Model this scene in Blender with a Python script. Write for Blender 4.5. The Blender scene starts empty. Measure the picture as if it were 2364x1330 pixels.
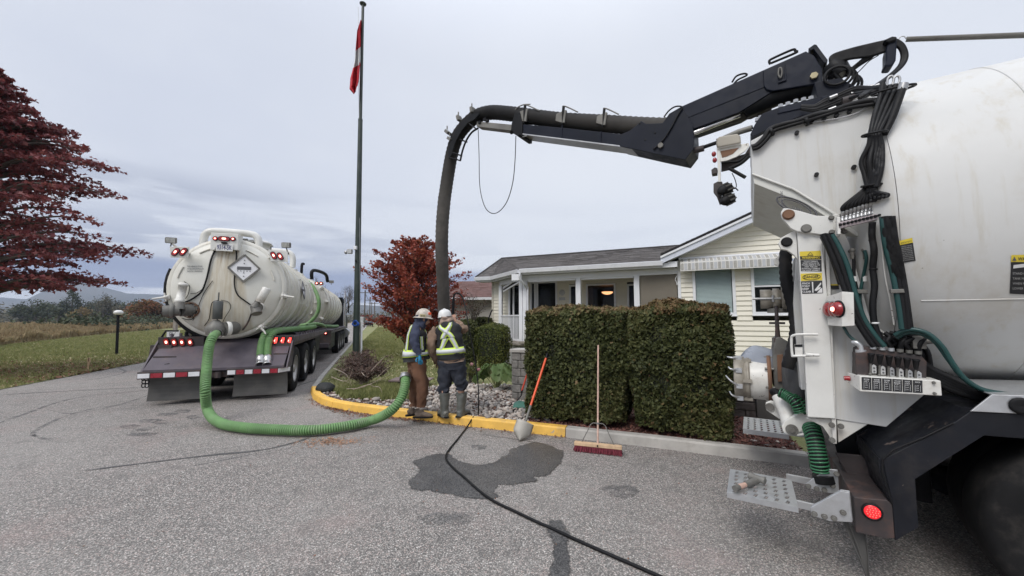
import bpy,math,random
import numpy as np
from mathutils import Vector,Matrix,noise
random.seed(7);RNG = np.random.default_rng(7)
PI = math.pi
C = bpy.context.scene.collection
# ---------------------------------------------------------------- camera
CAMH,FPX,CX,CY = 1.68,880.0,1182.0,665.0
PITCH = math.atan(72/FPX)
scn = bpy.context.scene
cam_d = bpy.data.cameras.new('camera');cam = bpy.data.objects.new('camera',cam_d);C.objects.link(cam)
cam.location = (0,0,CAMH);cam.rotation_euler = (PI/2+PITCH,0,0)
cam_d.sensor_width = 36;cam_d.lens = 36*FPX/2364;cam_d.clip_start = .05;cam_d.clip_end = 9000
scn.camera = cam
# ---------------------------------------------------------------- world, sun, exposure
SUN_EL,SUN_AZ = math.radians(48),math.radians(215)      # azimuth clockwise from +Y
w = bpy.data.worlds.new("World");scn.world = w;w.use_nodes = True
def world_nodes():
    nt = w.node_tree;nt.nodes.clear();N = nt.nodes.new;L = nt.links.new
    out = N('ShaderNodeOutputWorld');mix = N('ShaderNodeMixShader');L(mix.outputs[0],out.inputs[0])
    sky = N('ShaderNodeTexSky');sky.sky_type = 'NISHITA';sky.sun_disc = False
    sky.sun_elevation = SUN_EL;sky.sun_rotation = SUN_AZ;sky.air_density = 1.5;sky.dust_density = 3
    b1 = N('ShaderNodeBackground');b1.inputs[1].default_value = .10;L(sky.outputs[0],b1.inputs[0])
    b2 = N('ShaderNodeBackground');b2.inputs[1].default_value = 1.0
    mix.inputs[0].default_value = .93;L(b1.outputs[0],mix.inputs[1]);L(b2.outputs[0],mix.inputs[2])
    tc = N('ShaderNodeTexCoord');sep = N('ShaderNodeSeparateXYZ');L(tc.outputs['Generated'],sep.inputs[0])
    def m(op,a,b=None,clamp=False):
        n = N('ShaderNodeMath');n.operation = op;n.use_clamp = clamp
        for i,v in enumerate((a,b)):
            if v is None: continue
            if isinstance(v,(int,float)): n.inputs[i].default_value = v
            else: L(v,n.inputs[i])
        return n.outputs[0]
    def ramp(v,a,b,lo=0,hi=1):
        n = N('ShaderNodeMapRange');n.interpolation_type = 'SMOOTHSTEP'
        L(v,n.inputs[0]);n.inputs[1].default_value = a;n.inputs[2].default_value = b
        n.inputs[3].default_value = lo;n.inputs[4].default_value = hi;return n.outputs[0]
    def mixc(f,a,b):
        n = N('ShaderNodeMix');n.data_type = 'RGBA'
        if isinstance(f,(int,float)): n.inputs[0].default_value = f
        else: L(f,n.inputs[0])
        for i,v in ((6,a),(7,b)):
            if isinstance(v,tuple): n.inputs[i].default_value = v+(1,)
            else: L(v,n.inputs[i])
        return n.outputs[2]
    z = sep.outputs[2]
    den = m('ADD',m('MAXIMUM',z,0.0),.12)
    px = m('DIVIDE',sep.outputs[0],den);py = m('DIVIDE',sep.outputs[1],den)
    cmb = N('ShaderNodeCombineXYZ');L(px,cmb.inputs[0]);L(py,cmb.inputs[1])
    def noi(vec,s,d,r,off=(0,0,0),sc=(1,1,1)):
        mp = N('ShaderNodeMapping');L(vec,mp.inputs[0]);mp.inputs['Location'].default_value = off;mp.inputs['Scale'].default_value = sc
        n = N('ShaderNodeTexNoise');n.inputs['Scale'].default_value = s;n.inputs['Detail'].default_value = d;n.inputs['Roughness'].default_value = r
        L(mp.outputs[0],n.inputs['Vector']);return n.outputs[0]
    n1 = noi(cmb.outputs[0],.55,5,.5,(3,1,0))
    n2 = noi(cmb.outputs[0],1.9,6,.55,(9,4,0))
    base = mixc(ramp(n1,.36,.66),(.525,.555,.63),(.645,.665,.71))
    base = mixc(m('MULTIPLY',ramp(n2,.5,.75),.35),base,(.63,.655,.70))
    side = ramp(m('DIVIDE',sep.outputs[0],m('MAXIMUM',sep.outputs[1],.05)),-1.1,.25)
    base = mixc(m('MULTIPLY',side,.45),mixc(.3,base,(.45,.485,.58)),(.65,.675,.72))
    # streaky bank of cloud near the horizon
    nb = noi(tc.outputs['Generated'],1.25,6,.52,(.9,.35,.42),(1.0,1.0,8.5))
    nb2 = noi(tc.outputs['Generated'],2.6,7,.55,(5.2,1.3,2.4),(1.2,1.2,9.0))
    zz = m('ADD',z,m('MULTIPLY',m('SUBTRACT',nb,.5),.075))
    base = mixc(m('MULTIPLY',ramp(z,.30,.12),.5),base,(.60,.63,.69))
    dark = m('MULTIPLY',m('MULTIPLY',ramp(nb,.44,.54),ramp(z,.31,.24)),ramp(z,.10,.14))
    off = m('SUBTRACT',1.0,m('MULTIPLY',side,.85));dark = m('MULTIPLY',dark,off)
    base = mixc(m('MULTIPLY',dark,.85),base,(.305,.335,.425))
    streak = m('MULTIPLY',ramp(nb2,.48,.56),ramp(z,.26,.14));streak = m('MULTIPLY',streak,off)
    base = mixc(m('MULTIPLY',streak,.75),base,(.29,.325,.43))
    band = m('MULTIPLY',m('MULTIPLY',ramp(zz,.045,.062),ramp(zz,.128,.104)),ramp(nb2,.30,.42))
    base = mixc(m('MULTIPLY',band,.9),base,(.195,.24,.385))
    base = mixc(m('MULTIPLY',ramp(zz,.022,.006),.7),base,(.30,.35,.48))
    # overcast skies are a little brighter overhead
    up = ramp(z,.55,1.0,1.0,2.0)
    sc = N('ShaderNodeVectorMath');sc.operation = 'SCALE';L(base,sc.inputs[0]);L(up,sc.inputs['Scale'])
    L(sc.outputs[0],b2.inputs[0])
world_nodes()
sd = bpy.data.lights.new('sun','SUN');sd.energy = 1.5;sd.angle = math.radians(28);sd.color = (1,.965,.92)
sun = bpy.data.objects.new('sun',sd);C.objects.link(sun)
_d = Vector((math.sin(SUN_AZ)*math.cos(SUN_EL),math.cos(SUN_AZ)*math.cos(SUN_EL),math.sin(SUN_EL)))
sun.rotation_euler = _d.to_track_quat('Z','Y').to_euler();sun.location = _d*50
vs = scn.view_settings;vs.view_transform = 'Standard';vs.look = 'None';vs.exposure = 0.46;vs.gamma = 1;vs.use_curve_mapping = False
scn.cycles.max_bounces = 6;scn.cycles.diffuse_bounces = 3;scn.cycles.glossy_bounces = 3;scn.cycles.transparent_max_bounces = 8;scn.cycles.transmission_bounces = 4
# ---------------------------------------------------------------- geometry helpers
def ray(px,py):
    x = (px-CX)/FPX;y = -(py-CY)/FPX
    return Vector((x,math.cos(PITCH)-y*math.sin(PITCH),math.sin(PITCH)+y*math.cos(PITCH)))
CAM = Vector((0,0,CAMH))
def G(px,py,z=0.0):
    d = ray(px,py);return CAM+d*((z-CAMH)/d.z)
def PD(px,py,D):
    d = ray(px,py);return CAM+d*(D/d.y)
class Frame:
    def __init__(s,origin,ang):
        s.o = Vector(origin);s.a = ang;s.ca,s.sa = math.cos(ang),math.sin(ang)
    def dw(s,v): return Vector((s.ca*v[0]-s.sa*v[1],s.sa*v[0]+s.ca*v[1],v[2]))
    def w(s,v): return s.o+s.dw(v)
    def dl(s,v): return Vector((s.ca*v[0]+s.sa*v[1],-s.sa*v[0]+s.ca*v[1],v[2]))
    def l(s,v): return s.dl(Vector(v)-s.o)
    def hit(s,px,py,ax,val):
        c = s.l(CAM);d = s.dl(ray(px,py));i = 'xyz'.index(ax)
        return c+d*((val-c[i])/d[i])
WORLD = Frame((0,0,0),0)
FR = {}
def fr_of(o): return FR.get(o.name,WORLD)
def tag(o,label=None,cat=None,group=None,kind=None):
    if label: o['label'] = label
    if cat: o['category'] = cat
    if group: o['group'] = group
    if kind: o['kind'] = kind
    return o
def thing(name,label,cat,loc,ang=0,group=None):
    o = bpy.data.objects.new(name,None);C.objects.link(o);o.empty_display_size = .2
    o.location = loc;o.rotation_euler = (0,0,ang);FR[o.name] = Frame(loc,ang)
    return tag(o,label,cat,group)
def catmull(pts,sub=6):
    pts = [Vector(p) for p in pts]
    if len(pts) < 3: return pts
    P = [pts[0]*2-pts[1]]+pts+[pts[-1]*2-pts[-2]];out = []
    for i in range(1,len(P)-2):
        a,b,c,d = P[i-1:i+3]
        for k in range(sub):
            t = k/sub;t2,t3 = t*t,t*t*t
            out.append(.5*((2*b)+(c-a)*t+(2*a-5*b+4*c-d)*t2+(3*b-a-3*c+d)*t3))
    out.append(pts[-1]);return out
class MB:
    def __init__(s,fr=WORLD): s.v = [];s.f = [];s.sm = [];s.mi = [];s.fr = fr;s.cur = 0
    def add(s,vs,fs,smooth=False):
        n = len(s.v);s.v += [tuple(v) for v in vs];s.f += [tuple(i+n for i in f) for f in fs]
        s.sm += [smooth]*len(fs);s.mi += [s.cur]*len(fs);return s
    def m(s,i): s.cur = i;return s
    def box(s,c,size,rot=None):
        hx,hy,hz = [q/2 for q in size];c = Vector(c)
        vs = [Vector((x,y,z)) for x in (-hx,hx) for y in (-hy,hy) for z in (-hz,hz)]
        if rot is not None: vs = [rot @ q for q in vs]
        return s.add([q+c for q in vs],[(0,1,3,2),(4,6,7,5),(0,4,5,1),(2,3,7,6),(0,2,6,4),(1,5,7,3)])
    def lohi(s,lo,hi):
        lo,hi = Vector(lo),Vector(hi);return s.box((lo+hi)/2,hi-lo)
    def prism(s,pts,off):
        pts = [Vector(p) for p in pts];off = Vector(off);n = len(pts)
        nr = Vector((0,0,0))
        for i in range(n): nr += pts[i].cross(pts[(i+1) % n])
        if nr.dot(off) > 0: pts = pts[::-1]
        vs = pts+[p+off for p in pts]
        fs = [tuple(range(n)),tuple(range(2*n-1,n-1,-1))]+[(i+n,(i+1) % n+n,(i+1) % n,i) for i in range(n)]
        fs = [f if k < 2 else f for k,f in enumerate(fs)]
        return s.add(vs,fs)
    def beam(s,a,b,wd,ht,up=(0,0,1)):
        a,b,up = Vector(a),Vector(b),Vector(up);d = (b-a).normalized();x = d.cross(up)
        if x.length < 1e-4: x = d.cross(Vector((1,0,0)))
        x.normalize();u = x.cross(d)
        vs = [p+x*(i*wd/2)+u*(j*ht/2) for p in (a,b) for i,j in ((-1,-1),(1,-1),(1,1),(-1,1))]
        return s.add(vs,[(3,2,1,0),(4,5,6,7),(0,1,5,4),(1,2,6,5),(2,3,7,6),(3,0,4,7)])
    def tube(s,pts,r,n=8,sub=0,cap=True,rib=None,smooth=True,flat=1.0):
        """rib=(pitch, depth): corrugation"""
        if sub: 
            m0 = len(pts)
            if not isinstance(r,(int,float)):
                rr = [r[min(int(i/sub),m0-1)]*(1-(i/sub) % 1)+r[min(int(i/sub)+1,m0-1)]*((i/sub) % 1) for i in range((m0-1)*sub+1)]
                r = rr
            pts = catmull(pts,sub)
        pts = [Vector(p) for p in pts]
        if rib:
            L = [0]
            for a,b in zip(pts,pts[1:]): L.append(L[-1]+(b-a).length)
            k = max(8,int(L[-1]/(rib[0]/2)));new = [];nr_ = [];j = 0
            for i in range(k+1):
                t = L[-1]*i/k
                while j < len(L)-2 and L[j+1] < t: j += 1
                f = (t-L[j])/max(L[j+1]-L[j],1e-9);new.append(pts[j].lerp(pts[j+1],f))
                rb = r if isinstance(r,(int,float)) else r[j]*(1-f)+r[min(j+1,len(r)-1)]*f
                nr_.append(rb+(rib[1] if i % 2 else -rib[1]))
            pts,r = new,nr_
        if isinstance(r,(int,float)): r = [r]*len(pts)
        vs,fs = [],[];m = len(pts)
        t = (pts[1]-pts[0]).normalized();x = t.cross(Vector((0,0,1)))
        if x.length < .1: x = t.cross(Vector((1,0,0)))
        x.normalize()
        for i,p in enumerate(pts):
            t = (pts[min(i+1,m-1)]-pts[max(i-1,0)])
            if t.length < 1e-9: t = Vector((0,0,1))
            t.normalize();x = (x-t*x.dot(t))
            if x.length < 1e-6: x = t.orthogonal()
            x.normalize();y = t.cross(x)
            for k in range(n):
                a = 2*PI*k/n;vs.append(p+x*(math.cos(a)*r[i])+y*(math.sin(a)*r[i]*flat))
        for i in range(m-1):
            for k in range(n):
                k2 = (k+1) % n;fs.append((i*n+k,i*n+k2,(i+1)*n+k2,(i+1)*n+k))
        s.add(vs,fs,smooth)
        if cap:
            s.add(vs[:n],[tuple(range(n-1,-1,-1))]);s.add(vs[-n:],[tuple(range(n))])
        return s
    def cyl(s,a,b,r,n=16,r2=None,smooth=True):
        return s.tube([a,b],[r,r if r2 is None else r2],n,smooth=smooth)
    def lathe(s,prof,o,ax,n=32,smooth=True,closed=False):
        """prof: (radius, height along ax)"""
        o = Vector(o);ax = Vector(ax).normalized();x = ax.orthogonal().normalized();y = ax.cross(x)
        vs,fs = [],[]
        for r,h in prof:
            for k in range(n):
                a = 2*PI*k/n;vs.append(o+ax*h+x*(r*math.cos(a))+y*(r*math.sin(a)))
        for i in range(len(prof)-1):
            for k in range(n):
                k2 = (k+1) % n;fs.append((i*n+k,i*n+k2,(i+1)*n+k2,(i+1)*n+k))
        return s.add(vs,fs,smooth)
    def sph(s,c,r,n=12,sq=(1,1,1),jit=0):
        c = Vector(c);vs,fs = [],[];h = n//2
        for i in range(h+1):
            th = PI*i/h
            for k in range(n):
                a = 2*PI*k/n;q = Vector((math.sin(th)*math.cos(a)*sq[0],math.sin(th)*math.sin(a)*sq[1],math.cos(th)*sq[2]))*r
                if jit: q *= 1+jit*noise.noise(q*(3/r)+c)
                vs.append(c+q)
        for i in range(h):
            for k in range(n):
                k2 = (k+1) % n;fs.append((i*n+k,(i+1)*n+k,(i+1)*n+k2,i*n+k2))
        return s.add(vs,fs,True)
    def mesh(s,name,mats,pf=WORLD):
        me = bpy.data.meshes.new(name)
        vs = s.v
        if s.fr is not pf: vs = [tuple(pf.l(s.fr.w(v))) for v in vs]
        me.from_pydata(vs,[],s.f);me.polygons.foreach_set('use_smooth',s.sm)
        for m_ in (mats if isinstance(mats,(list,tuple)) else [mats]): me.materials.append(m_)
        me.polygons.foreach_set('material_index',s.mi);me.update();return me
    def build(s,name,mats,parent=None,bevel=0,origin=None,seg=2,weld=False):
        pf = fr_of(parent) if parent else (Frame(origin,s.fr.a if s.fr is not WORLD else 0) if origin is not None else WORLD)
        me = s.mesh(name,mats,pf);o = bpy.data.objects.new(name,me);C.objects.link(o)
        if parent: o.parent = parent;FR[o.name] = pf
        else:
            o.location = pf.o;o.rotation_euler = (0,0,pf.a);FR[o.name] = pf
        if bevel:
            b = o.modifiers.new('bevel','BEVEL');b.width = bevel;b.segments = seg;b.limit_method = 'ANGLE';b.angle_limit = math.radians(50)
        return o
def box_part(name,fr,lo,hi,mat,parent,bevel=0): return MB(fr).lohi(lo,hi).build(name,mat,parent,bevel)
def cards(name,cen,nrm,up,size,shape,mats,parent=None,kind=None,fold=0.0,mi=None):
    """many small flat leaves in one mesh. cen,nrm,up (N,3); size (N,); shape (K,2)"""
    cen = np.asarray(cen,float);N = len(cen);K = len(shape);shape = np.asarray(shape,float)
    nrm = nrm/np.maximum(np.linalg.norm(nrm,axis=1,keepdims=True),1e-9)
    up = up-nrm*np.sum(up*nrm,1,keepdims=True);up /= np.maximum(np.linalg.norm(up,axis=1,keepdims=True),1e-9)
    rt = np.cross(up,nrm)
    V = cen[:,None]+size[:,None,None]*(shape[None,:,0,None]*rt[:,None]+shape[None,:,1,None]*up[:,None]+(fold*np.abs(shape[:,0])**1.0)[None,:,None]*nrm[:,None])
    pf = fr_of(parent) if parent else WORLD
    V = V.reshape(-1,3)
    if pf is not WORLD:
        V = V-np.array(pf.o);x = V[:,0]*pf.ca+V[:,1]*pf.sa;y = -V[:,0]*pf.sa+V[:,1]*pf.ca;V = np.stack([x,y,V[:,2]],1)
    me = bpy.data.meshes.new(name);me.vertices.add(N*K);me.vertices.foreach_set('co',V.astype(np.float32).ravel())
    me.loops.add(N*K);me.loops.foreach_set('vertex_index',np.arange(N*K,dtype=np.int32))
    me.polygons.add(N);me.polygons.foreach_set('loop_start',(np.arange(N)*K).astype(np.int32));me.polygons.foreach_set('loop_total',np.full(N,K,np.int32))
    for m_ in (mats if isinstance(mats,(list,tuple)) else [mats]): me.materials.append(m_)
    if mi is not None: me.polygons.foreach_set('material_index',np.asarray(mi,np.int32))
    me.update(calc_edges=True)
    o = bpy.data.objects.new(name,me);C.objects.link(o)
    if parent: o.parent = parent;FR[o.name] = pf
    if kind: o['kind'] = kind
    return o
def text(s,mat,parent,bl,xd,ud,h,width=None,name='lettering',bold=0.0):
    """flat lettering: bl world point of bottom-left, xd / ud world directions"""
    cu = bpy.data.curves.new(name,'FONT');cu.body = s;cu.size = 1;cu.offset = bold;cu.extrude = 0
    t = bpy.data.objects.new(name,cu);C.objects.link(t)
    bpy.context.view_layer.update()
    me = bpy.data.meshes.new_from_object(t.evaluated_get(bpy.context.evaluated_depsgraph_get()))
    bpy.data.objects.remove(t);bpy.data.curves.remove(cu)
    n = len(me.vertices)
    if not n: return None
    co = np.zeros(n*3);me.vertices.foreach_get('co',co);co = co.reshape(-1,3)
    lo,hi = co.min(0),co.max(0);sy = h/(hi[1]-lo[1]);sx = width/(hi[0]-lo[0]) if width else sy
    xd,ud = Vector(xd).normalized(),Vector(ud).normalized()
    P = np.array(bl)[None]+((co[:,0]-lo[0])*sx)[:,None]*np.array(xd)[None]+((co[:,1]-lo[1])*sy)[:,None]*np.array(ud)[None]
    pf = fr_of(parent)
    P = np.array([pf.l(p) for p in P]);me.vertices.foreach_set('co',P.ravel());me.materials.clear();me.materials.append(mat);me.name = name;me.update()
    o = bpy.data.objects.new(name,me);C.objects.link(o);o.parent = parent;FR[o.name] = pf;return o
def inst(src,parent,loc,rot=None,scale=None):
    o = bpy.data.objects.new(src.name.split('.')[0],src.data);C.objects.link(o);o.parent = parent;o.location = loc
    if rot: o.rotation_euler = rot
    if scale: o.scale = scale
    return o
# ---------------------------------------------------------------- materials
def _mat(name):
    m = bpy.data.materials.new(name);m.use_nodes = True;nt = m.node_tree;return m,nt,nt.nodes['Principled BSDF']
class NT:
    def __init__(s,nt): s.nt = nt
    def n(s,t,**k):
        q = s.nt.nodes.new(t)
        for a,b in k.items(): setattr(q,a,b)
        return q
    def L(s,a,b): s.nt.links.new(a,b)
    def noise(s,vec,sc,det=4,ro=.55,dist=0):
        q = s.n('ShaderNodeTexNoise');q.inputs['Scale'].default_value = sc;q.inputs['Detail'].default_value = det;q.inputs['Roughness'].default_value = ro;q.inputs['Distortion'].default_value = dist
        if vec is not None: s.L(vec,q.inputs['Vector'])
        return q.outputs[0]
    def mr(s,v,a,b,lo=0,hi=1,smooth=True):
        q = s.n('ShaderNodeMapRange');q.interpolation_type = 'SMOOTHSTEP' if smooth else 'LINEAR';s.L(v,q.inputs[0])
        for i,x in enumerate((a,b,lo,hi)): q.inputs[i+1].default_value = x
        return q.outputs[0]
    def mix(s,f,a,b,mode='MIX'):
        q = s.n('ShaderNodeMix');q.data_type = 'RGBA';q.blend_type = mode
        for i,v in ((0,f),(6,a),(7,b)):
            if isinstance(v,(int,float)): q.inputs[i].default_value = v
            elif isinstance(v,tuple): q.inputs[i].default_value = v+(1,) if len(v) == 3 else v
            else: s.L(v,q.inputs[i])
        return q.outputs[2]
    def math(s,op,a,b=None):
        q = s.n('ShaderNodeMath');q.operation = op
        for i,v in enumerate((a,b)):
            if v is None: continue
            if isinstance(v,(int,float)): q.inputs[i].default_value = v
            else: s.L(v,q.inputs[i])
        return q.outputs[0]
    def mapping(s,vec,sc=(1,1,1),loc=(0,0,0),rot=(0,0,0)):
        q = s.n('ShaderNodeMapping');s.L(vec,q.inputs[0]);q.inputs['Scale'].default_value = sc;q.inputs['Location'].default_value = loc;q.inputs['Rotation'].default_value = rot;return q.outputs[0]
    def bump(s,h,st,dist,bs):
        q = s.n('ShaderNodeBump');q.inputs['Strength'].default_value = st;q.inputs['Distance'].default_value = dist;s.L(h,q.inputs['Height']);s.L(q.outputs[0],bs.inputs['Normal'])
def pm(name,col,rough=.5,metal=0,var=.12,vs=3,bump=.15,bs=60,bd=.003,dirt=None,streak=None,chips=None,spec=.5,coat=0,sss=None):
    """painted / plain surface: colour variation, relief, dirt patches (col, amount, scale), vertical streaks (col, amount), chips (col, amount, scale)"""
    m,nt,B = _mat(name);T = NT(nt);tc = T.n('ShaderNodeTexCoord').outputs['Object']
    n1 = T.noise(tc,vs,5,.6)
    a = tuple(c*(1-var) for c in col);b = tuple(min(1,c*(1+var)) for c in col)
    c = T.mix(T.mr(n1,.3,.7),a,b)
    if dirt:
        c = T.mix(T.math('MULTIPLY',T.mr(T.noise(tc,dirt[2],8,.68),.48,.72),dirt[1]),c,dirt[0])
    if streak:
        sv = T.mapping(tc,(9,9,.5));c = T.mix(T.math('MULTIPLY',T.mr(T.noise(sv,1.6,6,.65),.5,.74),streak[1]),c,streak[0])
    rg = None
    if chips:
        k = T.mr(T.noise(tc,chips[2],6,.7),.685-.1*chips[1],.70-.1*chips[1]);c = T.mix(k,c,chips[0])
    T.L(c,B.inputs['Base Color']);B.inputs['Metallic'].default_value = metal
    r = T.mr(T.noise(tc,vs*4,4),.3,.7,max(0,rough-.1),min(1,rough+.1));T.L(r,B.inputs['Roughness'])
    B.inputs['Specular IOR Level'].default_value = spec;B.inputs['Coat Weight'].default_value = coat
    if bump: T.bump(T.noise(tc,bs,5,.6),bump,bd,B)
    return m
def em(name,col,st):
    m,nt,B = _mat(name);B.inputs['Base Color'].default_value = (*[c*.5 for c in col],1);B.inputs['Emission Color'].default_value = (*col,1);B.inputs['Emission Strength'].default_value = st;B.inputs['Roughness'].default_value = .25
    return m
def leafm(name,cols,rough=.55,trans=.25):
    m,nt,B = _mat(name);T = NT(nt);g = T.n('ShaderNodeNewGeometry');tc = T.n('ShaderNodeTexCoord').outputs['Object']
    cr = T.n('ShaderNodeValToRGB');cr.color_ramp.interpolation = 'LINEAR'
    els = cr.color_ramp.elements
    while len(els) < len(cols): els.new(.5)
    for i,c in enumerate(cols): els[i].position = i/(len(cols)-1);els[i].color = (*c,1)
    v = T.math('ADD',T.math('MULTIPLY',g.outputs['Random Per Island'],.6),T.math('MULTIPLY',T.mr(T.noise(tc,1.2,3),.3,.7),.4))
    T.L(v,cr.inputs[0]);T.L(cr.outputs[0],B.inputs['Base Color']);B.inputs['Roughness'].default_value = rough;B.inputs['Specular IOR Level'].default_value = .3
    if trans:
        tr = T.n('ShaderNodeBsdfTranslucent');T.L(cr.outputs[0],tr.inputs[0]);mx = T.n('ShaderNodeMixShader');mx.inputs[0].default_value = trans
        T.L(B.outputs[0],mx.inputs[1]);T.L(tr.outputs[0],mx.inputs[2]);T.L(mx.outputs[0],nt.nodes['Material Output'].inputs[0])
    return m
M = {}
M['white'] = pm('white_truck_paint',(.66,.655,.62),.38,var=.05,bump=.04,bs=14,dirt=((.40,.37,.31),.35,2.2),chips=((.10,.09,.08),.0,34),coat=.15)
M['white_worn'] = pm('worn_white_paint',(.66,.65,.61),.45,var=.06,bump=.06,bs=20,dirt=((.36,.31,.25),.55,4),chips=((.12,.09,.07),.45,26))
M['tank_l'] = pm('tank_white_weathered',(.64,.625,.565),.4,var=.06,bump=.05,bs=8,dirt=((.42,.38,.30),.5,1.3),streak=((.40,.33,.24),.45))
M['tank_r'] = pm('tank_white',(.575,.575,.56),.5,var=.05,vs=1.2,bump=.06,bs=5,dirt=((.44,.40,.33),.6,1.4),streak=((.46,.42,.34),.55),chips=((.10,.07,.05),-.22,19),spec=.4)
M['black'] = pm('black_paint',(.006,.0065,.008),.5,var=.2,bump=.08,bs=30,dirt=((.03,.028,.027),.2,5),spec=.2)
M['boom'] = pm('boom_navy_paint',(.006,.0085,.017),.5,var=.2,bump=.08,bs=18,dirt=((.022,.022,.027),.3,3),spec=.2)
M['fender'] = pm('fender_dark_blue',(.006,.007,.011),.5,var=.25,bump=.1,bs=12,dirt=((.045,.038,.032),.45,3.2),chips=((.13,.10,.085),.42,8),spec=.35)
M['rust_dark'] = pm('rusty_dark_steel',(.045,.036,.036),.6,var=.3,bump=.25,bs=25,dirt=((.12,.055,.035),.6,6))
M['rubber'] = pm('black_rubber',(.007,.007,.008),.55,var=.25,bump=.1,bs=40,dirt=((.03,.028,.026),.3,4),spec=.25)
M['tyre'] = pm('tyre_rubber',(.011,.011,.0115),.85,var=.25,bump=.2,bs=40,dirt=((.05,.045,.04),.5,6),spec=.2)
M['hose_black'] = pm('black_suction_hose',(.008,.008,.0095),.6,var=.3,bump=.1,bs=30,dirt=((.05,.046,.042),.5,1.5),spec=.2)
M['hose_grey'] = pm('grey_muddy_hose',(.078,.074,.068),.85,var=.3,vs=2,bump=.2,bs=30,dirt=((.17,.155,.135),.55,3),spec=.2)
M['hose_under'] = pm('hose_green_core',(.075,.16,.055),.6)
M['hose_green'] = pm('green_suction_hose',(.145,.275,.105),.55,var=.18,vs=3,bump=.15,bs=30,dirt=((.24,.27,.19),.65,3.5))
M['hose_dgreen'] = pm('dark_green_hose',(.035,.15,.07),.35,var=.2,bump=.05)
M['teal_hose'] = pm('teal_line',(.012,.055,.052),.4,var=.2,bump=.05)
M['steel'] = pm('bare_steel',(.42,.42,.42),.38,.85,var=.12,bump=.08,bs=40)
M['alu'] = pm('aluminium_tread',(.56,.57,.58),.42,.75,var=.1,vs=8,bump=.1,bs=50,dirt=((.35,.34,.32),.4,8))
M['chrome'] = pm('chrome_rod',(.75,.75,.76),.15,1,var=.03,bump=0)
M['tanmetal'] = pm('dirty_tan_metal',(.30,.275,.23),.55,.2,var=.15,bump=.15,bs=30,dirt=((.12,.09,.07),.5,7))
M['rust'] = pm('brown_rust',(.16,.085,.05),.8,var=.3,bump=.4,bs=30)
M['greycast'] = pm('grey_cast_metal',(.17,.165,.15),.6,.3,var=.2,bump=.2,bs=30,dirt=((.08,.06,.05),.5,9))
M['rim'] = pm('wheel_rim',(.42,.41,.40),.45,.6,var=.12,bump=.1,dirt=((.16,.14,.12),.5,7))
M['red_em'] = em('red_led',(1,.05,.04),2.6);M['red_hot'] = em('red_led_core',(1,.28,.22),6)
M['red_lens'] = pm('red_lens',(.28,.012,.015),.18,var=.1,bump=.3,bs=120,bd=.002,coat=.5)
M['flatbed'] = pm('mauve_grey_deck_steel',(.088,.074,.088),.55,var=.2,vs=2,bump=.2,bs=12,dirt=((.16,.12,.11),.55,2.4),streak=((.06,.05,.07),.6))
M['flap'] = pm('mud_flap_rubber',(.085,.082,.078),.75,var=.15,bump=.15,bs=15,dirt=((.16,.15,.13),.5,3))
M['refl_w'] = pm('reflective_white',(.72,.72,.74),.3,var=.06,bump=.2,bs=300);M['refl_r'] = pm('reflective_red',(.30,.02,.035),.3,var=.15,bump=.2,bs=300)
M['trim'] = pm('white_house_trim',(.72,.73,.75),.45,var=.03,bump=.03)
M['siding'] = pm('cream_vinyl_siding',(.74,.705,.60),.5,var=.03,vs=1.5,bump=.06,bs=40,streak=((.55,.52,.42),.25))
M['taupe'] = pm('taupe_wall',(.17,.15,.12),.8,var=.05,bump=.1)
M['hood_wall'] = pm('grey_beige_stucco',(.42,.40,.37),.85,var=.05,bump=.2,bs=60)
M['concrete'] = pm('kerb_concrete',(.40,.38,.35),.85,var=.15,vs=4,bump=.4,bs=60,dirt=((.26,.24,.21),.5,5))
M['yellow'] = pm('yellow_kerb_paint',(.76,.45,.085),.6,var=.12,vs=4,bump=.35,bs=60,dirt=((.42,.27,.10),.45,9),chips=((.40,.34,.26),.6,7))
M['lab_y'] = pm('label_yellow',(.68,.53,.05),.45,var=.06,bump=0);M['lab_k'] = pm('label_black',(.02,.02,.022),.45,var=.1,bump=0)
M['lab_w'] = pm('label_white',(.66,.66,.65),.5,var=.05,bump=0,chips=((.04,.04,.04),.3,120));M['ink'] = pm('ink_grey',(.10,.10,.11),.6,var=.2,bump=0)
M['wood'] = pm('pale_wood',(.52,.36,.22),.6,var=.18,vs=9,bump=.2,bs=50);M['wood_grey'] = pm('weathered_wood',(.30,.27,.235),.85,var=.25,vs=9,bump=.5,bs=50)
M['orange'] = pm('orange_fibreglass',(.75,.10,.03),.4,var=.1,bump=.05)
M['bristle'] = pm('maroon_bristle',(.16,.02,.035),.7,var=.35,vs=60,bump=.4,bs=200)
M['bark'] = pm('bark',(.10,.085,.07),.9,var=.3,vs=10,bump=.6,bs=40,bd=.01)
def glassm(name,tint=(.02,.025,.03),rough=.06):
    m,nt,B = _mat(name);B.inputs['Base Color'].default_value = (*tint,1);B.inputs['Roughness'].default_value = rough;B.inputs['Specular IOR Level'].default_value = .8;B.inputs['Coat Weight'].default_value = .4;return m
M['glass'] = glassm('window_glass')
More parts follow.
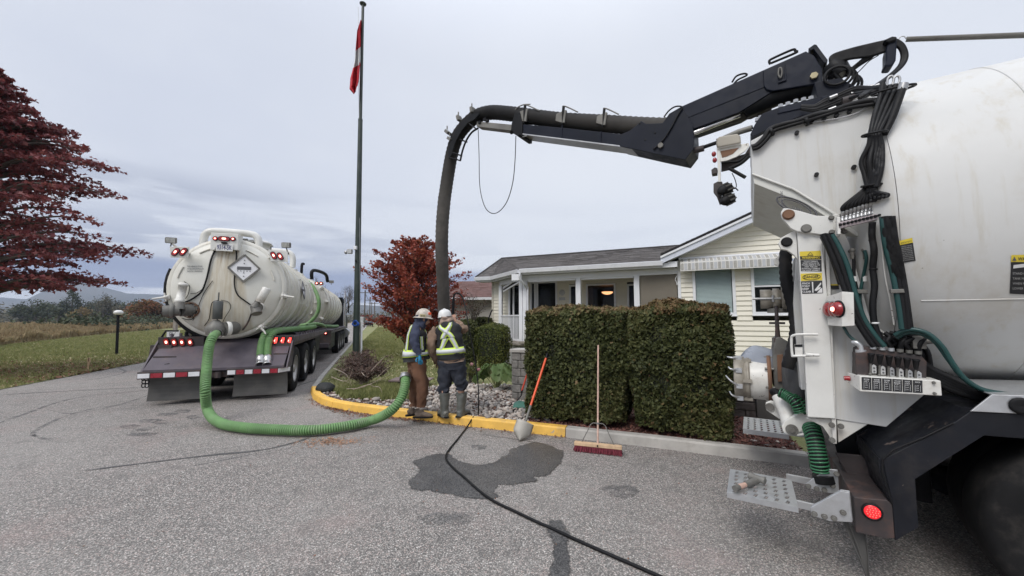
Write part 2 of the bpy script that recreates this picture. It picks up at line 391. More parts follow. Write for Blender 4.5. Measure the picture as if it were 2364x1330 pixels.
def asphalt():
    m,nt,B = _mat('worn_asphalt');T = NT(nt);tc = T.n('ShaderNodeTexCoord').outputs['Object']
    vo = T.n('ShaderNodeTexVoronoi');vo.inputs['Scale'].default_value = 105;vo.inputs['Randomness'].default_value = 1;T.L(tc,vo.inputs['Vector'])
    sx = T.n('ShaderNodeSeparateColor');T.L(vo.outputs['Color'],sx.inputs[0]);rnd = sx.outputs[0]
    # stones of different greys, some pinkish
    cr = T.n('ShaderNodeValToRGB');e = cr.color_ramp.elements
    for i in range(4): e.new(.5)
    for i,(p,c) in enumerate(((0,(.10,.095,.088)),(.28,(.19,.178,.163)),(.55,(.35,.325,.30)),(.75,(.48,.455,.42)),(.9,(.49,.38,.34)),(1,(.85,.82,.77)))):
        e[i].position = p;e[i].color = (*c,1)
    T.L(rnd,cr.inputs[0])
    vd = T.mr(vo.outputs['Distance'],.25,.75);c = T.mix(T.math('MULTIPLY',vd,.7),cr.outputs[0],(.095,.09,.087))
    big = T.noise(tc,.35,6,.6);c = T.mix(T.mr(big,.35,.7,0,.35),c,(.37,.35,.325))
    mid = T.noise(tc,3.2,7,.65);c = T.mix(T.mr(mid,.5,.75,0,.55),c,(.13,.124,.118))
    pk = T.noise(tc,1.1,4,.6);ck = T.n('ShaderNodeTexVoronoi');ck.feature = 'DISTANCE_TO_EDGE';ck.inputs['Scale'].default_value = .23;T.L(tc,ck.inputs['Vector']);c = T.mix(T.mr(ck.outputs['Distance'],0.0014,.0,0,.22),c,(.06,.058,.055))
    c = T.mix(T.mr(pk,.5,.75,0,.3),c,(.33,.235,.215))
    T.L(c,B.inputs['Base Color']);B.inputs['Roughness'].default_value = .85;B.inputs['Specular IOR Level'].default_value = .35
    h = T.math('SUBTRACT',T.math('MULTIPLY',rnd,.6),T.math('MULTIPLY',vo.outputs['Distance'],1.2));T.bump(h,.8,.006,B)
    return m
M['asphalt'] = asphalt()
def grassm():
    m,nt,B = _mat('lawn_ground');T = NT(nt);tc = T.n('ShaderNodeTexCoord').outputs['Object']
    c = T.mix(T.mr(T.noise(tc,.6,6,.65),.3,.7),(.15,.17,.06),(.24,.235,.10))
    c = T.mix(T.mr(T.noise(tc,14,5,.7),.4,.75,0,.6),c,(.25,.24,.11))
    c = T.mix(T.mr(T.noise(T.mapping(tc,(1,1,1),(4,2,0)),.16,7,.62),.5,.68,0,.75),c,(.22,.165,.09))
    T.L(c,B.inputs['Base Color']);B.inputs['Roughness'].default_value = .9
    T.bump(T.noise(tc,60,6,.7),.8,.03,B);return m
M['lawn'] = grassm()
M['blade'] = leafm('grass_blades',[(.09,.11,.035),(.16,.175,.055),(.23,.235,.09),(.33,.29,.15)],.6,.3)
def fieldm(name,a,b,c2,s=.3):
    m,nt,B = _mat(name);T = NT(nt);tc = T.n('ShaderNodeTexCoord').outputs['Object']
    c = T.mix(T.mr(T.noise(tc,s,7,.7),.3,.7),a,b);c = T.mix(T.mr(T.noise(T.mapping(tc,(1,1,1),(7,7,0)),s*.2,5),.45,.65,0,.7),c,c2)
    T.L(c,B.inputs['Base Color']);B.inputs['Roughness'].default_value = .95;T.bump(T.noise(tc,5,6,.7),.6,.2,B);return m
M['field'] = fieldm('dry_field',(.23,.18,.11),(.32,.26,.16),(.19,.165,.10))
M['pale_field'] = fieldm('pale_stubble',(.36,.31,.26),(.42,.37,.32),(.30,.24,.19))
M['brown_field'] = fieldm('ploughed_brown',(.13,.10,.085),(.16,.125,.10),(.11,.09,.07))
M['mountain'] = fieldm('forested_mountain',(.022,.030,.030),(.045,.05,.042),(.085,.08,.065),.012)
M['mulch'] = pm('mulch_soil',(.085,.05,.04),.95,var=.35,vs=12,bump=.9,bs=45,bd=.02,dirt=((.16,.07,.055),.6,16))
M['reed'] = leafm('dry_reeds',[(.18,.125,.065),(.30,.22,.12),(.37,.29,.17),(.19,.17,.085)],.8,.2)
M['leaf_red'] = leafm('maple_leaves_dark_red',[(.10,.028,.034),(.17,.046,.05),(.24,.07,.068),(.28,.11,.09)],.5,.28)
M['leaf_red2'] = leafm('maple_leaves_red',[(.13,.03,.022),(.25,.055,.036),(.38,.09,.055),(.34,.16,.07)],.5,.3)
M['leaf_orange'] = leafm('autumn_orange_leaves',[(.16,.055,.025),(.24,.10,.045),(.10,.09,.035),(.28,.12,.05)],.7,.2)
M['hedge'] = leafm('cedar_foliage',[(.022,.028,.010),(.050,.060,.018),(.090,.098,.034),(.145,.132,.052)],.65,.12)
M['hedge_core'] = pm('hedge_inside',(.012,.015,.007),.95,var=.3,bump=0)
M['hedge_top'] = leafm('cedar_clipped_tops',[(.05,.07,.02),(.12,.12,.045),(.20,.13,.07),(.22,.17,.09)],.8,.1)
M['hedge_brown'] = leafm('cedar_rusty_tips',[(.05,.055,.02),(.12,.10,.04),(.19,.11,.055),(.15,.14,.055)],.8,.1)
M['box_leaf'] = leafm('clipped_shrub_leaves',[(.03,.045,.01),(.07,.09,.018),(.13,.14,.03),(.19,.16,.05)],.5,.2)
M['dkshrub'] = leafm('purple_brown_shrub',[(.045,.03,.028),(.085,.05,.045),(.06,.055,.03),(.14,.10,.08)],.8,.1)
M['bigleaf'] = leafm('rhubarb_leaves',[(.06,.10,.03),(.10,.17,.05),(.16,.22,.08),(.22,.24,.12)],.45,.3)
M['far_green'] = leafm('far_conifer',[(.025,.04,.025),(.05,.068,.04),(.08,.09,.05),(.06,.075,.05)],.8,.1)
M['far_grey'] = leafm('far_grey_trees',[(.07,.075,.055),(.11,.11,.08),(.16,.145,.10),(.10,.10,.075)],.8,.1)
M['far_yellow'] = leafm('far_yellow_trees',[(.17,.13,.045),(.24,.19,.07),(.20,.13,.06),(.14,.12,.05)],.8,.1)
M['litter'] = leafm('fallen_leaves',[(.17,.07,.05),(.24,.11,.07),(.14,.08,.05),(.40,.30,.20)],.7,.1)
M['litter_y'] = leafm('fallen_yellow_leaves',[(.42,.37,.20),(.55,.50,.32),(.30,.22,.11),(.62,.57,.42)],.7,.1)
M['petal'] = leafm('pink_petals',[(.55,.22,.24),(.65,.32,.34),(.72,.48,.46),(.6,.28,.3)],.5,.3)
def stonem():
    m,nt,B = _mat('river_stone');T = NT(nt);oi = T.n('ShaderNodeObjectInfo').outputs['Random'];g = T.n('ShaderNodeNewGeometry').outputs['Random Per Island'];tc = T.n('ShaderNodeTexCoord').outputs['Object']
    r = T.math('FRACT',T.math('ADD',oi,g));cr = T.n('ShaderNodeValToRGB');e = cr.color_ramp.elements
    for i in range(3): e.new(.5)
    for i,(p,c) in enumerate(((0,(.17,.16,.155)),(.3,(.30,.275,.25)),(.6,(.42,.36,.31)),(.85,(.53,.47,.41)),(1,(.68,.65,.60)))): e[i].position = p;e[i].color = (*c,1)
    T.L(r,cr.inputs[0]);c = T.mix(T.mr(T.noise(tc,30,5,.7),.4,.7,0,.4),cr.outputs[0],(.15,.12,.10));T.L(c,B.inputs['Base Color']);B.inputs['Roughness'].default_value = .75
    T.bump(T.noise(tc,60,4),.3,.005,B);return m
M['stone'] = stonem()
# named frames of the place
KER = math.radians(-23.95)                                   # direction of the house front and the kerb before it
HF = Frame((.245,12.0,0),KER)                             # house: x along the front, y away
LF = Frame((-5.98,7.755,0),math.radians(20))              # left trailer: x to its right, y forward
TF = Frame((2.19,2.45,0),math.radians(-32))               # right truck: x forward, y away from the camera
M['boom2'] = pm('boom_panel_paint',(.0075,.0105,.021),.5,var=.15,bump=.05,bs=18,dirt=((.02,.02,.026),.3,3),spec=.2);M['brass'] = pm('dull_brass',(.33,.29,.18),.5,.5);M['globe'] = pm('white_globe',(.72,.72,.70),.25,var=.03,bump=0)
M['blackrock'] = pm('black_plastic_rock',(.016,.018,.018),.7,var=.3,vs=10,bump=.8,bs=26,bd=.02);M['lid'] = pm('brown_lid_steel',(.20,.15,.14),.65,var=.15,bump=.2,dirt=((.10,.06,.05),.5,5));M['pitdark'] = pm('pit_mud',(.035,.028,.024),.8,var=.3,bump=.8,bs=15,bd=.02)
M['orange2'] = pm('red_handle',(.55,.06,.03),.45);M['greenlid'] = pm('green_plastic_lid',(.03,.12,.085),.5,var=.15)
# ================================================================ THE SETTING
def sheet(name,pts,z,mat,fr=WORLD,kind='structure'):
    b = MB(fr);b.add([(p[0],p[1],z) for p in pts],[tuple(range(len(pts)))]);o = b.build(name,mat)
    if o.data.polygons[0].normal.z < 0: o.data.flip_normals()
    return tag(o,kind=kind)
sheet('ground',[(-3900,-400),(3900,-400),(3900,1900),(-3900,1900)],-.05,M['field'])
sheet('road',[(-5.75,-45),(45,-45),(45,26),(8,320),(-5.75,320)],0,M['asphalt'],LF)
sheet('ploughed_strip',[(-400,92),(-38,100),(-38,125),(-400,125)],-.02,M['pale_field'])
sheet('brown_strip',[(-400,125),(-38,125),(-38,165),(-400,165)],-.015,M['brown_field'])
# left lawn: its far rim is the line where the tall dry grass starts
rim = [G(-260,835),G(0,797),G(130,782),G(250,770),G(365,760),G(470,752)]
lawn_pts = [LF.w((-5.35,y,0)) for y in (-30,0,8,20,60,110)]+[Vector((-52,100,0))]+rim[::-1]+[Vector((-40,-5,0))]
sheet('left_lawn',[(p.x,p.y) for p in lawn_pts],.012,M['lawn'])
# ---- kerb
cpts = [LF.w((1.6,y,0)) for y in (150,80,45,30,20,14,10,7,4.5,2.6)]
ypx = [(716,905),(722,922),(740,934),(765,942),(800,949),(860,957),(930,966),(1010,976),(1090,986),(1200,998),(1305,1010)]
cy = [G(*p) for p in ypx];cg = [G(*p) for p in ((1500,1033),(1700,1058),(1870,1079))]
kd = HF.dw((1,0,0));cg += [cg[-1]+kd*d for d in (2,5,9,15,25,40)]
def inward(P,off):
    out = []
    for i,p in enumerate(P):
        t = (P[min(i+1,len(P)-1)]-P[max(i-1,0)]).normalized();n = Vector((-t.y,t.x,0));out.append(p+n*off)
    return out
ALL = cpts+cy+cg;INN = inward(ALL,.15);INN2 = inward(ALL,.02)
kerb = thing('kerb',None,None,ALL[12],0);kerb['kind'] = 'structure'
def kerb_run(i0,i1,mat,h=.13,jlen=2.4):
    """pieces of kerb between path points i0..i1, joints left open 8 mm"""
    segs = [];o,n2,n = ALL[i0:i1+1],INN2[i0:i1+1],INN[i0:i1+1]
    acc = 0;cur = [(o[0],n2[0],n[0])]
    for i in range(1,len(o)):
        k = max(1,int((o[i]-o[i-1]).length/.5))
        for j in range(1,k+1):
            f = j/k;q = (o[i-1].lerp(o[i],f),n2[i-1].lerp(n2[i],f),n[i-1].lerp(n[i],f));acc += (q[0]-cur[-1][0]).length;cur.append(q)
            if acc > jlen: segs.append(cur);cur = [q];acc = 0
    if len(cur) > 1: segs.append(cur)
    for sg in segs[:60]:
        b = MB();L = len(sg);vs = []
        for q,(a,a2,c) in enumerate(sg):
            t = (sg[min(q+1,L-1)][0]-sg[max(q-1,0)][0]).normalized()
            sh = t*(.005 if q == 0 else (-.005 if q == L-1 else 0));jz = .004*noise.noise(a*2)
            vs += [a+sh+Vector((0,0,-.03)),a2+sh+Vector((0,0,h-.02+jz)),a2.lerp(c,.15)+sh+Vector((0,0,h+jz)),c+sh+Vector((0,0,h+jz)),c+sh+Vector((0,0,-.03))]
        fs = [(q*5+k,q*5+k+1,q*5+k+6,q*5+k+5) for q in range(L-1) for k in range(4)]+[(4,3,2,1,0),tuple((L-1)*5+k for k in range(5))]
        b.add(vs,fs);b.build('kerb_stone',mat,kerb)
kerb_run(0,10,M['concrete'],jlen=3);kerb_run(10,20,M['yellow'],jlen=1.9);kerb_run(20,len(ALL)-1,M['concrete'],jlen=2.2)
# ---- raised ground inside the kerb
isl = [(p.x,p.y) for p in inward(ALL,.14)]+[(62,20),(80,200),(-40,200)]
sheet('lawn',isl,.09,M['lawn'])
bedc = [G(742,905,.1),G(800,893,.1),G(900,895,.1),G(1000,893,.1),G(1080,885,.1),G(1215,893,.1),G(1265,925,.1),G(1265,975,.1)]
bed_edge = inward(ALL,.145)[11:20]
rock_bed = sheet('rock_bed',[(p.x,p.y) for p in bed_edge]+[(p.x,p.y) for p in bedc[::-1]],.096,M['mulch'])
mul = inward(ALL,.147)[19:24]
hv = HF.dw((0,1,0))
sheet('mulch_bed',[(p.x,p.y) for p in mul]+[(p.x+hv.x*4.4,p.y+hv.y*4.4) for p in mul[::-1]],.100,M['mulch'])
# ---- stains, seams and skid marks: thin films on the asphalt
def film(name,px,mat,z=.004,sub=5,close=True):
    P = [G(*p) for p in px]
    if sub: P = catmull(P+[P[0]],sub)[:-1]
    b = MB();P = [P[i].lerp(P[(i+1) % len(P)],t/4) for i in range(len(P)) for t in range(4)];vs = [(p.x+.035*noise.noise(p*5)+.02*noise.noise(p*17)+.012*noise.noise(p*50),p.y+.035*noise.noise(p*5+Vector((5,5,5)))+.02*noise.noise(p*17+Vector((5,5,5)))+.012*noise.noise(p*50+Vector((9,5,5))),z) for p in P];n_ = len(vs);c_ = sum((Vector(v) for v in vs),Vector((0,0,0)))/n_;ar = abs(sum(vs[i][0]*vs[(i+1) % n_][1]-vs[(i+1) % n_][0]*vs[i][1] for i in range(n_)))/2;wd = min(.08,.22*math.sqrt(ar));sg = 1 if sum(vs[i][0]*vs[(i+1) % n_][1]-vs[(i+1) % n_][0]*vs[i][1] for i in range(n_)) > 0 else -1;out = []
    for i in range(n_):
        t = (Vector(vs[(i+3) % n_])-Vector(vs[i-3])).normalized();k = wd*(.5+.9*abs(noise.noise(Vector(vs[i])*4)));out.append((vs[i][0]+t.y*k*sg,vs[i][1]-t.x*k*sg,z-.0006))
    b.add(vs+out,[tuple(range(n_))]+[(i,(i+1) % n_,(i+1) % n_+n_,i+n_) for i in range(n_)])
    o = b.build(name,mat);at_ = o.data.attributes.new('fade','FLOAT','POINT');at_.data.foreach_set('value',[1.0]*n_+[0.0]*n_)
    if o.data.polygons[0].normal.z < 0: o.data.flip_normals()
    return tag(o,kind='structure')
def damp(name,k,rough,soft=0):
    m,nt,B = _mat(name);m2 = M['asphalt'].node_tree;T = NT(nt);tc = T.n('ShaderNodeTexCoord').outputs['Object']
    vo = T.n('ShaderNodeTexVoronoi');vo.inputs['Scale'].default_value = 105;T.L(tc,vo.inputs['Vector']);sx = T.n('ShaderNodeSeparateColor');T.L(vo.outputs['Color'],sx.inputs[0])
    c = T.mix(T.mr(sx.outputs[0],0,1,smooth=False),tuple(x*k for x in (.07,.07,.072)),tuple(x*k for x in (.50,.48,.46)))
    c = T.mix(T.mr(T.noise(tc,2,4),.35,.7,0,.5),c,tuple(x*k for x in (.12,.12,.125)))
    T.L(c,B.inputs['Base Color']);B.inputs['Roughness'].default_value = rough;h = T.math('SUBTRACT',T.math('MULTIPLY',sx.outputs[0],.6),vo.outputs['Distance']);T.bump(h,.7,.006,B)
    fd = T.n('ShaderNodeAttribute');fd.attribute_name = 'fade';ed_ = T.mr(T.math('ADD',fd.outputs['Fac'],T.math('MULTIPLY',T.math('SUBTRACT',T.noise(tc,22,5,.7),.5),.9)),.15,.85)
    if not soft:
        tr = T.n('ShaderNodeBsdfTransparent');mx = T.n('ShaderNodeMixShader');T.L(ed_,mx.inputs[0]);T.L(tr.outputs[0],mx.inputs[1]);T.L(B.outputs[0],mx.inputs[2]);T.L(mx.outputs[0],nt.nodes['Material Output'].inputs[0])
    if soft:
        tr = T.n('ShaderNodeBsdfTransparent');mx = T.n('ShaderNodeMixShader');T.L(T.math('MULTIPLY',T.mr(T.noise(tc,6,7,.72),.38,.64,.0,.75),ed_),mx.inputs[0]);T.L(tr.outputs[0],mx.inputs[1]);T.L(B.outputs[0],mx.inputs[2]);T.L(mx.outputs[0],nt.nodes['Material Output'].inputs[0])
    return m
M['wet'] = damp('damp_asphalt',.31,.42);M['stain'] = damp('oil_stained_asphalt',.62,.8,1);M['seal'] = damp('tar_seam',.33,.6)
film('wet_patch',[(950,1110),(975,1090),(965,1068),(990,1055),(1030,1052),(1070,1072),(1120,1074),(1165,1060),(1190,1035),(1240,1024),(1290,1040),(1293,1060),(1280,1080),(1250,1097),(1220,1100),(1228,1112),(1150,1118),(1135,1140),(1140,1147),(1080,1147),(1010,1132),(960,1128)],M['wet'],.005)
film('tar_seam',[(1270,1208),(1292,1208),(1303,1240),(1305,1330),(1304,1420),(1262,1420),(1274,1330),(1282,1250)],M['seal'],.004,3)
film('small_stain',[(970,1195),(1020,1185),(1075,1190),(1070,1205),(1010,1208)],M['stain'])
film('small_stain',[(1390,1130),(1440,1118),(1470,1135),(1430,1150)],M['stain'])
film('small_stain',[(1095,1028),(1120,1028),(1115,1036),(1095,1035)],M['stain'])
for q in ((385,957,20),(345,972,24),(330,990,22),(325,1003,30),(445,963,14),(300,985,20),(540,917,10),(370,975,18),(420,950,16)):
    x,y,r = q;film('oil_spot',[(x-r,y),(x-r*.3,y-3.5),(x+r,y-2.5),(x+r*.7,y+3),(x-r*.4,y+4)],M['stain'])
def skid(px,wd,mat=None):
    P = [G(*p) for p in catmull_px(px)];b = MB();vs = []
    for i,p in enumerate(P):
        t = (P[min(i+1,len(P)-1)]-P[max(i-1,0)]).normalized();n = Vector((-t.y,t.x,0));wv = wd*(.6+.6*abs(noise.noise(p*1.3)))*min(1,i*.4+.15,(len(P)-1-i)*.4+.15)
        vs += [(p.x-n.x*wv,p.y-n.y*wv,.0035),(p.x+n.x*wv,p.y+n.y*wv,.0035)]
    b.add(vs,[(2*i,2*i+1,2*i+3,2*i+2) for i in range(len(P)-1)]);o = b.build('skid_mark',mat or M['stain']);at_ = o.data.attributes.new('fade','FLOAT','POINT');at_.data.foreach_set('value',[.8]*len(vs))
    if o.data.polygons[0].normal.z < 0: o.data.flip_normals()
    return tag(o,kind='structure')
def catmull_px(px): return [(v.x,v.y) for v in catmull([Vector((a,b,0)) for a,b in px],6)]
skid([(195,1087),(330,1070),(480,1052),(600,1040),(680,1022),(715,1010)],.035,M['seal'])
skid([(437,1078),(520,1062),(600,1046),(680,1034)],.022)
skid([(-10,980),(60,955),(130,930),(200,915),(290,906),(360,900)],.05)
skid([(80,1008),(75,1003),(90,990),(140,965),(200,947),(280,933),(350,910)],.045);skid([(75,1003),(95,1012),(125,1015)],.04)
skid([(105,945),(160,955),(230,945),(330,925)],.03)
skid([(0,912),(120,905),(260,898),(340,893)],.03,M['seal']);skid([(190,880),(260,868),(290,858),(275,850),(300,842)],.06)
skid([(1130,1020),(1200,1035)],.02);skid([(1100,1002),(1160,1010),(1290,1030)],.008,M['seal'])
skid([(640,905),(690,890),(745,870),(790,835)],.06)
# ---- far ground: ridge of hills
def ridge(name,prof,D0,D1,mat,amp):
    b = MB();n = 260;m = 14;vs = []
    xs = [p[0] for p in prof];ys = [p[1] for p in prof]
    for i in range(n):
        px = -560+3500*i/(n-1);py = float(np.interp(px,xs,ys))
        for j in range(m):
            t = j/(m-1);D = D0+(D1-D0)*t;top = PD(px,py,D1).z;q = PD(px,700,D)
            z = -1.5+(top+1.5)*(t**1.15)+amp*noise.fractal(Vector((q.x*.004,q.y*.004,2)),.8,2.2,5)*math.sin(PI*min(1,t*1.0))**.6+amp*.3*noise.fractal(Vector((q.x*.008,3,q.y*.004)),.8,2.2,5)*t
            vs.append((q.x,q.y,z))
    for i in range(n): vs.append((vs[i*m+m-1][0]*1.06,vs[i*m+m-1][1]*1.06,-1))
    fs = [(i*m+j,(i+1)*m+j,(i+1)*m+j+1,i*m+j+1) for i in range(n-1) for j in range(m-1)]+[(i*m+m-1,(i+1)*m+m-1,n*m+i+1,n*m+i) for i in range(n-1)]
    b.add(vs,fs,True);return tag(b.build(name,mat),kind='structure')
ridge('mountain',[(-900,640),(-300,668),(60,690),(120,664),(185,652),(240,663),(290,677),(420,682),(560,676),(700,698),(860,706),(1100,690),(1300,672),(1700,690),(3300,660)],1050,1700,M['mountain'],11)
ridge('low_hill',[(-900,700),(-100,692),(30,712),(90,727),(200,732),(500,734),(3300,734)],300,600,M['mountain'],2)
hz = MB();hz.lohi((-3950,-450,-4),(3950,1960,175));hm = bpy.data.materials.new('air_haze');hm.use_nodes = True;hm.node_tree.nodes.clear();_o = hm.node_tree.nodes.new('ShaderNodeOutputMaterial');_v = hm.node_tree.nodes.new('ShaderNodeVolumePrincipled');_v.inputs['Density'].default_value = .00028;_v.inputs['Color'].default_value = (.72,.82,1,1);_v.inputs['Anisotropy'].default_value = .2;hm.node_tree.links.new(_v.outputs[0],_o.inputs['Volume']);tag(hz.build('haze',hm),kind='stuff')
# ================================================================ PLANTS
LEAF5 = [(0,-.5),(.22,-.1),(.5,-.05),(.25,.15),(0,.5),(-.25,.15),(-.5,-.05),(-.22,-.1)]
LEAF4 = [(0,-.5),(.28,0),(0,.5),(-.28,0)]
LEAF3 = [(-.12,-.5),(.12,-.5),(0,.5)]
def in_poly(P,x,y):
    c = np.zeros(len(x),bool);n = len(P)
    for i in range(n):
        (x1,y1),(x2,y2) = P[i],P[(i+1) % n]
        k = ((y1 > y) != (y2 > y)) & (x < (x2-x1)*(y-y1)/((y2-y1) if y2 != y1 else 1e-9)+x1);c ^= k
    return c
def scatter(P,n,dens=None):
    P = [(p[0],p[1]) for p in P];xs = [p[0] for p in P];ys = [p[1] for p in P];ox,oy = [],[];t = 0
    while t < n:
        x = RNG.uniform(min(xs),max(xs),n*2);y = RNG.uniform(min(ys),max(ys),n*2);k = in_poly(P,x,y)
        if dens is not None: k &= RNG.random(n*2) < dens(x,y)
        ox.append(x[k]);oy.append(y[k]);t += k.sum()
        if k.sum() == 0: break
    return np.concatenate(ox)[:n],np.concatenate(oy)[:n]
def rnd_dirs(n): 
    v = RNG.normal(size=(n,3));return v/np.linalg.norm(v,axis=1,keepdims=True)
def tree(name,label,base,H,prof,mat,nb=120,leaf=.1,per=180,trunk_r=.12,group=None,th=1.2,flat=.25,rise=.35,droop=.0,seed=1,shape=LEAF5,spread=.16,inner=.25,lean=(0,0),tier=0,rv=(.72,1.06)):
    """prof: [(height, radius)] outline of the crown; limbs leave the trunk and carry flattened sprays of leaves"""
    rg = np.random.default_rng(seed);t = thing(name,label,'tree',base,0,group)
    hs = [p[0] for p in prof];rs = [p[1] for p in prof];b = MB(Frame(base,0));top = H*.93
    def tp(z): return Vector((lean[0]*z/H+.06*math.sin(z*1.3+seed),lean[1]*z/H+.06*math.cos(z*1.1+seed),z))
    b.tube([tp(top*i/8) for i in range(9)],[trunk_r*(1.15 if i == 0 else 1)*(1-i/9.5) for i in range(9)],9)
    b.build('trunk',M['bark'],t)
    br = MB(Frame(base,0));CE,NR,UP,SZ = [],[],[],[]
    for i in range(nb):
        zt = rg.uniform(hs[0],hs[-1]) if i > nb*.15 else rg.uniform(hs[-1]*.75,hs[-1])
        a = rg.uniform(0,2*PI)
        if tier: zt = min(hs[-1],max(hs[0],round(zt/tier)*tier+.35*noise.noise(Vector((math.cos(a)*1.7,math.sin(a)*1.7,seed)))+rg.normal()*.2))
        r = float(np.interp(zt,hs,rs))*rg.uniform(*rv);z0 = max(th,min(zt-rise*r,top*.96));
        p0 = tp(z0);p3 = tp(zt)+Vector((math.cos(a)*r,math.sin(a)*r,0));p3.z = zt
        p1 = p0.lerp(p3,.35)+Vector((0,0,.10*r));p2 = p0.lerp(p3,.7)+Vector((0,0,.10*r+droop*r*.2));L = catmull([p0,p1,p2,p3],5)
        br.tube(L,[max(.006,trunk_r*.32*(1-k/len(L))) for k in range(len(L))],5)
        m = int(per*(.35+.65*r/max(rs))*rg.uniform(.7,1.3));f = rg.random(m)**.75*(1-inner)+inner
        idx = f*(len(L)-1);i0 = np.minimum(idx.astype(int),len(L)-2);fr = (idx-i0)[:,None];LA = np.array(L)
        c = LA[i0]*(1-fr)+LA[i0+1]*fr;w = spread*r*(.18+.95*np.sin(np.clip(f,0,1)**.8*PI*.95))+.05
        # sub-sprays: cluster the leaves round twigs
        tw = rg.integers(0,max(3,m//14),m);td = np.clip(rg.normal(size=(m,3)),-1.5,1.5);td[:,2] *= flat;off = td[tw]*w[:,None]*.9
        c = c+off+rg.normal(size=(m,3))*np.array([1,1,.55])*w[:,None]*.22
        CE.append(c);nr = rg.normal(size=(m,3))*.75;nr[:,2] += .7;NR.append(nr);UP.append(rg.normal(size=(m,3))+np.array([math.cos(a),math.sin(a),-.5]));SZ.append(leaf*rg.uniform(.6,1.25,m))
    br.build('branches',M['bark'],t)
    CE = np.concatenate(CE)+np.array(base);cards('crown',CE,np.concatenate(NR),np.concatenate(UP),np.concatenate(SZ),shape,mat,t,fold=.18)
    return t
p = PD(-98,800,11.0);base = (p.x,p.y,0)
tree('maple_tree','large dark red maple on the left lawn, its branches reaching in from the picture edge',base,10.2,
     [(2.35,1.2),(2.75,2.8),(3.15,3.75),(3.5,4.05),(4.1,3.7),(4.6,3.5),(5.2,3.0),(5.9,3.1),(6.7,2.6),(7.2,2.1),(8,1.55),(8.6,.95),(9.2,.4)],M['leaf_red'],nb=270,leaf=.14,per=190,trunk_r=.22,flat=.22,rise=.2,seed=5,spread=.125,inner=.2,tier=.52,rv=(.55,1.05))
p = G(955,824,.09);base = tuple(p)
tree('maple_tree','bright red maple tree on the grass strip behind the workers',base,5.3,
     [(1.1,1.1),(1.6,1.75),(2.2,2.0),(2.9,2.1),(3.5,2.15),(4.1,1.75),(4.7,1.1),(5.2,.45)],M['leaf_red2'],nb=185,leaf=.12,per=175,trunk_r=.09,flat=.9,rise=.75,seed=11,spread=.06,inner=.15,th=.5,rv=(.4,1.18))
# ---- bare trees behind the trucks
def bare(base,H,seed,label,r0=.16):
    rg = random.Random(seed);t = thing('bare_tree',label,'tree',base,0,'leafless trees far down the road')
    b = MB(Frame(base,0));tw = MB(Frame(base,0))
    def grow(p,d,L,r,k):
        q = p+d*L*.5+Vector((rg.uniform(-.05,.05),rg.uniform(-.05,.05),0))*L;e = q+(d+Vector((rg.uniform(-.2,.2),rg.uniform(-.2,.2),.08))).normalized()*L*.5
        (b if k < 1 else tw).tube([p,q,e],[r,r*.82,r*.62],5 if k < 2 else 3,cap=False)
        if k >= 6: return
        for i in range(3 if k < 5 else 2):
            a = rg.uniform(0,2*PI);s = rg.uniform(.35,.75);x = d.orthogonal().normalized();y = d.cross(x)
            grow(q.lerp(e,rg.uniform(.2,1)),(d+(x*math.cos(a)+y*math.sin(a))*s+Vector((0,0,.12))).normalized(),L*rg.uniform(.62,.8),r*.58,k+1)
    grow(Vector((0,0,0)),Vector((0,0,1)),H*.27,r0,0);b.build('trunk',M['bark'],t);tw.build('branches',M['bark'],t)
for px,D,H,s in ((742,45,9.0,1),(796,62,9.6,2),(778,75,10,6),(695,70,9,9)):
    p = PD(px,740,D);bare((p.x,p.y,0),H,s,{1: 'leafless tree rising just beyond the front tank',2: 'leafless tree nearest the flagpole, seen over the truck cab',6: 'farther leafless tree between the other two over the truck cab',9: 'leafless tree standing behind the near white tank'}[s])
# ---- far tree line on the left
def far_tree(px,D,H,R,mat,label,seed,name='far_tree',n=1500,low=.12,y=None,sh=LEAF4,conic=False):
    p = PD(px,740,D);base = (p.x,p.y,-.02);t = thing(name,label,'tree',base,0,'trees along the far side of the fields')
    rg = np.random.default_rng(seed);b = MB(Frame(base,0));b.tube([(0,0,0),(.1,0,H*.5),(0,0,H*.85)],[R*.07,R*.05,R*.02],6)
    for k in range(7):
        a = k*2.4;b.tube([(0,0,H*(.2+.07*k)),(math.cos(a)*R*.45,math.sin(a)*R*.45,H*(.4+.07*k))],[R*.03,R*.01],4)
    b.build('trunk',M['bark'],t)
    q = rg.integers(0,26,n);cl = rg.normal(size=(26,3));cl /= np.linalg.norm(cl,axis=1,keepdims=True);cl *= rg.uniform(.35,.85,(26,1))
    c = cl[q]+rg.normal(size=(n,3))*.17;c[:,2] *= .85
    if conic: c[:,:2] *= (.95-.6*np.clip((c[:,2:3]+.6)/1.6,0,1))
    z = (c[:,2]*.5+.5)*(1-low)*H+low*H;pts = np.stack([c[:,0]*R,c[:,1]*R,np.clip(z,.1,None)],1)+np.array(base)
    cards('crown',pts,rnd_dirs(n)+np.array([0,0,.4]),rnd_dirs(n),rg.uniform(.5,1.1,n)*R*.17,sh,mat,t,fold=.2);return t
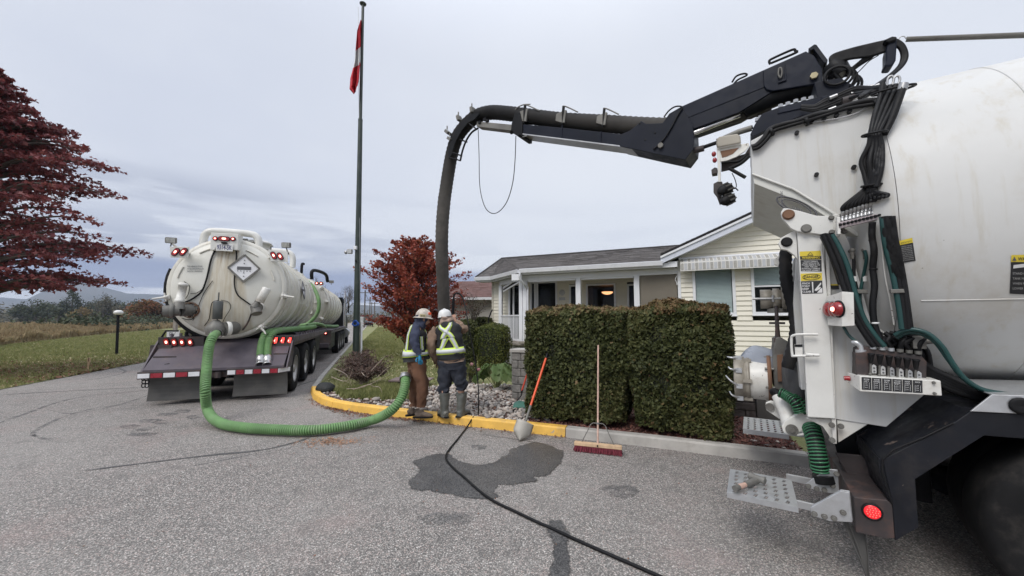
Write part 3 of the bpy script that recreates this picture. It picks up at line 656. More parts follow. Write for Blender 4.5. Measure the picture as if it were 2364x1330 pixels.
FT = [(-60,150,10,7,'far_grey','grey-green far tree at the left picture edge'),(52,140,8.2,5,'far_green','low dark green far tree, leftmost in the row'),(82,138,9.8,5,'far_green','broad dark green far tree second from the left in the row'),(108,142,8.0,3.4,'far_yellow','small tan far tree between two dark green ones'),
      (135,137,9.4,5,'far_green','dark green far tree just left of the tallest conifer'),(163,139,14.4,4.6,'far_green','tallest dark conifer of the far row'),(186,134,6.6,3.2,'far_yellow','yellow far tree in front of the dark conifers'),(205,144,9.0,4.6,'far_grey','grey-green far tree right of the yellow one'),
      (222,142,10.5,4.4,'far_green','round dark far tree left of the pale poplars'),(238,138,12.2,3.6,'far_grey','tall pale grey poplar in the far row'),(262,142,10.6,5,'far_green','green far tree beyond the lamp post'),(286,140,8.2,4.2,'far_grey','low grey far tree right of the lamp post'),(298,150,10.2,4.6,'far_green','dark far tree behind the orange tree'),(398,150,9,5.5,'far_grey','grey far tree showing behind the work lamp side of the tank')]
for i,(px,D,H,R,mt,lb) in enumerate(FT): far_tree(px,D,H,R,M[mt],lb,30+i,conic=(i == 5),low=.02)
far_tree(343,92,6.9,4.4,M['leaf_orange'],'round rusty orange tree standing alone in the dry field',77,n=4500,low=.14,name='orange_tree')
far_tree(318,100,5.3,4.0,M['leaf_orange'],'smaller reddish bush-like tree left of the round orange one',78,n=2200,low=.03,name='orange_tree')
for i,px in enumerate((118,128,142)):
    p = PD(px,740,150);bare((p.x,p.y,0),13.5,40+i,['thin leafless tree standing above the far green row, leftmost','thin leafless tree above the far green row, middle one','thin leafless tree above the far green row, next to the tall conifer'][i],.1)
# far wood beyond houses and along the road, one mass
def wood(px0,px1,D,H,mat,n,seed,name='far_wood'):
    rg = np.random.default_rng(seed);px = rg.uniform(px0,px1,n);d = D+rg.uniform(0,22,n);x = (px-CX)/FPX*d
    h = H*(.6+.4*np.sin(px*.05)*np.sin(px*.021+1)+.15*rg.normal(size=n));z = h*rg.random(n)**.8
    o = cards(name,np.stack([x,d,z],1),rnd_dirs(n),rnd_dirs(n),rg.uniform(.8,1.8,n),LEAF4,mat,kind='stuff',fold=.2);return o
wood(-700,430,170,6.0,M['far_grey'],9000,3)
wood(430,1500,175,7,M['far_grey'],7000,4)
# ---- dry reeds on the field: one mass
def reeds():
    e = [G(-260,835),G(-100,812),G(0,797),G(130,782),G(250,770),G(365,760),G(480,752)]
    xs,ys,hh = [],[],[]
    for a,b,n in zip(e,e[1:],(9000,11000,17000,17000,13000,9000)):
        u = RNG.random(n);v = RNG.random(n)**1.8*30-.2;d = (b-a);nv = Vector((-d.y,d.x,0)).normalized()
        if nv.x > 0: nv = -nv
        x = a.x+d.x*u+nv.x*v;y = a.y+d.y*u+nv.y*v;xs.append(x);ys.append(y);hh.append(.75+.45*np.sin(x*.7)*np.sin(y*.45)+.2*RNG.random(n))
    x,y,h = map(np.concatenate,(xs,ys,hh));n = len(x);nr = np.stack([-x/np.hypot(x,y)+RNG.normal(size=n)*.6,-y/np.hypot(x,y)+RNG.normal(size=n)*.6,RNG.normal(size=n)*.2],1)
    up = np.stack([RNG.normal(size=n)*.3,RNG.normal(size=n)*.3,np.ones(n)],1);h = np.clip(h,.35,1.3)
    cards('dry_grass',np.stack([x,y,h*.45],1),nr,up,h,[(-.06,-.5),(.07,-.5),(.15,.1),(.02,.55),(-.13,.15)],M['reed'],kind='stuff')
    k = RNG.random(n) < .12;sel = np.where(k)[0];c = np.stack([x[sel],y[sel],h[sel]*.6],1)
reeds()
def bushes():
    n = 9000;a,b = G(185,772),G(470,748);u = RNG.random(n);x = a.x+(b.x-a.x)*u+RNG.normal(size=n)*1.6-2;y = a.y+(b.y-a.y)*u+RNG.normal(size=n)*2;h = (1.4+.9*np.sin(u*37)+.6*np.sin(u*91))*RNG.random(n)
    cards('bramble_bank',np.stack([x,y,np.clip(h,0,3)],1),rnd_dirs(n),rnd_dirs(n),RNG.uniform(.3,.6,n),LEAF4,M['far_green'],kind='stuff',fold=.2)
bushes()
# ---- lawns: blades and fallen leaves
def blades(name,P,n,z,dens=None,hmul=1.0):
    x,y = scatter(P,n,dens);n = len(x);D = np.hypot(x,y);h = RNG.uniform(.03,.075,n)*hmul*np.clip(D/11,.8,2.6)
    nr = np.stack([-x/D+RNG.normal(size=n)*.7,-y/D+RNG.normal(size=n)*.7,.3+RNG.normal(size=n)*.2],1);up = np.stack([RNG.normal(size=n)*.5,RNG.normal(size=n)*.5,np.ones(n)],1)
    cards(name,np.stack([x,y,z+h*.4],1),nr,up,h,[(-.14,-.5),(.14,-.5),(.05,.2),(0,.55)],M['blade'],kind='stuff')
def leaves(name,P,n,z,mat,s=.07,dens=None):
    x,y = scatter(P,n,dens);n = len(x);D = np.hypot(x,y);nr = np.stack([RNG.normal(size=n)*.35,RNG.normal(size=n)*.35,np.ones(n)],1)
    cards(name,np.stack([x,y,z+RNG.uniform(.004,.02,n)],1),nr,rnd_dirs(n),RNG.uniform(.5,1.2,n)*s*np.clip(D/11,.8,1.7),LEAF5,mat,kind='stuff',fold=.25)
LL = [LF.w((-5.35,y,0)) for y in (-4,0,8,20,45)]+[G(365,762),G(250,772),G(130,785),G(0,800),G(-200,830)]
blades('left_lawn_grass',LL,70000,.012,lambda x,y: np.clip(14/np.hypot(x,y),0,1)**1.5)
tx,ty = base0 = (PD(-98,800,11).x,11.0)
leaves('left_lawn_red_leaves',LL,9000,.02,M['litter'],.085,lambda x,y: np.exp(-((x+15.5)/3.4)**2-((y-12.5)/2.2)**2)+.02)
leaves('left_lawn_yellow_leaves',LL,8000,.02,M['litter_y'],.075,lambda x,y: np.exp(-((x+16.5)/5)**2-((y-15.0)/3.5)**2)+.08)
RL = [G(735,893,.09),G(800,830,.09),G(842,785,.09),G(872,756,.09),G(960,756,.09),G(1060,780,.09),G(1090,880,.09),G(960,900,.09),G(820,905,.09)]
blades('lawn_grass',RL,50000,.09,lambda x,y: np.clip(10/np.hypot(x,y),0,1))
leaves('lawn_yellow_leaves',RL,1900,.10,M['litter_y'],.062,lambda x,y: np.exp(-((y-11)/5)**2)*(1/(1+np.exp(-(x+3.2)*2)))+.05)
bedp = [(p.x,p.y) for p in bed_edge]+[(p.x,p.y) for p in bedc[::-1]]
gp = [G(770,905,.1),G(900,888,.1),G(960,905,.1),G(940,925,.1),G(850,925,.1),G(790,920,.1)]
blades('bed_weeds',gp,7000,.10,None,2.4)
# leaves swept against the kerb, on the road
def kerb_leaves():
    P = ALL[11:21];n = 1500;k = RNG.integers(0,len(P)-1,n);u = RNG.random(n);off = -np.abs(RNG.normal(size=n))*.055-.01;pos = (k+u)/(len(P)-1);keep = RNG.random(n) < np.where((pos > .2) & (pos < .62),1,.25);
    c = []
    for i in range(n):
        if not keep[i]: continue
        a,b = P[k[i]],P[k[i]+1];t = (b-a).normalized();q = a.lerp(b,u[i]);w = 1+2.2*math.exp(-((pos[i]-.43)/.09)**2);c.append((q.x-t.y*off[i]*w,q.y+t.x*off[i]*w,.008+random.random()*.012))
    c = np.array(c);n = len(c);nr = np.stack([RNG.normal(size=n)*.5,RNG.normal(size=n)*.5,np.ones(n)],1)
    cards('kerb_leaves',c,nr,rnd_dirs(n),RNG.uniform(.018,.05,n),LEAF5,M['litter'],kind='stuff',fold=.3)
    cc = G(768,1020);n = 600;c = np.stack([cc.x+RNG.normal(size=n)*.22,cc.y+RNG.normal(size=n)*.11,RNG.uniform(.005,.012,n)],1)
    cards('wood_shavings',c,np.stack([RNG.normal(size=n)*.3,RNG.normal(size=n)*.3,np.ones(n)],1),rnd_dirs(n),RNG.uniform(.012,.04,n),[(-.15,-.5),(.15,-.5),(.12,.5),(-.12,.5)],M['shav'],kind='stuff')
    n = 260;x,y = scatter([G(0,920),G(1900,1100),G(1900,1300),G(0,1300)],n);cards('scattered_leaf_bits',np.stack([x,y,np.full(n,.008)],1),np.stack([RNG.normal(size=n)*.3,RNG.normal(size=n)*.3,np.ones(n)],1),rnd_dirs(n),RNG.uniform(.008,.024,n),LEAF4,M['litter'],kind='stuff')
M['shav'] = leafm('wood_shavings',[(.28,.15,.08),(.38,.22,.13),(.30,.16,.10),(.44,.3,.2)],.8,0)
kerb_leaves()
def bed_leaves():
    P = [(p.x,p.y) for p in bed_edge]+[(p.x,p.y) for p in bedc[::-1]];x,y = scatter(P,700);n = len(x);cards('bed_leaves',np.stack([x,y,RNG.uniform(.12,.15,n)],1),np.stack([RNG.normal(size=n)*.5,RNG.normal(size=n)*.5,np.ones(n)],1),rnd_dirs(n),RNG.uniform(.02,.06,n),LEAF5,M['litter'],kind='stuff',fold=.3)
bed_leaves()
# mulch chips
mp_ = [(p.x,p.y) for p in mul[:3]]+[(p.x+hv.x*1.6,p.y+hv.y*1.6) for p in mul[:3][::-1]]
def mulch_chips():
    P = [(p.x,p.y) for p in mul]+[(p.x+hv.x*1.7,p.y+hv.y*1.7) for p in mul[::-1]];x,y = scatter(P,9000,lambda x,y: (np.hypot(x,y) < 9)*1.0);n = len(x)
    cards('mulch_chips',np.stack([x,y,RNG.uniform(.103,.125,n)],1),np.stack([RNG.normal(size=n)*.6,RNG.normal(size=n)*.6,np.ones(n)],1),rnd_dirs(n),RNG.uniform(.02,.06,n),[(-.2,-.5),(.22,-.45),(.15,.5),(-.15,.45)],M['chip'],kind='stuff')
M['chip'] = leafm('bark_chips',[(.06,.03,.025),(.13,.05,.045),(.20,.09,.07),(.24,.18,.14)],.9,0)
mulch_chips()
# ---- stones of the rock bed
def stones():
    protos = []
    for k in range(6):
        b = MB();b.sph((0,0,0),1,10,(1,.78,.58));me = b.mesh('stone',M['stone']);co = [v.co.copy() for v in me.vertices]
        for v in me.vertices: v.co *= 1+.22*noise.noise(v.co*1.3+Vector((k*7,0,0)))
        protos.append(me)
    bed = [(p.x,p.y) for p in bed_edge]+[(p.x,p.y) for p in bedc[::-1]]
    dn = lambda x,y: np.where(x < -2.45,.35+.65*(y < 6.9),1.0)
    x,y = scatter(bed,3600,dn);n = len(x);r = np.clip(RNG.lognormal(-3.75,.38,n),.011,.07);r *= np.where(x < -1.6,.9,1.1)
    show = r/np.hypot(x,y);order = np.argsort(-show);big = order[:300];rest = order[300:]
    for i in big:
        o = bpy.data.objects.new('stone',protos[i % 6]);C.objects.link(o);o.parent = rock_bed;o.location = (x[i],y[i],.096+r[i]*.35+RNG.uniform(0,.02));o.rotation_euler = tuple(RNG.uniform(-.5,.5,2))+(RNG.uniform(0,6.3),);o.scale = (r[i],)*3
    V = [np.array([v.co[:] for v in me.vertices]) for me in protos];Fs = [[tuple(p.vertices) for p in me.polygons] for me in protos];b = MB()
    for i in rest:
        k = i % 6;a = RNG.uniform(0,6.3);ca,sa = math.cos(a),math.sin(a);v = V[k]*r[i];q = np.stack([v[:,0]*ca-v[:,1]*sa+x[i],v[:,0]*sa+v[:,1]*ca+y[i],v[:,2]+.096+r[i]*.3+RNG.uniform(0,.015)],1);b.add(q.tolist(),Fs[k],True)
    o = b.build('stone_bits',M['stone']);o['kind'] = 'stuff';o.parent = rock_bed
    # stones in the mulch at the truck end
    for k,(px,py,s) in enumerate(((1775,1008,.055),(1752,1036,.02),(1795,1020,.03),(1810,1035,.03),(1740,1018,.03),(1770,1028,.025),(1830,1025,.035),(1726,1003,.025),(1800,1000,.03),(1846,1040,.03))):
        p = G(px,py,.11);o = bpy.data.objects.new('garden_stone',protos[k % 6]);C.objects.link(o);o.location = p;o.scale = (s*1.25,s,s*.9);o.rotation_euler = (0,0,k*.6)
        tag(o,'large smooth grey stone under the far metal step' if k == 0 else ['','tiny brown stone at the left front of the far step, near the kerb','grey stone just right of the large smooth one','pale grey stone right of and below the large smooth one','grey stone left of the large smooth one','small stone directly below the large smooth one','rightmost but one stone beyond the far step, close to the truck','stone nearest the hedge foot, left of the far step','stone above and right of the large smooth one','stone farthest right by the kerb under the truck tail'][k],'stone',None if k == 0 else 'small stones under the far step')
    for k,(px,py,s,lb) in enumerate(((829,898,.075,'flat white slab stone in the weeds near the black rock'),(868,925,.085,'round pale lichen-covered stone in the rock bed'),(917,893,.07,'white rounded stone beside the open vault lid'),(770,915,.06,'pale rough stone just behind the yellow kerb curve'),(1240,945,.21,'large grey boulder at the left foot of the hedge'),(1062,900,.10,'grey edging stone behind the man with rubber boots'),(1090,905,.09,'grey edging stone under the rhubarb leaves, left of the other'),(1150,905,.12,'brownish stone under the big leaves'))):
        p = G(px,py,.1);o = bpy.data.objects.new('rock',protos[(k*2) % 6]);C.objects.link(o);o.location = p+Vector((0,0,s*.3));o.scale = (s*1.3,s,s*(.5 if k == 0 else .95));o.rotation_euler = (0,0,k);tag(o,lb,'stone')
stones()
# ---- clipped hedges
def clipped(name,label,fr,lo,hi,mat,n,size,cat='hedge',rnd=.3,top=None,seed=3,wob=.07,shape=None,taper=0.0,topn=0,group=None):
    rg = np.random.default_rng(seed);lo,hi = np.array(lo,float),np.array(hi,float);c = (lo+hi)/2;h = (hi-lo)/2;base = fr.w((c[0],c[1],lo[2]));t = thing(name,label,cat,tuple(base),fr.a,group)
    b = MB(fr);seg = 26;vs = [];fs = []      # dark woody core
    b.sph(tuple(c),1,16,tuple(h*.86));
    def sup(v,e=.38):
        m = np.max(np.abs(v),axis=1,keepdims=True);s = v/m;l = np.linalg.norm(v,axis=1,keepdims=True);return s*(1-rnd)+(v/l)*rnd*1.25
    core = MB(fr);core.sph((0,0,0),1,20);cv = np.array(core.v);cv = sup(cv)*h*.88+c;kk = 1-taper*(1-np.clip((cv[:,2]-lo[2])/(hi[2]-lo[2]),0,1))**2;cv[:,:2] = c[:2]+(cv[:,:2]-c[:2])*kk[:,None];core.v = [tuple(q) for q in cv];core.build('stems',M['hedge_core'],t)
    d = rg.normal(size=(n,3));d[:,2] = np.abs(d[:,2])*np.where(rg.random(n) < .62,1,-1)
    # even cover of the box faces
    ar = np.array([h[1]*h[2],h[0]*h[2],h[0]*h[1]]);ax = rg.choice(3,n,p=ar/ar.sum());u = rg.uniform(-1,1,(n,3));u[np.arange(n),ax] = np.sign(rg.random(n)-.5);u[(ax == 2),2] = 1
    s = sup(u);nrm = s/np.linalg.norm(s,axis=1,keepdims=True)
    pos = c+s*h;pp = np.array([[noise.noise(Vector(q)*2.2),noise.noise(Vector(q)*6.5)] for q in pos[:,:]]);dep = wob*pp[:,0]+wob*.65*pp[:,1]-np.abs(rg.normal(size=n))*wob*.8
    pos = pos+nrm*dep[:,None];k = 1-taper*(1-np.clip((pos[:,2]-lo[2])/(hi[2]-lo[2]),0,1))**2;pos[:,:2] = c[:2]+(pos[:,:2]-c[:2])*k[:,None]
    W = np.array([fr.w(q) for q in pos]);nw = np.array([fr.dw(q) for q in nrm]);out = nw*.8+rnd_dirs(n)*.9;up = nw*.9+rnd_dirs(n)*.8+np.array([0,0,.5])
    mi = None;mats = mat
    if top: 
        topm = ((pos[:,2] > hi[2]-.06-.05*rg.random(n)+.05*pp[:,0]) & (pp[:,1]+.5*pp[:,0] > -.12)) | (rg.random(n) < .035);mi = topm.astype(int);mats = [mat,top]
    cards('foliage',W,out,up,rg.uniform(.55,1.25,n)*size,shape or LEAF4,mats,t,fold=.3,mi=mi);return t
SPRAY = [(0,-.5),(.16,-.25),(.34,.05),(.14,.1),(.1,.45),(-.08,.5),(-.15,.12),(-.36,.12),(-.14,-.25)]
kq = G(1245,985,.1);hl = HF.l(G(1245,978,.1));hr = HF.l(G(1690,1022,.1));x0,x1 = hl.x-.05,hr.x-.05;yq = hl.y+.02;xm = HF.hit(1447,850,'y',yq).x
TOPZ = HF.hit(1447,711,'y',yq).z
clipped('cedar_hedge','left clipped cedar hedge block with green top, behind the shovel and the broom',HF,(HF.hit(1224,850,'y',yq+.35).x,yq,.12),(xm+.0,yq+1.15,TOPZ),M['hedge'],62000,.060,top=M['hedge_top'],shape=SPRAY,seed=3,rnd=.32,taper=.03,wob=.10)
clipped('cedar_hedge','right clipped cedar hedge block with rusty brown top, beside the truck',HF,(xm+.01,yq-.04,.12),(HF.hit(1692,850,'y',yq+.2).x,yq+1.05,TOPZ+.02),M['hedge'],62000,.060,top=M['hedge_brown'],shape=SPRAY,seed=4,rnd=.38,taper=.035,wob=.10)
p0 = HF.hit(1088,850,'y',-.9);p1 = HF.hit(1158,850,'y',-.9);g0 = HF.l(G(1120,862,.1))
yy = g0.y;a0 = HF.hit(1090,800,'y',yy);a1 = HF.hit(1157,800,'y',yy);zt = HF.hit(1120,752,'y',yy).z
clipped('clipped_shrub','squared clipped shrub with yellow-green leaves left of the porch',HF,(a0.x,yy,.12),(a1.x,yy+.85,zt),M['box_leaf'],11000,.05,'shrub',rnd=.45,taper=.25,seed=8)
def shrub_at(pl,pr,pt,pb,D,label,mat,n,size,seed,name='shrub',rnd=.5,dd=.8,taper=.1,cat='shrub'):
    l,r,t_,b_ = PD(pl,pb,D),PD(pr,pb,D),PD(pl,pt,D),PD(pl,pb,D);fr = Frame((0,0,0),0);return clipped(name,label,fr,(l.x,D,max(.1,b_.z)),(r.x,D+dd,t_.z),mat,n,size,cat,rnd=rnd,seed=seed,taper=taper)
shrub_at(1040,1098,742,868,11.5,'darker clipped shrub behind the squared yellow-green one',M['hedge'],7000,.07,12,'clipped_shrub',.4)
shrub_at(1092,1135,735,770,14,'low dark hedge in front of the neighbouring house',M['hedge'],4000,.08,13,'low_hedge',.3,cat='hedge')
shrub_at(925,1000,744,800,21,'dark round shrub at the foot of the red maple',M['hedge'],4000,.12,14,'shrub')
# small purple-leaved shrub by the neighbour, thin twigs
def twiggy(name,label,base,R,H,mat,nst,nl,leaf,seed,cat='shrub',up=.9,shape=LEAF4,twr=.006,wide=1.0,tm=None):
    rg = np.random.default_rng(seed);t = thing(name,label,cat,tuple(base));b = MB(Frame(base,0));tips = []
    for i in range(nst):
        a = rg.uniform(0,2*PI);e = rg.uniform(.15,1)*R*wide;h = H*rg.uniform(.45,1)*(1-.45*(e/(R*wide))**2)
        p = [Vector((rg.normal()*.05*R,rg.normal()*.05*R,0)),Vector((math.cos(a)*e*.35,math.sin(a)*e*.35,h*.5)),Vector((math.cos(a)*e*.8+rg.normal()*.05,math.sin(a)*e*.8+rg.normal()*.05,h*.85)),Vector((math.cos(a)*e+rg.normal()*.08*R,math.sin(a)*e+rg.normal()*.08*R,h))]
        L = catmull(p,4);b.tube(L,[twr*(1.3-k/len(L)) for k in range(len(L))],4);tips += L[4:]
        for k in range(3):
            q = L[rg.integers(5,len(L)-1)];d = Vector(rg.normal(size=3))*.13*H;d.z = abs(d.z)*up;b.tube([q,q+d*.6,q+d+Vector((0,0,.02))],[twr*.6,twr*.5,twr*.25],3,cap=False);tips += [q+d*.6,q+d]
    b.build('stems',tm or M['bark'],t);T = np.array([tuple(q) for q in tips]);c = T[rg.integers(0,len(T),nl)]+rg.normal(size=(nl,3))*.035*H+np.array(base);c[:,2] = np.maximum(c[:,2],base[2]+.02)
    cards('foliage',c,rnd_dirs(nl),rnd_dirs(nl)+np.array([0,0,.4]),rg.uniform(.5,1.2,nl)*leaf,shape,mat,t,fold=.3);return t
twiggy('purple_shrub','thin purple-leaved shrub in front of the neighbouring garage wall',PD(1092,745,13.6),.8,1.15,M['dkshrub'],30,420,.07,5,twr=.008)
M['twig_pale'] = pm('pale_twigs',(.34,.28,.23),.8,var=.3,vs=20,bump=.2)
M['dry_leaf'] = leafm('withered_leaves',[(.045,.028,.024),(.09,.055,.048),(.13,.085,.07),(.17,.12,.09)],.8,.1)
b0 = G(838,890,.1)
twiggy('withered_shrub','withered brown shrub with pale twigs at the foot of the flagpole',b0,.62,.85,M['dry_leaf'],120,6500,.055,6,twr=.005,tm=M['twig_pale'])
bt = thing('pruned_branches','heap of pale pruned branches lying in front of the withered shrub','branches',tuple(G(830,900,.1)))
for k,pl in enumerate((((800,898,.25),(840,893,.12),(905,862,.35)),((765,870,.1),(800,880,.25),(815,850,.45)),((858,855,.3),(880,832,.45),(890,822,.55)),((815,900,.12),(850,888,.18),(862,892,.12)),((870,872,.1),(885,858,.45),(893,850,.5)),((770,850,.2),(800,865,.3),(812,892,.12)),((835,860,.3),(842,868,.35),(848,870,.3)),((860,893,.1),(876,894,.15),(882,908,.1)))):
    b = MB();b.tube([PD(x,y,7.4-z*.6) for x,y,z in pl],[.007,.006,.003],5,sub=3);b.build('branch',M['twig_pale'],bt)
# rose bush and flowers
twiggy('rose_bush','low rose bush with two pink blooms behind the man in rubber boots',G(1085,885,.1),.42,.52,M['box_leaf'],26,700,.055,9)
for k,(px,py) in enumerate(((1089,841),(1105,853),(1063,848))):
    c = PD(px,py,7.6 if k < 2 else 8.4);n = 60;d = rnd_dirs(n);cards('rose_bloom',np.array(c)+d*.03*np.array([1,1,.8]),d,rnd_dirs(n),np.full(n,.05 if k < 2 else .03),LEAF4,M['petal'])
    o = bpy.context.scene.objects[-1]
    for q in bpy.data.objects:
        if q.name.startswith('rose_bloom') and 'label' not in q: tag(q,['pink rose bloom, the upper left of the pair','paler pink rose bloom, the lower right of the pair','small red-pink bloom beside the standing hose'][k],'flower')
# rhubarb-like plant: big leaves, each one a part
def bigplant():
    base = G(1145,900,.1);t = thing('rhubarb_plant','rhubarb-like plant with large crinkled green leaves beside the stone pillar','plant',tuple(base));rg = random.Random(4)
    for i in range(22):
        a = rg.uniform(0,2*PI);e = rg.uniform(.12,.46);h = .50*(1-(e/.62)**2)+rg.uniform(0,.10);tip = Vector((math.cos(a)*e,math.sin(a)*e*.7,h));s = rg.uniform(.11,.17);out = Vector((math.cos(a),math.sin(a),-.3-1.2*e)).normalized();side = out.cross(Vector((0,0,1))).normalized();nv = side.cross(out)
        b = MB(Frame(base,0));n,m = 9,7;vs = []
        for j in range(n):
            v = j/(n-1);wd = s*1.05*math.sin(PI*min(1,.12+v*.9))**.6*(1+.12*math.sin(v*19))
            for k in range(m):
                u = (k/(m-1)-.5)*2;cr = .018*math.sin(v*22+abs(u)*6)+.016*math.cos(u*9);vs.append(tip+out*(s*2*(v-.2))+side*(wd*u)+nv*(.05*abs(u)+cr-.10*v*v)+Vector((0,0,0)))
        b.add(vs,[(j*m+k,j*m+k+1,(j+1)*m+k+1,(j+1)*m+k) for j in range(n-1) for k in range(m-1)],True)
        b.build('leaf',M['bigleaf'],t)
        b = MB(Frame(base,0));b.tube([(0,0,0),tip*.55+Vector((0,0,.08)),tip-out*s*.3],[.012,.009,.006],5,sub=3);b.build('stalk',M['bigstalk'],t)
M['bigstalk'] = pm('leaf_stalk',(.20,.22,.09),.6)
bigplant()
# ================================================================ LEFT ROAD TRAIN: tank trailer and the tank truck ahead of it
RC,ZC = 1.05,2.36
def stad(b,c,ex,ez,hx,hz,y,th,n=10):
    """rounded bar (stadium) in the x-z plane"""
    pass
def oval_light(fr,parent,c,ang,l,w_,th=.03,facing=(0,-1,0)):
    """red oval lamp: lens body, dark surround, bright core"""
    f = Vector(facing).normalized();up = Vector((0,0,1));sd_ = up.cross(f).normalized();d = sd_*math.sin(ang)+up*math.cos(ang);e = f.cross(d);c = Vector(c)
    def ring(L,W,n=8):
        out = []
        for k in range(n*2):
            if k < n: a = PI*k/(n-1);q = d*(L/2-W/2)+d*math.sin(a)*W/2+e*math.cos(a)*W/2
            else: a = PI*(k-n)/(n-1);q = -d*(L/2-W/2)-d*math.sin(a)*W/2-e*math.cos(a)*W/2
            out.append(q)
        return out
    b = MB(fr);b.prism([c+q for q in ring(l*1.14,w_*1.25)],f*th*.6);s = b.build('lamp_surround',M['rubber'],parent)
    b = MB(fr);b.prism([c+q+f*th*.5 for q in ring(l,w_)],f*th*.5);b.build('lamp_lens',M['red_lens'],s)
    b = MB(fr);b.prism([c+q+f*th*1.0 for q in ring(l*.36,w_*.42)],f*.004);b.build('lamp_glow',M['red_hot'],s)
    return s
def wheel(fr,parent,c,ax,R=.52,wd=.28,dual=True,name='wheel',rimm=None,detail=24,rk=.58):
    ax = Vector(ax).normalized();b = MB(fr);c = Vector(c)
    prof = [(R*rk,0),(R*(rk+.04),-.01),(R*.93,-.015),(R*.985,.015),(R,.05),(R,wd-.05),(R*.985,wd-.015),(R*.93,wd+.01),(R*(rk+.02),wd)]
    b.lathe(prof,c,ax*-1,detail);w_ = b.build('tyre',M['tyre'],parent)
    w_.name = name;FR[w_.name] = fr_of(parent)
    # tread grooves, wheel disc, hub and nuts
    b = MB(fr);b.lathe([(R*rk,.0),(R*(rk+.02),-.006),(R*(rk-.03),.03),(R*(rk-.08),.12),(R*.30,.15),(R*.28,.10),(R*.2,.09),(R*.18,.02),(0.001,.015)],c,ax*-1,detail);rim = b.build('rim',rimm or M['rim'],w_)
    b = MB(fr);x = ax.orthogonal().normalized();y = ax.cross(x)
    for k in range(10):
        a = k*PI/5;q = c+x*(R*.25*math.cos(a))+y*(R*.25*math.sin(a))-ax*.10;b.cyl(q,q+ax*.035,.014,6,smooth=False)
    b.build('wheel_nut',M['greycast'],w_);
    b = MB(fr)
    for k in range(3):
        h = wd*(.25+.25*k);b.lathe([(R+.001,h-.008),(R+.001,h+.008)],c,ax*-1,detail)
    return w_
M['tank_tint'] = M['tank_l']
def hazard_board(fr,parent,c,ux,uz,s,mat_in,frame_m=M['steel']):
    """diamond placard holder"""
    c,ux,uz = Vector(c),Vector(ux),Vector(uz);nrm = uz.cross(ux).normalized()
    if nrm.y > 0: nrm = -nrm
    dm = lambda k: [c+uz*s*k,c+ux*s*k,c-uz*s*k,c-ux*s*k]
    b = MB(fr);b.prism(dm(1),nrm*.012);o = b.build('placard',mat_in,parent)
    b = MB(fr);P = dm(1.03)
    for i in range(4): b.beam(P[i]+nrm*.014,P[(i+1) % 4]+nrm*.014,.035,.03,nrm)
    b.build('placard_frame',M['greycast'],o)
    b = MB(fr);b.beam(c-ux*s*.45+nrm*.015,c+ux*s*.45+nrm*.015,.07*s/.3,.01,nrm);b.build('placard_bar',M['ink'],o)
    b = MB(fr)
    for k in (-.62,-.36,.36,.62):
        q = c+uz*s*k+nrm*.014;b.cyl(q,q+nrm*.01,.012,6)
    for k in (-.4,-.2,0,.2,.4):
        q = c+ux*s*k-uz*s*.22+nrm*.014;b.cyl(q,q+nrm*.008,.010,6)
    b.build('placard_stud',M['ink'],o);return o
def lp(px,py,y): return LF.hit(px,py,'y',y)
def door_mat():
    m,nt,B = _mat('rear_door_stained_white');T = NT(nt);tc = T.n('ShaderNodeTexCoord').outputs['Object'];sp = T.n('ShaderNodeSeparateXYZ');T.L(tc,sp.inputs[0]);x,z = sp.outputs[0],sp.outputs[2]
    c = T.mix(T.mr(T.noise(tc,2.2,5,.6),.3,.7),(.60,.59,.53),(.66,.65,.60));ax = T.math('ABSOLUTE',T.math('ADD',x,.02));lim = T.mr(z,3.3,1.4,.20,.52,False)
    inn = T.mr(T.math('SUBTRACT',lim,ax),-.03,.05);st = T.noise(T.mapping(tc,(7,1,.7)),2,7,.65);k = T.math('MULTIPLY',inn,T.mr(st,.3,.7,.25,.95));c = T.mix(k,c,(.47,.41,.30))
    run_ = T.math('MULTIPLY',T.math('MULTIPLY',inn,T.mr(z,2.5,3.2)),T.mr(T.noise(T.mapping(tc,(14,1,.6)),2.2,6,.7),.5,.68));c = T.mix(run_,c,(.24,.14,.07))
    low = T.math('MULTIPLY',T.mr(z,1.9,1.35),T.mr(T.noise(tc,4,7,.65),.35,.6,0,.6));c = T.mix(low,c,(.36,.32,.25));T.L(c,B.inputs['Base Color']);B.inputs['Roughness'].default_value = .42;T.bump(T.noise(tc,6,5),.05,.01,B);return m
M['door_l'] = door_mat()
def helix(fr,q,r,pitch,parent=None,name='hose',m0='hose_under',m1='hose_green',origin=None,k=.34,n0=14):
    """hose wound with a round spiral: core tube and spiral rib"""
    b = MB(fr);b.tube(q,r,16);o = b.build(name,M[m0],parent,origin=origin);L = [0]
    for a,c in zip(q,q[1:]): L.append(L[-1]+(c-a).length)
    n = int(L[-1]/pitch*n0);P = [];x = (q[1]-q[0]).orthogonal().normalized();j = 0
    for i in range(n+1):
        t = L[-1]*i/n
        while j < len(L)-2 and L[j+1] < t: j += 1
        f = (t-L[j])/max(L[j+1]-L[j],1e-9);c = q[j].lerp(q[j+1],f);tg = (q[min(j+1,len(q)-1)]-q[j]).normalized();x = (x-tg*x.dot(tg)).normalized();y = tg.cross(x);a = 2*PI*i/n0;P.append(c+(x*math.cos(a)+y*math.sin(a))*(r+pitch*.04))
    b = MB(fr);b.tube(P,pitch*k,5,cap=False);s_ = b.build('hose_spiral',M[m1],o);return o
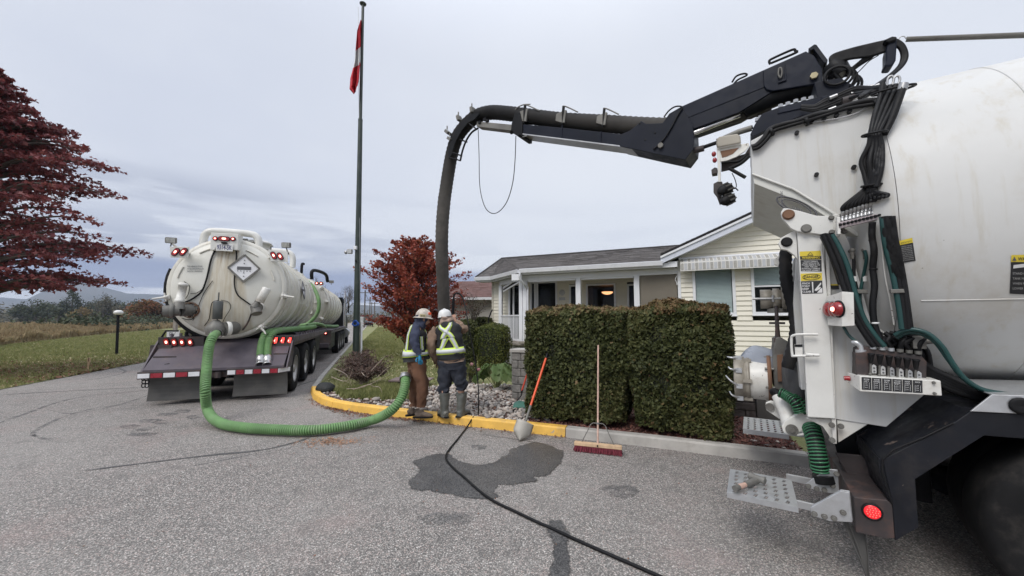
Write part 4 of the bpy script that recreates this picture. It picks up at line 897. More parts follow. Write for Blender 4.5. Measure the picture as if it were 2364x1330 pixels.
def left_trailer():
    T_ = thing('tank_trailer','white vacuum tank trailer with a green hose on its rear outlet and number plate 9314-5K','trailer',tuple(LF.o),LF.a);f = LF;Y0 = .68;c0 = Vector((-.03,0,ZC))
    # ---- shell with stiffening rings, each ring a part
    b = MB(f);Ls = 4.9;o = Vector((c0.x,Y0,ZC));b.lathe([(RC-.05,0),(RC-.012,.02),(RC-.01,Ls),(RC*.93,Ls+.12),(RC*.7,Ls+.27),(.001,Ls+.36)],o,(0,1,0),64);shell = b.build('tank',M['tank_l'],T_)
    for y in (.9,1.8,2.7,3.6,4.5):
        b = MB(f);b.lathe([(RC-.012,y-.05),(RC+.045,y-.04),(RC+.05,y+.04),(RC-.012,y+.05)],o,(0,1,0),64,smooth=False);b.build('tank_ring',M['tank_l'],shell)
    # domed rear door with rolled rim
    b = MB(f);R = RC;b.lathe([(R*.992,.0),(R*.985,-.05),(R*.93,-.09),(R*.8,-.135),(R*.6,-.18),(R*.4,-.21),(R*.2,-.228),(.001,-.235)],o,(0,1,0),64);door = b.build('rear_door',M['door_l'],T_)
    b = MB(f);b.lathe([(R*.99,.10),(R+.055,.10),(R+.06,.0),(R+.04,-.05),(R*.98,-.055)],o,(0,1,0),64);b.build('door_rim',M['tank_l'],door)
    b = MB(f);b.lathe([(R+.0,.35),(R+.075,.34),(R+.075,.26),(R+.0,.25)],o,(0,1,0),64,smooth=False);b.build('shell_flange',M['tank_l'],shell)
    yd = lambda px,py,e=0: None
    def on_door(px,py,e=.0):
        """point of the domed door seen at this place of the photograph"""
        y = Y0-.1
        for _ in range(12):
            q = lp(px,py,y);r = min(math.hypot(q.x-c0.x,q.z-ZC)/R,.99);y = Y0+float(np.interp(r,[0,.2,.4,.6,.8,.93,.985],[-.235,-.228,-.21,-.18,-.135,-.09,-.05]))-e
        return lp(px,py,y)
    # ribs pressed into the door edge
    for a0 in (20,62,118,160):
        b = MB(f);pts = []
        for k in range(6):
            a = math.radians(a0-8+k*3.2);r = R*.86;pts.append((c0.x+math.cos(a)*r,Y0-.128,ZC+math.sin(a)*r))
        b.tube(pts,.018,6);b.build('door_rib',M['tank_l'],door)
    # central pressed panel
    b = MB(f);P = [on_door(*q,.006) for q in ((497,580),(546,580),(566,640),(574,700),(560,775))];
    # lettering
    q0 = on_door(432,625,.006);q1 = on_door(470,625,.006);xd = f.dw(q1-q0);
    for k,s in enumerate(('THIS VEHICLE STOPS','AT ALL UNCONTROLLED','RAILWAY CROSSINGS')):
        text(s,M['ink'],door,f.w(on_door(432,617+k*5.5,.016)),xd,(0,0,1),.032,(q1-q0).length*(.92 if k != 1 else 1.0),bold=.01)
    # number plate box
    Yb = .40;P = [lp(487,537,Yb),lp(551,540,Yb),lp(549,577,Yb),lp(536,577,Yb),lp(534,572,Yb),lp(498,572,Yb),lp(496,577,Yb),lp(485,577,Yb)]
    b = MB(f);b.prism(P,(0,.30,0));box_ = b.build('lamp_box',M['white'],T_,.008)
    for px,py,l,wd,an in ((497.5,551,.085,.08,0),(518,551.5,.20,.082,PI/2),(538.5,552,.085,.08,0)):
        oval_light(f,box_,lp(px,py,Yb-.002),an,l,wd)
    a,bq = lp(498.5,579,Yb-.02),lp(537.5,580,Yb-.02);h = lp(498.5,562,Yb-.02).z-a.z;b = MB(f);b.lohi((a.x,Yb-.03,a.z),(bq.x,Yb-.018,a.z+h));pl = b.build('number_plate',M['lab_w'],T_,.006)
    text('9314-5K',M['plate_ink'],pl,f.w((a.x+.02,Yb-.034,a.z+.03)),f.dw((1,0,0)),(0,0,1),h*.62,(bq.x-a.x)-.04,bold=.012)
    text('BRITISH COLUMBIA',M['plate_ink'],pl,f.w((a.x+.06,Yb-.034,a.z+h*.83)),f.dw((1,0,0)),(0,0,1),h*.09,(bq.x-a.x)-.12)
    b = MB(f);q = lp(518,561,Yb-.04);b.box(q,(.10,.06,.035));b.build('plate_lamp',M['rubber'],T_,.005)
    # side lamp brackets
    for sgn,quad,L1,L2 in ((-1,((392,569),(436,570),(434,595),(393,594)),(406,582),(424,581.5)),(1,((619,576),(664,581),(664,605),(625,603)),(632,590),(647,592))):
        Yq = .34;P = [lp(*q,Yq) for q in quad];b = MB(f);b.prism(P,(0,.035,0));br = b.build('lamp_bracket',M['white'],T_,.004)
        for q in (L1,L2): oval_light(f,br,lp(*q,Yq-.002),(.55 if sgn < 0 else -.5),.165,.078)
        b = MB(f);m = (P[0]+P[1]+P[2]+P[3])/4;b.beam(m+Vector((0,.03,0)),(c0.x+sgn*.72,Y0-.02,ZC+.72),.05,.03);b.build('bracket_arm',M['white'],T_)
    # work lamps
    for px,py,sg in ((395,555,-1),(661,566,1)):
        q = lp(px,py,.36);fd = Vector((-.15*sg,-1,-.25)).normalized();b = MB(f);R3 = fd.to_track_quat('-Y','Z').to_matrix()
        b.box(q,(.18,.09,.12),R3);wl = b.build('work_lamp',M['greycast'],T_,.015);b = MB(f);b.box(q+fd*.047,(.15,.006,.09),R3);b.build('lamp_glass',M['lampglass'],wl,.004)
        b = MB(f);b.tube([q+Vector((0,.02,-.06)),q+Vector((.02*sg,.04,-.14)),q+Vector((.05,.06,-.20))],.012,6);b.build('lamp_stem',M['rust_dark'],wl)
    # top pipes
    for y,hx,hh,dx in ((.62+.35,.60,.36,-.02),(3.4,.58,.36,.28)):
        zb = ZC+.95;b = MB(f);xl,xr = c0.x-hx+dx,c0.x+hx*.75+dx
        b.tube([(xl,y,zb-.1),(xl,y,zb+hh*.45),(xl+.05,y,zb+hh*.85),(xl+.22,y,zb+hh),(xr-.22,y+.05,zb+hh),(xr-.05,y+.05,zb+hh*.82),(xr,y+.05,zb+hh*.4),(xr,y+.05,zb-.1)],.078,14,sub=5);b.build('top_pipe',M['white'],T_)
    b = MB(f);b.lathe([(.26,0),(.26,.12),(.30,.125),(.30,.16),(.24,.2),(.001,.22)],(c0.x+.32,1.35,ZC+RC-.05),(0,0,1),24);b.build('manway',M['white'],T_)
    for k,(x,y) in enumerate(((.05,.85),(.15,1.0),(.42,1.3),(.5,1.75),(.2,2.3))):
        b = MB(f);b.cyl((c0.x+x,y,ZC+RC-.06),(c0.x+x,y,ZC+RC+.10),.03,8);b.box((c0.x+x,y,ZC+RC+.12),(.12,.05,.03));b.build('vent_cap',M['greycast'],T_)
    # placard on the door
    c = on_door(564,619.5,.05);hazard_board(f,door,c,(1,0,0),(0,0,1),.285,M['refl_w'])
    # placard on the side
    a = math.radians(8);rr = RC+.04;cs = Vector((c0.x+rr*math.cos(a),Y0+2.35,ZC+rr*math.sin(a)));b = MB(f);s = .25;ux = Vector((0,1,0));uz = Vector((-math.sin(a),0,math.cos(a)));nr = Vector((math.cos(a),0,math.sin(a)))
    b.prism([cs+uz*s,cs+ux*s,cs-uz*s,cs-ux*s],nr*.012);sp = b.build('side_placard',M['refl_w'],T_);b = MB(f);P = [cs+uz*s,cs+ux*s,cs-uz*s,cs-ux*s]
    for i in range(4): b.beam(P[i]+nr*.014,P[(i+1) % 4]+nr*.014,.03,.02,nr)
    b.beam(cs-ux*.12+nr*.015,cs+ux*.12+nr*.015,.06,.01,nr);b.build('placard_frame',M['ink'],sp)
    # little handles along the flank
    for y,a in ((1.9,50),(2.8,45),(3.7,43),(1.9,22),(2.8,18),(3.7,14),(2.3,-12),(3.2,-14),(4.4,30)):
        a = math.radians(a);n_ = Vector((math.cos(a),0,math.sin(a)));q = Vector((c0.x,Y0+y,ZC))+n_*RC;b = MB(f);b.tube([q,q+n_*.09,q+n_*.09+Vector((0,.2,0)),q+Vector((0,.2,0))],.012,6);b.build('grab_handle',M['white'],T_)
    # door clamps with hand wheels
    for a,L in ((138,.34),(42,.22),(-8,.24),(-52,.2),(192,.2)):
        ar = math.radians(a);n_ = Vector((math.cos(ar),0,math.sin(ar)));tg = Vector((-n_.z,0,n_.x));q = Vector((c0.x,Y0-.02,ZC))+n_*(R+.03)
        b = MB(f);b.box(q+Vector((0,.05,0)),(.10,.26,.09),Matrix.Rotation(-ar,3,'Y'));b.cyl(q+Vector((0,-.14,0)),q+Vector((0,.06,0)),.024,8);cl = b.build('door_clamp',M['white_worn'],T_,.01)
        b = MB(f);e = q+Vector((0,-.13,0));b.tube([e-n_*.03,e+n_*L*.6,e+n_*L+Vector((0,-.05,0))],[.02,.022,.013],8);b.sph(e,.035,8);b.tube([e-tg*.09,e+tg*.09],.014,6);b.build('clamp_lever',M['white_worn'],cl)
    # valves with actuators: left, middle, right
    def valve(body,top,out=None,mtop=M['white_worn'],rt=.085,Lt=None,ring=None):
        pass
    # left one
    v = MB(f);c = on_door(418,716,.20);e = on_door(440,716,.02);v.cyl(e,c,.13,18);v.cyl(c+Vector((0,-.02,0)),c+Vector((-.16,-.05,-.02)),.115,18);v.tube([c+Vector((-.02,-.02,.02)),c+Vector((-.03,-.02,.16)),c+Vector((-.02,-.02,.2))],[.12,.08,.04],14);v.cyl(c+Vector((-.15,-.06,-.02)),c+Vector((-.26,-.10,-.03)),.115,20);v.lathe([(.14,0),(.15,.03),(.14,.06)],c+Vector((-.10,-.05,-.02)),(-1,-.3,0),18);gv = v.build('gate_valve',M['greycast'],door)
    v = MB(f);q = lp(419,676,c.y);v.lathe([(.07,-.22),(.085,-.17),(.085,-.14),(.072,-.14),(.072,.14),(.084,.14),(.084,.19),(.06,.205),(.001,.21)],q,(.12,0,1),20);v.build('valve_actuator',M['white_worn'],gv)
    v = MB(f);v.lathe([(.155,0),(.165,.02),(.165,.05),(.15,.07)],e+Vector((0,.02,0)),(0,-1,0),24)
    for k in range(8): aa = k*PI/4;v.cyl(e+Vector((.14*math.cos(aa),-.09,.14*math.sin(aa))),e+Vector((.14*math.cos(aa),.02,.14*math.sin(aa))),.014,6)
    v.build('valve_flange',M['rust'],gv)
    # middle one
    e = on_door(524,757,.0);c = e+Vector((-.10,-.32,-.02));
    v = MB(f);v.cyl(e+Vector((.14,0,.0)),c+Vector((.12,0,0)),.14,18);v.tube([c+Vector((0,0,-.12)),c+Vector((0,0,.02)),c+Vector((0,0,.12)),c+Vector((0,0,.19))],[.16,.19,.12,.05],18);gv2 = v.build('gate_valve',M['greycast'],door)
    q = lp(503,715,c.y);v = MB(f);v.lathe([(.075,-.20),(.088,-.19),(.088,.16),(.075,.18),(.001,.18)],q,(0,0,1),20);v.cyl(q+Vector((0,0,-.28)),q+Vector((0,0,.36)),.012,6);v.build('valve_actuator',M['act_grey'],gv2)
    v = MB(f);v.lathe([(.15,0),(.16,.02),(.16,.06),(.15,.08)],c+Vector((.16,.03,.0)),(.8,.6,0),20);v.build('valve_flange',M['white_worn'],gv2)
    # right one
    e = on_door(597,710,.0);c = e+Vector((-.02,-.2,0));v = MB(f);v.cyl(e,c,.09,16);v.cyl(c+Vector((.0,.04,.02)),c+Vector((.05,-.03,-.14)),.10,16);v.tube([c+Vector((0,0,.0)),c+Vector((.07,0,.14))],[.1,.04],12);gv3 = v.build('gate_valve',M['greycast'],door)
    q = lp(608,681,c.y);v = MB(f);v.lathe([(.075,-.17),(.085,-.16),(.085,.15),(.07,.17),(.001,.17)],q,(.42,0,1),18);v.build('valve_actuator',M['white_worn'],gv3)
    v = MB(f);v.lathe([(.11,0),(.12,.02),(.12,.05),(.1,.06)],e,(0,-1,0),18);v.build('valve_flange',M['white_worn'],gv3)
    # air lines on the door
    for nm,pxs,r,mt in (('air_line',((499,572),(487,600),(478,640),(467,670),(452,685),(432,696),(420,697)),.017,'rubber'),('air_line',((543,572),(546,590),(543,620),(541,655),(548,680),(566,695),(585,708)),.014,'rubber'),('air_line',((585,708),(578,730),(570,748),(560,762)),.016,'rust_dark'),
                             ('thin_wire',((491,648),(470,678),(455,716),(445,740)),.006,'rubber'),('thin_wire',((505,693),(489,700),(483,735),(472,752)),.007,'rubber'),('thin_wire',((510,693),(528,698),(532,712),(520,732),(514,745)),.006,'rubber'),('thin_wire',((425,650),(437,660),(435,678),(428,690)),.007,'rubber'),('thin_wire',((440,678),(455,676),(470,664),(476,650)),.006,'rubber'),('thin_wire',((610,662),(592,690),(584,705)),.008,'rubber'),('thin_wire',((420,735),(440,738),(455,725)),.007,'rubber')):
        b = MB(f);b.tube([on_door(*q,r+.012) for q in pxs],r,6,sub=4);b.build(nm,M[mt],door)
    # black crash rubber along the lower left of the rim
    b = MB(f);b.tube([(c0.x+math.cos(math.radians(a))*(R+.10),Y0+.12,ZC+math.sin(math.radians(a))*(R+.10)) for a in range(160,262,8)],.06,8);b.build('rim_bumper',M['rubber'],T_)
    # ---- deck, ramp, bumper
    zr = 1.24;b = MB(f);zb = lp(480,857,-.02).z
    b.prism([(-1.14,.02,zb+.06),(-1.14,.02,zb),(-1.14,.85,zb),(-1.14,.85,zr-.06),(-1.14,.78,zr)],(2.36,0,0));ramp = b.build('rear_ramp',M['flatbed'],T_,.006)
    for px0,px1,py in ((360,412,824),(634,668,817)):
        p0_,p1_ = lp(px0,py,.42),lp(px1,py,.42);b = MB(f);b.beam(p0_+Vector((0,-.06,0)),p1_+Vector((0,-.06,0)),.10,.04);b.build('ramp_step',M['rust_dark'],ramp)
    zl0,zl1 = lp(400,799,.62).z,lp(400,778,.62).z
    for x0_,x1_,n,x0l in ((-1.18,-.40,4,0),(.62,1.28,3,1)):
        b = MB(f);b.lohi((x0_,.60,zl0),(x1_,.68,zl1));lb = b.build('lamp_board',M['rust_dark'],T_,.005)
        for k in range(n):
            xs = (385,403,421,440)[k] if not x0l else (636,652,668)[k];q = lp(xs,790 if not x0l else 786,.598)
            s = oval_light(f,lb,q,(-.28 if not x0l else .35),.155,.085)
            if x0l: b = MB(f);b.prism([q+Vector((dx,-.034,dz)) for dx,dz in ((-.015,-.065),(.03,-.065),(.045,.065),(0,.065))],(0,-.004,0));b.build('lamp_glow',M['red_em'],s)
    # bumper strips: white and red reflective pieces, two-part
    zs = lp(480,862,0).z;hh = .085
    def bumper(xa,xb,cells,ya=0.0):
        b = MB(f);b.lohi((xa,ya-.02,zs-hh/2-.02),(xb,ya+.28,zs+hh/2+.03));bp = b.build('bumper_beam',M['rust_dark'],T_,.006);w_ = (xb-xa)/cells
        for k in range(cells):
            b = MB(f);b.lohi((xa+w_*k+.012,ya-.03,zs-hh/2),(xa+w_*(k+1)-.006,ya-.021,zs+hh/2));b.build('reflector',M['refl_w' if k % 2 == 0 else 'refl_r'],bp)
        return bp
    bumper(-1.20,-.22,5);
    bumper(.22,1.12,6,.02);b = MB(f);b.prism([(1.12,0,zs-.06),(1.12,.28,zs-.06),(1.31,.34,zs-.06),(1.31,.26,zs-.06)],(0,0,.12));b.build('bumper_wing',M['rust_dark'],T_,.004)
    b = MB(f);b.beam((1.13,-.012,zs),(1.30,.245,zs),.008,hh,(0,0,1));b.build('reflector',M['refl_w'],T_)
    b = MB(f);b.lohi((-.24,.10,zs-.10),(.22,.4,zs+.02));b.cyl((.06,.05,zs-.10),(.06,.05,zs+.02),.06,12);b.build('tow_pintle',M['rust_dark'],T_,.01)
    # mud flaps, slightly curved sheets
    for xa,xb in ((-1.10,-.16),(.30,1.26)):
        b = MB(f);n = 7;vs = []
        for j in range(n):
            t = j/(n-1);vs += [(xa-.02*t,.18+.03*math.sin(t*3)+.02*t,zs-.06-t*.46),(xb+.02*t,.18+.035*math.sin(t*3+.5)+.02*t,zs-.06-t*.46)]
        b.add(vs,[(2*j,2*j+1,2*j+3,2*j+2) for j in range(n-1)]);o = b.build('mud_flap',M['flap'],T_);s = o.modifiers.new('s','SOLIDIFY');s.thickness = .012
    # deck: rails, cross members, side rail in two heights
    b = MB(f);b.lohi((-1.22,.8,zr-.10),(1.22,7.4,zr));b.build('deck',M['flatbed'],T_,.006)
    for x in (-1.22,1.22):
        b = MB(f);b.lohi((x,.7,zr-.09),(x+.06,7.4,zr+.05));b.build('side_rail',M['flatbed'],T_,.006)
        for y in np.arange(1.2,7.3,.42):
            b = MB(f);b.box((x+.03,y,zr+.085),(.04,.05,.07));b.build('stake_pocket',M['flatbed'],T_)
    b = MB(f);b.lohi((1.10,.62,zb+.02),(1.28,.74,zr+.02));b.prism([(1.28,.05,zb),(1.28,.62,zr),(1.28,.74,zr),(1.28,.74,zb)],(-.03,0,0));b.build('side_plate',M['flatbed'],T_,.004)
    b = MB(f);b.prism([(-1.20,.05,zb),(-1.20,.62,zr),(-1.20,.74,zr),(-1.20,.74,zb)],(.03,0,0));b.build('side_plate',M['flatbed'],T_,.004)
    for x in (-.42,.42):
        b = MB(f);b.lohi((x-.05,.8,zr-.42),(x+.05,8.0,zr-.1));b.build('frame_rail',M['black'],T_)
    for y in (1.2,3.2,5.4):
        b = MB(f);b.prism([(-.95,y,zr+.002),(-.6,y,ZC-.9),(.6,y,ZC-.9),(.95,y,zr+.002)],(0,.1,0));b.build('tank_saddle',M['black'],T_)
    # guard rail at the left rear
    b = MB(f);p = [lp(373,779,.62),lp(383,764,.62),lp(412,764,.62)];b.tube(p,.02,6);b.build('rear_guard',M['black'],T_)
    for y in (1.05,2.6,4.1):
        for sx in (-1,1):
            w1 = wheel(f,T_,(sx*1.27,y,.52),(sx,0,0));b = MB(f)
            wheel(f,T_,(sx*.93,y,.52),(sx,0,0),detail=20)
        b = MB(f);b.cyl((-1.0,y,.52),(1.0,y,.52),.07,10);b.build('axle',M['rust_dark'],T_)
    for sx in (-1,1):
        b = MB(f);xa = sx*1.28;b.prism([(xa,.55,1.10),(xa,.50,.80),(xa,.56,.80),(xa,.62,1.08),(xa,4.9,1.10),(xa,4.9,1.15),(xa,.55,1.15)],(-sx*.35,0,0));b.build('mudguard',M['rust_dark'],T_)
    b = MB(f);b.lohi((-1.1,5.2,.55),(-.5,6.4,1.1));b.lohi((.5,5.2,.55),(1.15,6.4,1.1));b.build('side_locker',M['black'],T_,.02)
    # chain on the left end of the bumper
    b = MB(f)
    for s_ in (0,1):
        for k in range(3):
            c = lp(331+s_*8,874+k*8,-.01);b.tube([c+Vector((math.cos(a)*.028,(.012 if k % 2 else 0),math.sin(a)*.042)) for a in np.linspace(0,2*PI,11)],.009,5)
    b.build('chain',M['rubber'],T_)
    b = MB(f)
    for a0,c_,r_ in ((0,(-.52,.9,zr+.16),.16),(1,(-.72,.95,zr+.12),.13),(2,(-.62,.85,zr+.14),.10)):
        b.tube([Vector(c_)+Vector((r_*math.cos(t),.12*a0-.1,r_*.8*math.sin(t))) for t in np.linspace(0,2*PI,14)],.035,6)
    b.build('coiled_cable',M['rubber'],T_)
    return T_,on_door
M['plate_ink'] = pm('plate_ink',(.06,.06,.16),.5,bump=0);M['lampglass'] = pm('lamp_glass',(.45,.46,.44),.12,.2,var=.3,vs=20,bump=.3,bs=90,coat=.6)
M['act_grey'] = pm('dark_grey_actuator',(.075,.08,.078),.5,var=.2,dirt=((.15,.14,.12),.4,7))
left_tr,on_door = left_trailer()
# hoses carried on the deck with ends hanging over the ramp, each a thing
for k,(pa,pb,x2) in enumerate((((593,836),(600,790),630),((608,836),(616,790),650))):
    f = LF;lowp = LF.hit(601+k*16,832,'y',.12+.02*k);yb = .12;top = LF.hit(609+k*14,772,'y',.62);P = [lowp,LF.hit(602+k*16,808,'y',.34),LF.hit(606+k*15,786,'y',.55),LF.hit(615+k*15,770,'y',.72),LF.hit(640+k*8,763,'y',1.4)]
    e = Vector((1.12-k*.0,3.2+k*.2,1.42+.0*k));P += [e,e+Vector((-.05,2.2,.0))]
    o = helix(LF,catmull(P,8),.060,.036,None,'green_hose',origin=tuple(LF.w(lowp)),k=.40,n0=10)
    tag(o,['green suction hose hanging over the rear ramp, the left of the pair','green suction hose over the rear ramp, right of the pair beside the tail lamps'][k],'hose','green hoses lying on the trailer deck')
    d = (P[0]-P[1]).normalized();b = MB(LF);b.lathe([(.080,-.10),(.086,-.09),(.086,-.02),(.078,0),(.078,.09),(.086,.10),(.086,.13),(.07,.13),(.066,.0)],lowp,d,18);b.build('hose_coupling',M['steel'],o)
# the long hose from the trailer outlet to the vault
def long_hose():
    e = on_door(500,770,.42);st = LF.w(e);pts = [st,PD(492,777,6.95),PD(483,800,6.75),PD(477,850,6.55)]
    pts += [PD(474,900,6.32),G(480,948,.18),G(505,975,.10),G(560,987,.09),G(640,992,.09),G(720,993,.09),G(800,984,.09),G(860,970,.11)]
    pts += [PD(900,950,5.95),PD(925,922,6.0),PD(935,890,6.15),PD(936,872,6.3)]
    o = helix(WORLD,catmull(pts,10),.062,.032,None,'suction_hose',origin=tuple(G(700,993)),k=.40)
    tag(o,'long green ribbed hose running from the trailer outlet over the asphalt into the planting bed','hose')
    d = (pts[-1]-pts[-2]).normalized();b = MB();b.lathe([(.092,-.05),(.096,-.02),(.096,.02),(.09,.035),(.07,.035)],pts[-1],d,20);b.build('hose_collar',M['steel'],o)
    d = (pts[0]-pts[1]).normalized();b = MB();b.lathe([(.095,-.10),(.108,-.08),(.108,-.02),(.098,0),(.098,.06),(.112,.07),(.112,.13)],pts[0],d,20);b.build('hose_coupling',M['steel'],o)
long_hose()
# ---- the truck ahead with a second tank
def second_truck():
    f = Frame(tuple(LF.w((.14,0,0))),LF.a);B0 = 8.2;T_ = thing('tank_truck','white tank truck with black cab ahead of the trailer','truck',tuple(f.w((0,B0,0))),LF.a);o = Vector((.0,B0,ZC-.04));R = 1.02;Ls = 8.0
    b = MB(f);b.lathe([(.001,-.25),(R*.4,-.21),(R*.7,-.15),(R*.93,-.07),(R,0),(R,Ls),(R*.9,Ls+.12),(R*.5,Ls+.25),(.001,Ls+.3)],o,(0,1,0),48);tk = b.build('tank',M['tank_l'],T_)
    for y in (.08,1.4,2.7,4.0,5.3,6.6,7.7):
        b = MB(f);b.lathe([(R-.01,y-.04),(R+.045,y-.035),(R+.045,y+.035),(R-.01,y+.04)],o,(0,1,0),48,smooth=False);b.build('tank_ring',M['tank_l'],tk)
    q = Vector((.72,B0-.25,ZC+.78));b = MB(f);b.box(q,(.34,.05,.15));lb = b.build('lamp_bracket',M['white'],T_);oval_light(f,lb,q+Vector((-.08,-.028,0)),0,.13,.12);oval_light(f,lb,q+Vector((.08,-.028,0)),0,.13,.12)
    b = MB(f);b.tube([(.4,B0+.1,ZC+R-.05),(.4,B0+.1,ZC+R+.28),(.55,B0+.5,ZC+R+.36),(.8,B0+1.2,ZC+R+.28),(.85,B0+1.5,ZC+R)],.07,10,sub=5);b.tube([(0,B0+.2,ZC+R),(0,B0+.2,ZC+R+.55),(.05,B0+.3,ZC+R+.6)],.055,10,sub=4);b.build('top_pipe',M['black'],T_)
    q = Vector((.95,B0+2.1,ZC+R+.05));b = MB(f);b.box(q,(.2,.1,.13));b.cyl(q+Vector((0,0,-.15)),q,.015,6);b.build('work_lamp',M['greycast'],T_,.01)
    for a,y in ((38,-.05),(5,-.05),(-35,-.05),(-60,-.05)):
        ar = math.radians(a);q = o+Vector((math.cos(ar)*(R+.02),y,math.sin(ar)*(R+.02)));b = MB(f);b.box(q,(.14,.22,.08),Matrix.Rotation(-ar,3,'Y'));b.build('door_clamp',M['white_worn'],T_,.01)
    for (x,z) in ((.45,-.35),(.62,.1),(.2,-.65)):
        q = o+Vector((x,-.2,z));b = MB(f);b.cyl(q,q+Vector((0,-.14,0)),.09,12);b.tube([q+Vector((0,-.1,0)),q+Vector((0,-.1,.25))],[.05,.07],10);b.build('gate_valve',M['white_worn'],T_)
    for a,y in ((40,2),(25,3.2),(-10,2.6),(15,4.4)):
        ar = math.radians(a);n_ = Vector((math.cos(ar),0,math.sin(ar)));q = o+Vector((0,y,0))+n_*R;b = MB(f);b.tube([q,q+n_*.08,q+n_*.08+Vector((0,.25,0)),q+Vector((0,.25,0))],.014,6);b.build('grab_handle',M['white'],T_)
    zr = 1.24;b = MB(f);b.lohi((-1.25,B0-.3,zr-.14),(1.25,B0+9.2,zr));b.build('deck',M['flatbed'],T_,.01)
    for y in np.arange(B0,B0+8,.7): b = MB(f);b.box((1.27,y,zr-.02),(.05,.3,.05));b.build('deck_bracket',M['flatbed'],T_)
    b = MB(f);b.lohi((-1.25,B0-.36,.62),(1.25,B0-.26,zr+.0));rb = b.build('rear_board',M['rust_dark'],T_,.01)
    oval_light(f,rb,(1.05,B0-.38,zr-.12),0,.14,.13)
    b = MB(f);b.lohi((-1.2,B0-.6,.55),(1.2,B0-.4,.72));b.build('bumper_beam',M['flatbed'],T_,.01)
    for x in (-.42,.42): b = MB(f);b.lohi((x-.05,B0-.3,.8),(x+.05,B0+12.9,1.1));b.build('frame_rail',M['black'],T_)
    b = MB(f);b.lohi((-1.15,B0+.05,.42),(1.15,B0+2.6,1.08));b.build('side_locker',M['black'],T_,.03)
    for y in (B0+3.6,B0+4.9,B0+6.2,B0+7.5):
        for sx in (-1,1): wheel(f,T_,(sx*1.25,y,.52),(sx,0,0),detail=18)
        b = MB(f);b.cyl((-1.0,y,.52),(1.0,y,.52),.07,8);b.build('axle',M['rust_dark'],T_)
    for sx in (-1,1): wheel(f,T_,(sx*1.2,B0+11.9,.52),(sx,0,0),detail=18)
    # cab
    yc = B0+9.2;b = MB(f);b.prism([(-1.1,yc,1.0),(-1.1,yc,2.75),(-1.1,yc+.5,3.0),(-1.1,yc+1.5,2.9),(-1.1,yc+2.1,2.0),(-1.1,yc+3.7,1.8),(-1.1,yc+3.8,.7),(-1.1,yc+.1,.7)],(2.2,0,0));cab = b.build('cab',M['black'],T_,.05)
    b = MB(f);b.prism([(1.103,yc+.75,2.05),(1.103,yc+.75,2.65),(1.103,yc+1.4,2.65),(1.103,yc+1.85,2.05)],(.006,0,0));b.build('side_window',M['glass'],cab)
    b = MB(f);b.lohi((-.8,yc-.012,2.1),(.8,yc-.002,2.6));b.build('rear_window',M['glass'],cab)
    b = MB(f);b.cyl((1.12,yc-.2,1.1),(1.12,yc-.2,3.5),.075,12);b.build('exhaust_stack',M['chrome'],T_);b = MB(f);b.cyl((.85,yc-.3,2.7),(.85,yc-.3,3.05),.17,14);b.build('air_cleaner',M['black'],T_)
    b = MB(f);b.lohi((1.2,yc+1.7,2.1),(1.28,yc+1.78,2.6));b.build('side_mirror',M['black'],T_,.01);b = MB(f);b.cyl((1.1,yc+.2,.8),(1.1,yc+1.4,.8),.3,18);b.build('fuel_tank',M['steel'],T_)
    return T_
second_truck()
for k,(P,r,lb) in enumerate((([(.45,7.9,3.2),(.72,7.75,2.9),(.92,7.6,2.4),(.88,7.6,1.9),(.55,7.7,1.5),(.2,7.7,1.42)],.07,'green hose looping down between the two tanks'),([(.8,9.5,1.40),(1.1,9.9,1.36),(1.22,11.0,1.33),(1.25,12.5,1.32)],.07,'green hose lying on the deck of the front tank truck'),([(.75,6.2,1.45),(.95,6.5,1.50),(1.12,7.0,1.46),(1.16,7.8,1.36)],.065,'grey-green hose end lying on the trailer deck'))):
    b = MB(LF);b.tube(P,r,12,sub=6,rib=(.04,.004));tag(b.build('green_hose',M['hose_green'],origin=tuple(LF.w(P[0]))),lb,'hose')
# ================================================================ HOUSES
def hglass():
    m,nt,B = _mat('clear_window_glass');T = NT(nt);B.inputs['Base Color'].default_value = (.03,.035,.04,1);B.inputs['Roughness'].default_value = .03;B.inputs['Specular IOR Level'].default_value = .7
    tr = T.n('ShaderNodeBsdfTransparent');tr.inputs[0].default_value = (.93,.96,.96,1);mx = T.n('ShaderNodeMixShader');mx.inputs[0].default_value = .12
    T.L(tr.outputs[0],mx.inputs[1]);T.L(B.outputs[0],mx.inputs[2]);T.L(mx.outputs[0],nt.nodes['Material Output'].inputs[0]);return m
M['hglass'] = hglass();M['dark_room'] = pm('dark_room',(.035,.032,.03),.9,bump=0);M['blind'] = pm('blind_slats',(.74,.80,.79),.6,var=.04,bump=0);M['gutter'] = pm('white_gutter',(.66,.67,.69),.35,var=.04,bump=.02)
M['soffit'] = pm('soffit',(.5,.5,.5),.7,var=.05,bump=.05);M['shingle'] = leafm('roof_shingles',[(.07,.066,.064),(.10,.092,.09),(.135,.125,.12),(.085,.08,.08)],.9,0);M['shingle_b'] = leafm('brown_roof_shingles',[(.11,.062,.055),(.15,.085,.075),(.18,.11,.10),(.12,.075,.07)],.9,0)
M['warm_bulb'] = em('warm_lamp',(1,.45,.2),1.6);M['dark_soil'] = M['mulch'];M['block'] = pm('split_face_block',(.21,.20,.185),.9,var=.25,vs=8,bump=1.0,bs=22,bd=.02,dirt=((.12,.11,.10),.5,5));M['block_dk'] = pm('dark_retaining_block',(.10,.085,.08),.9,var=.3,vs=8,bump=1.0,bs=22,bd=.02)
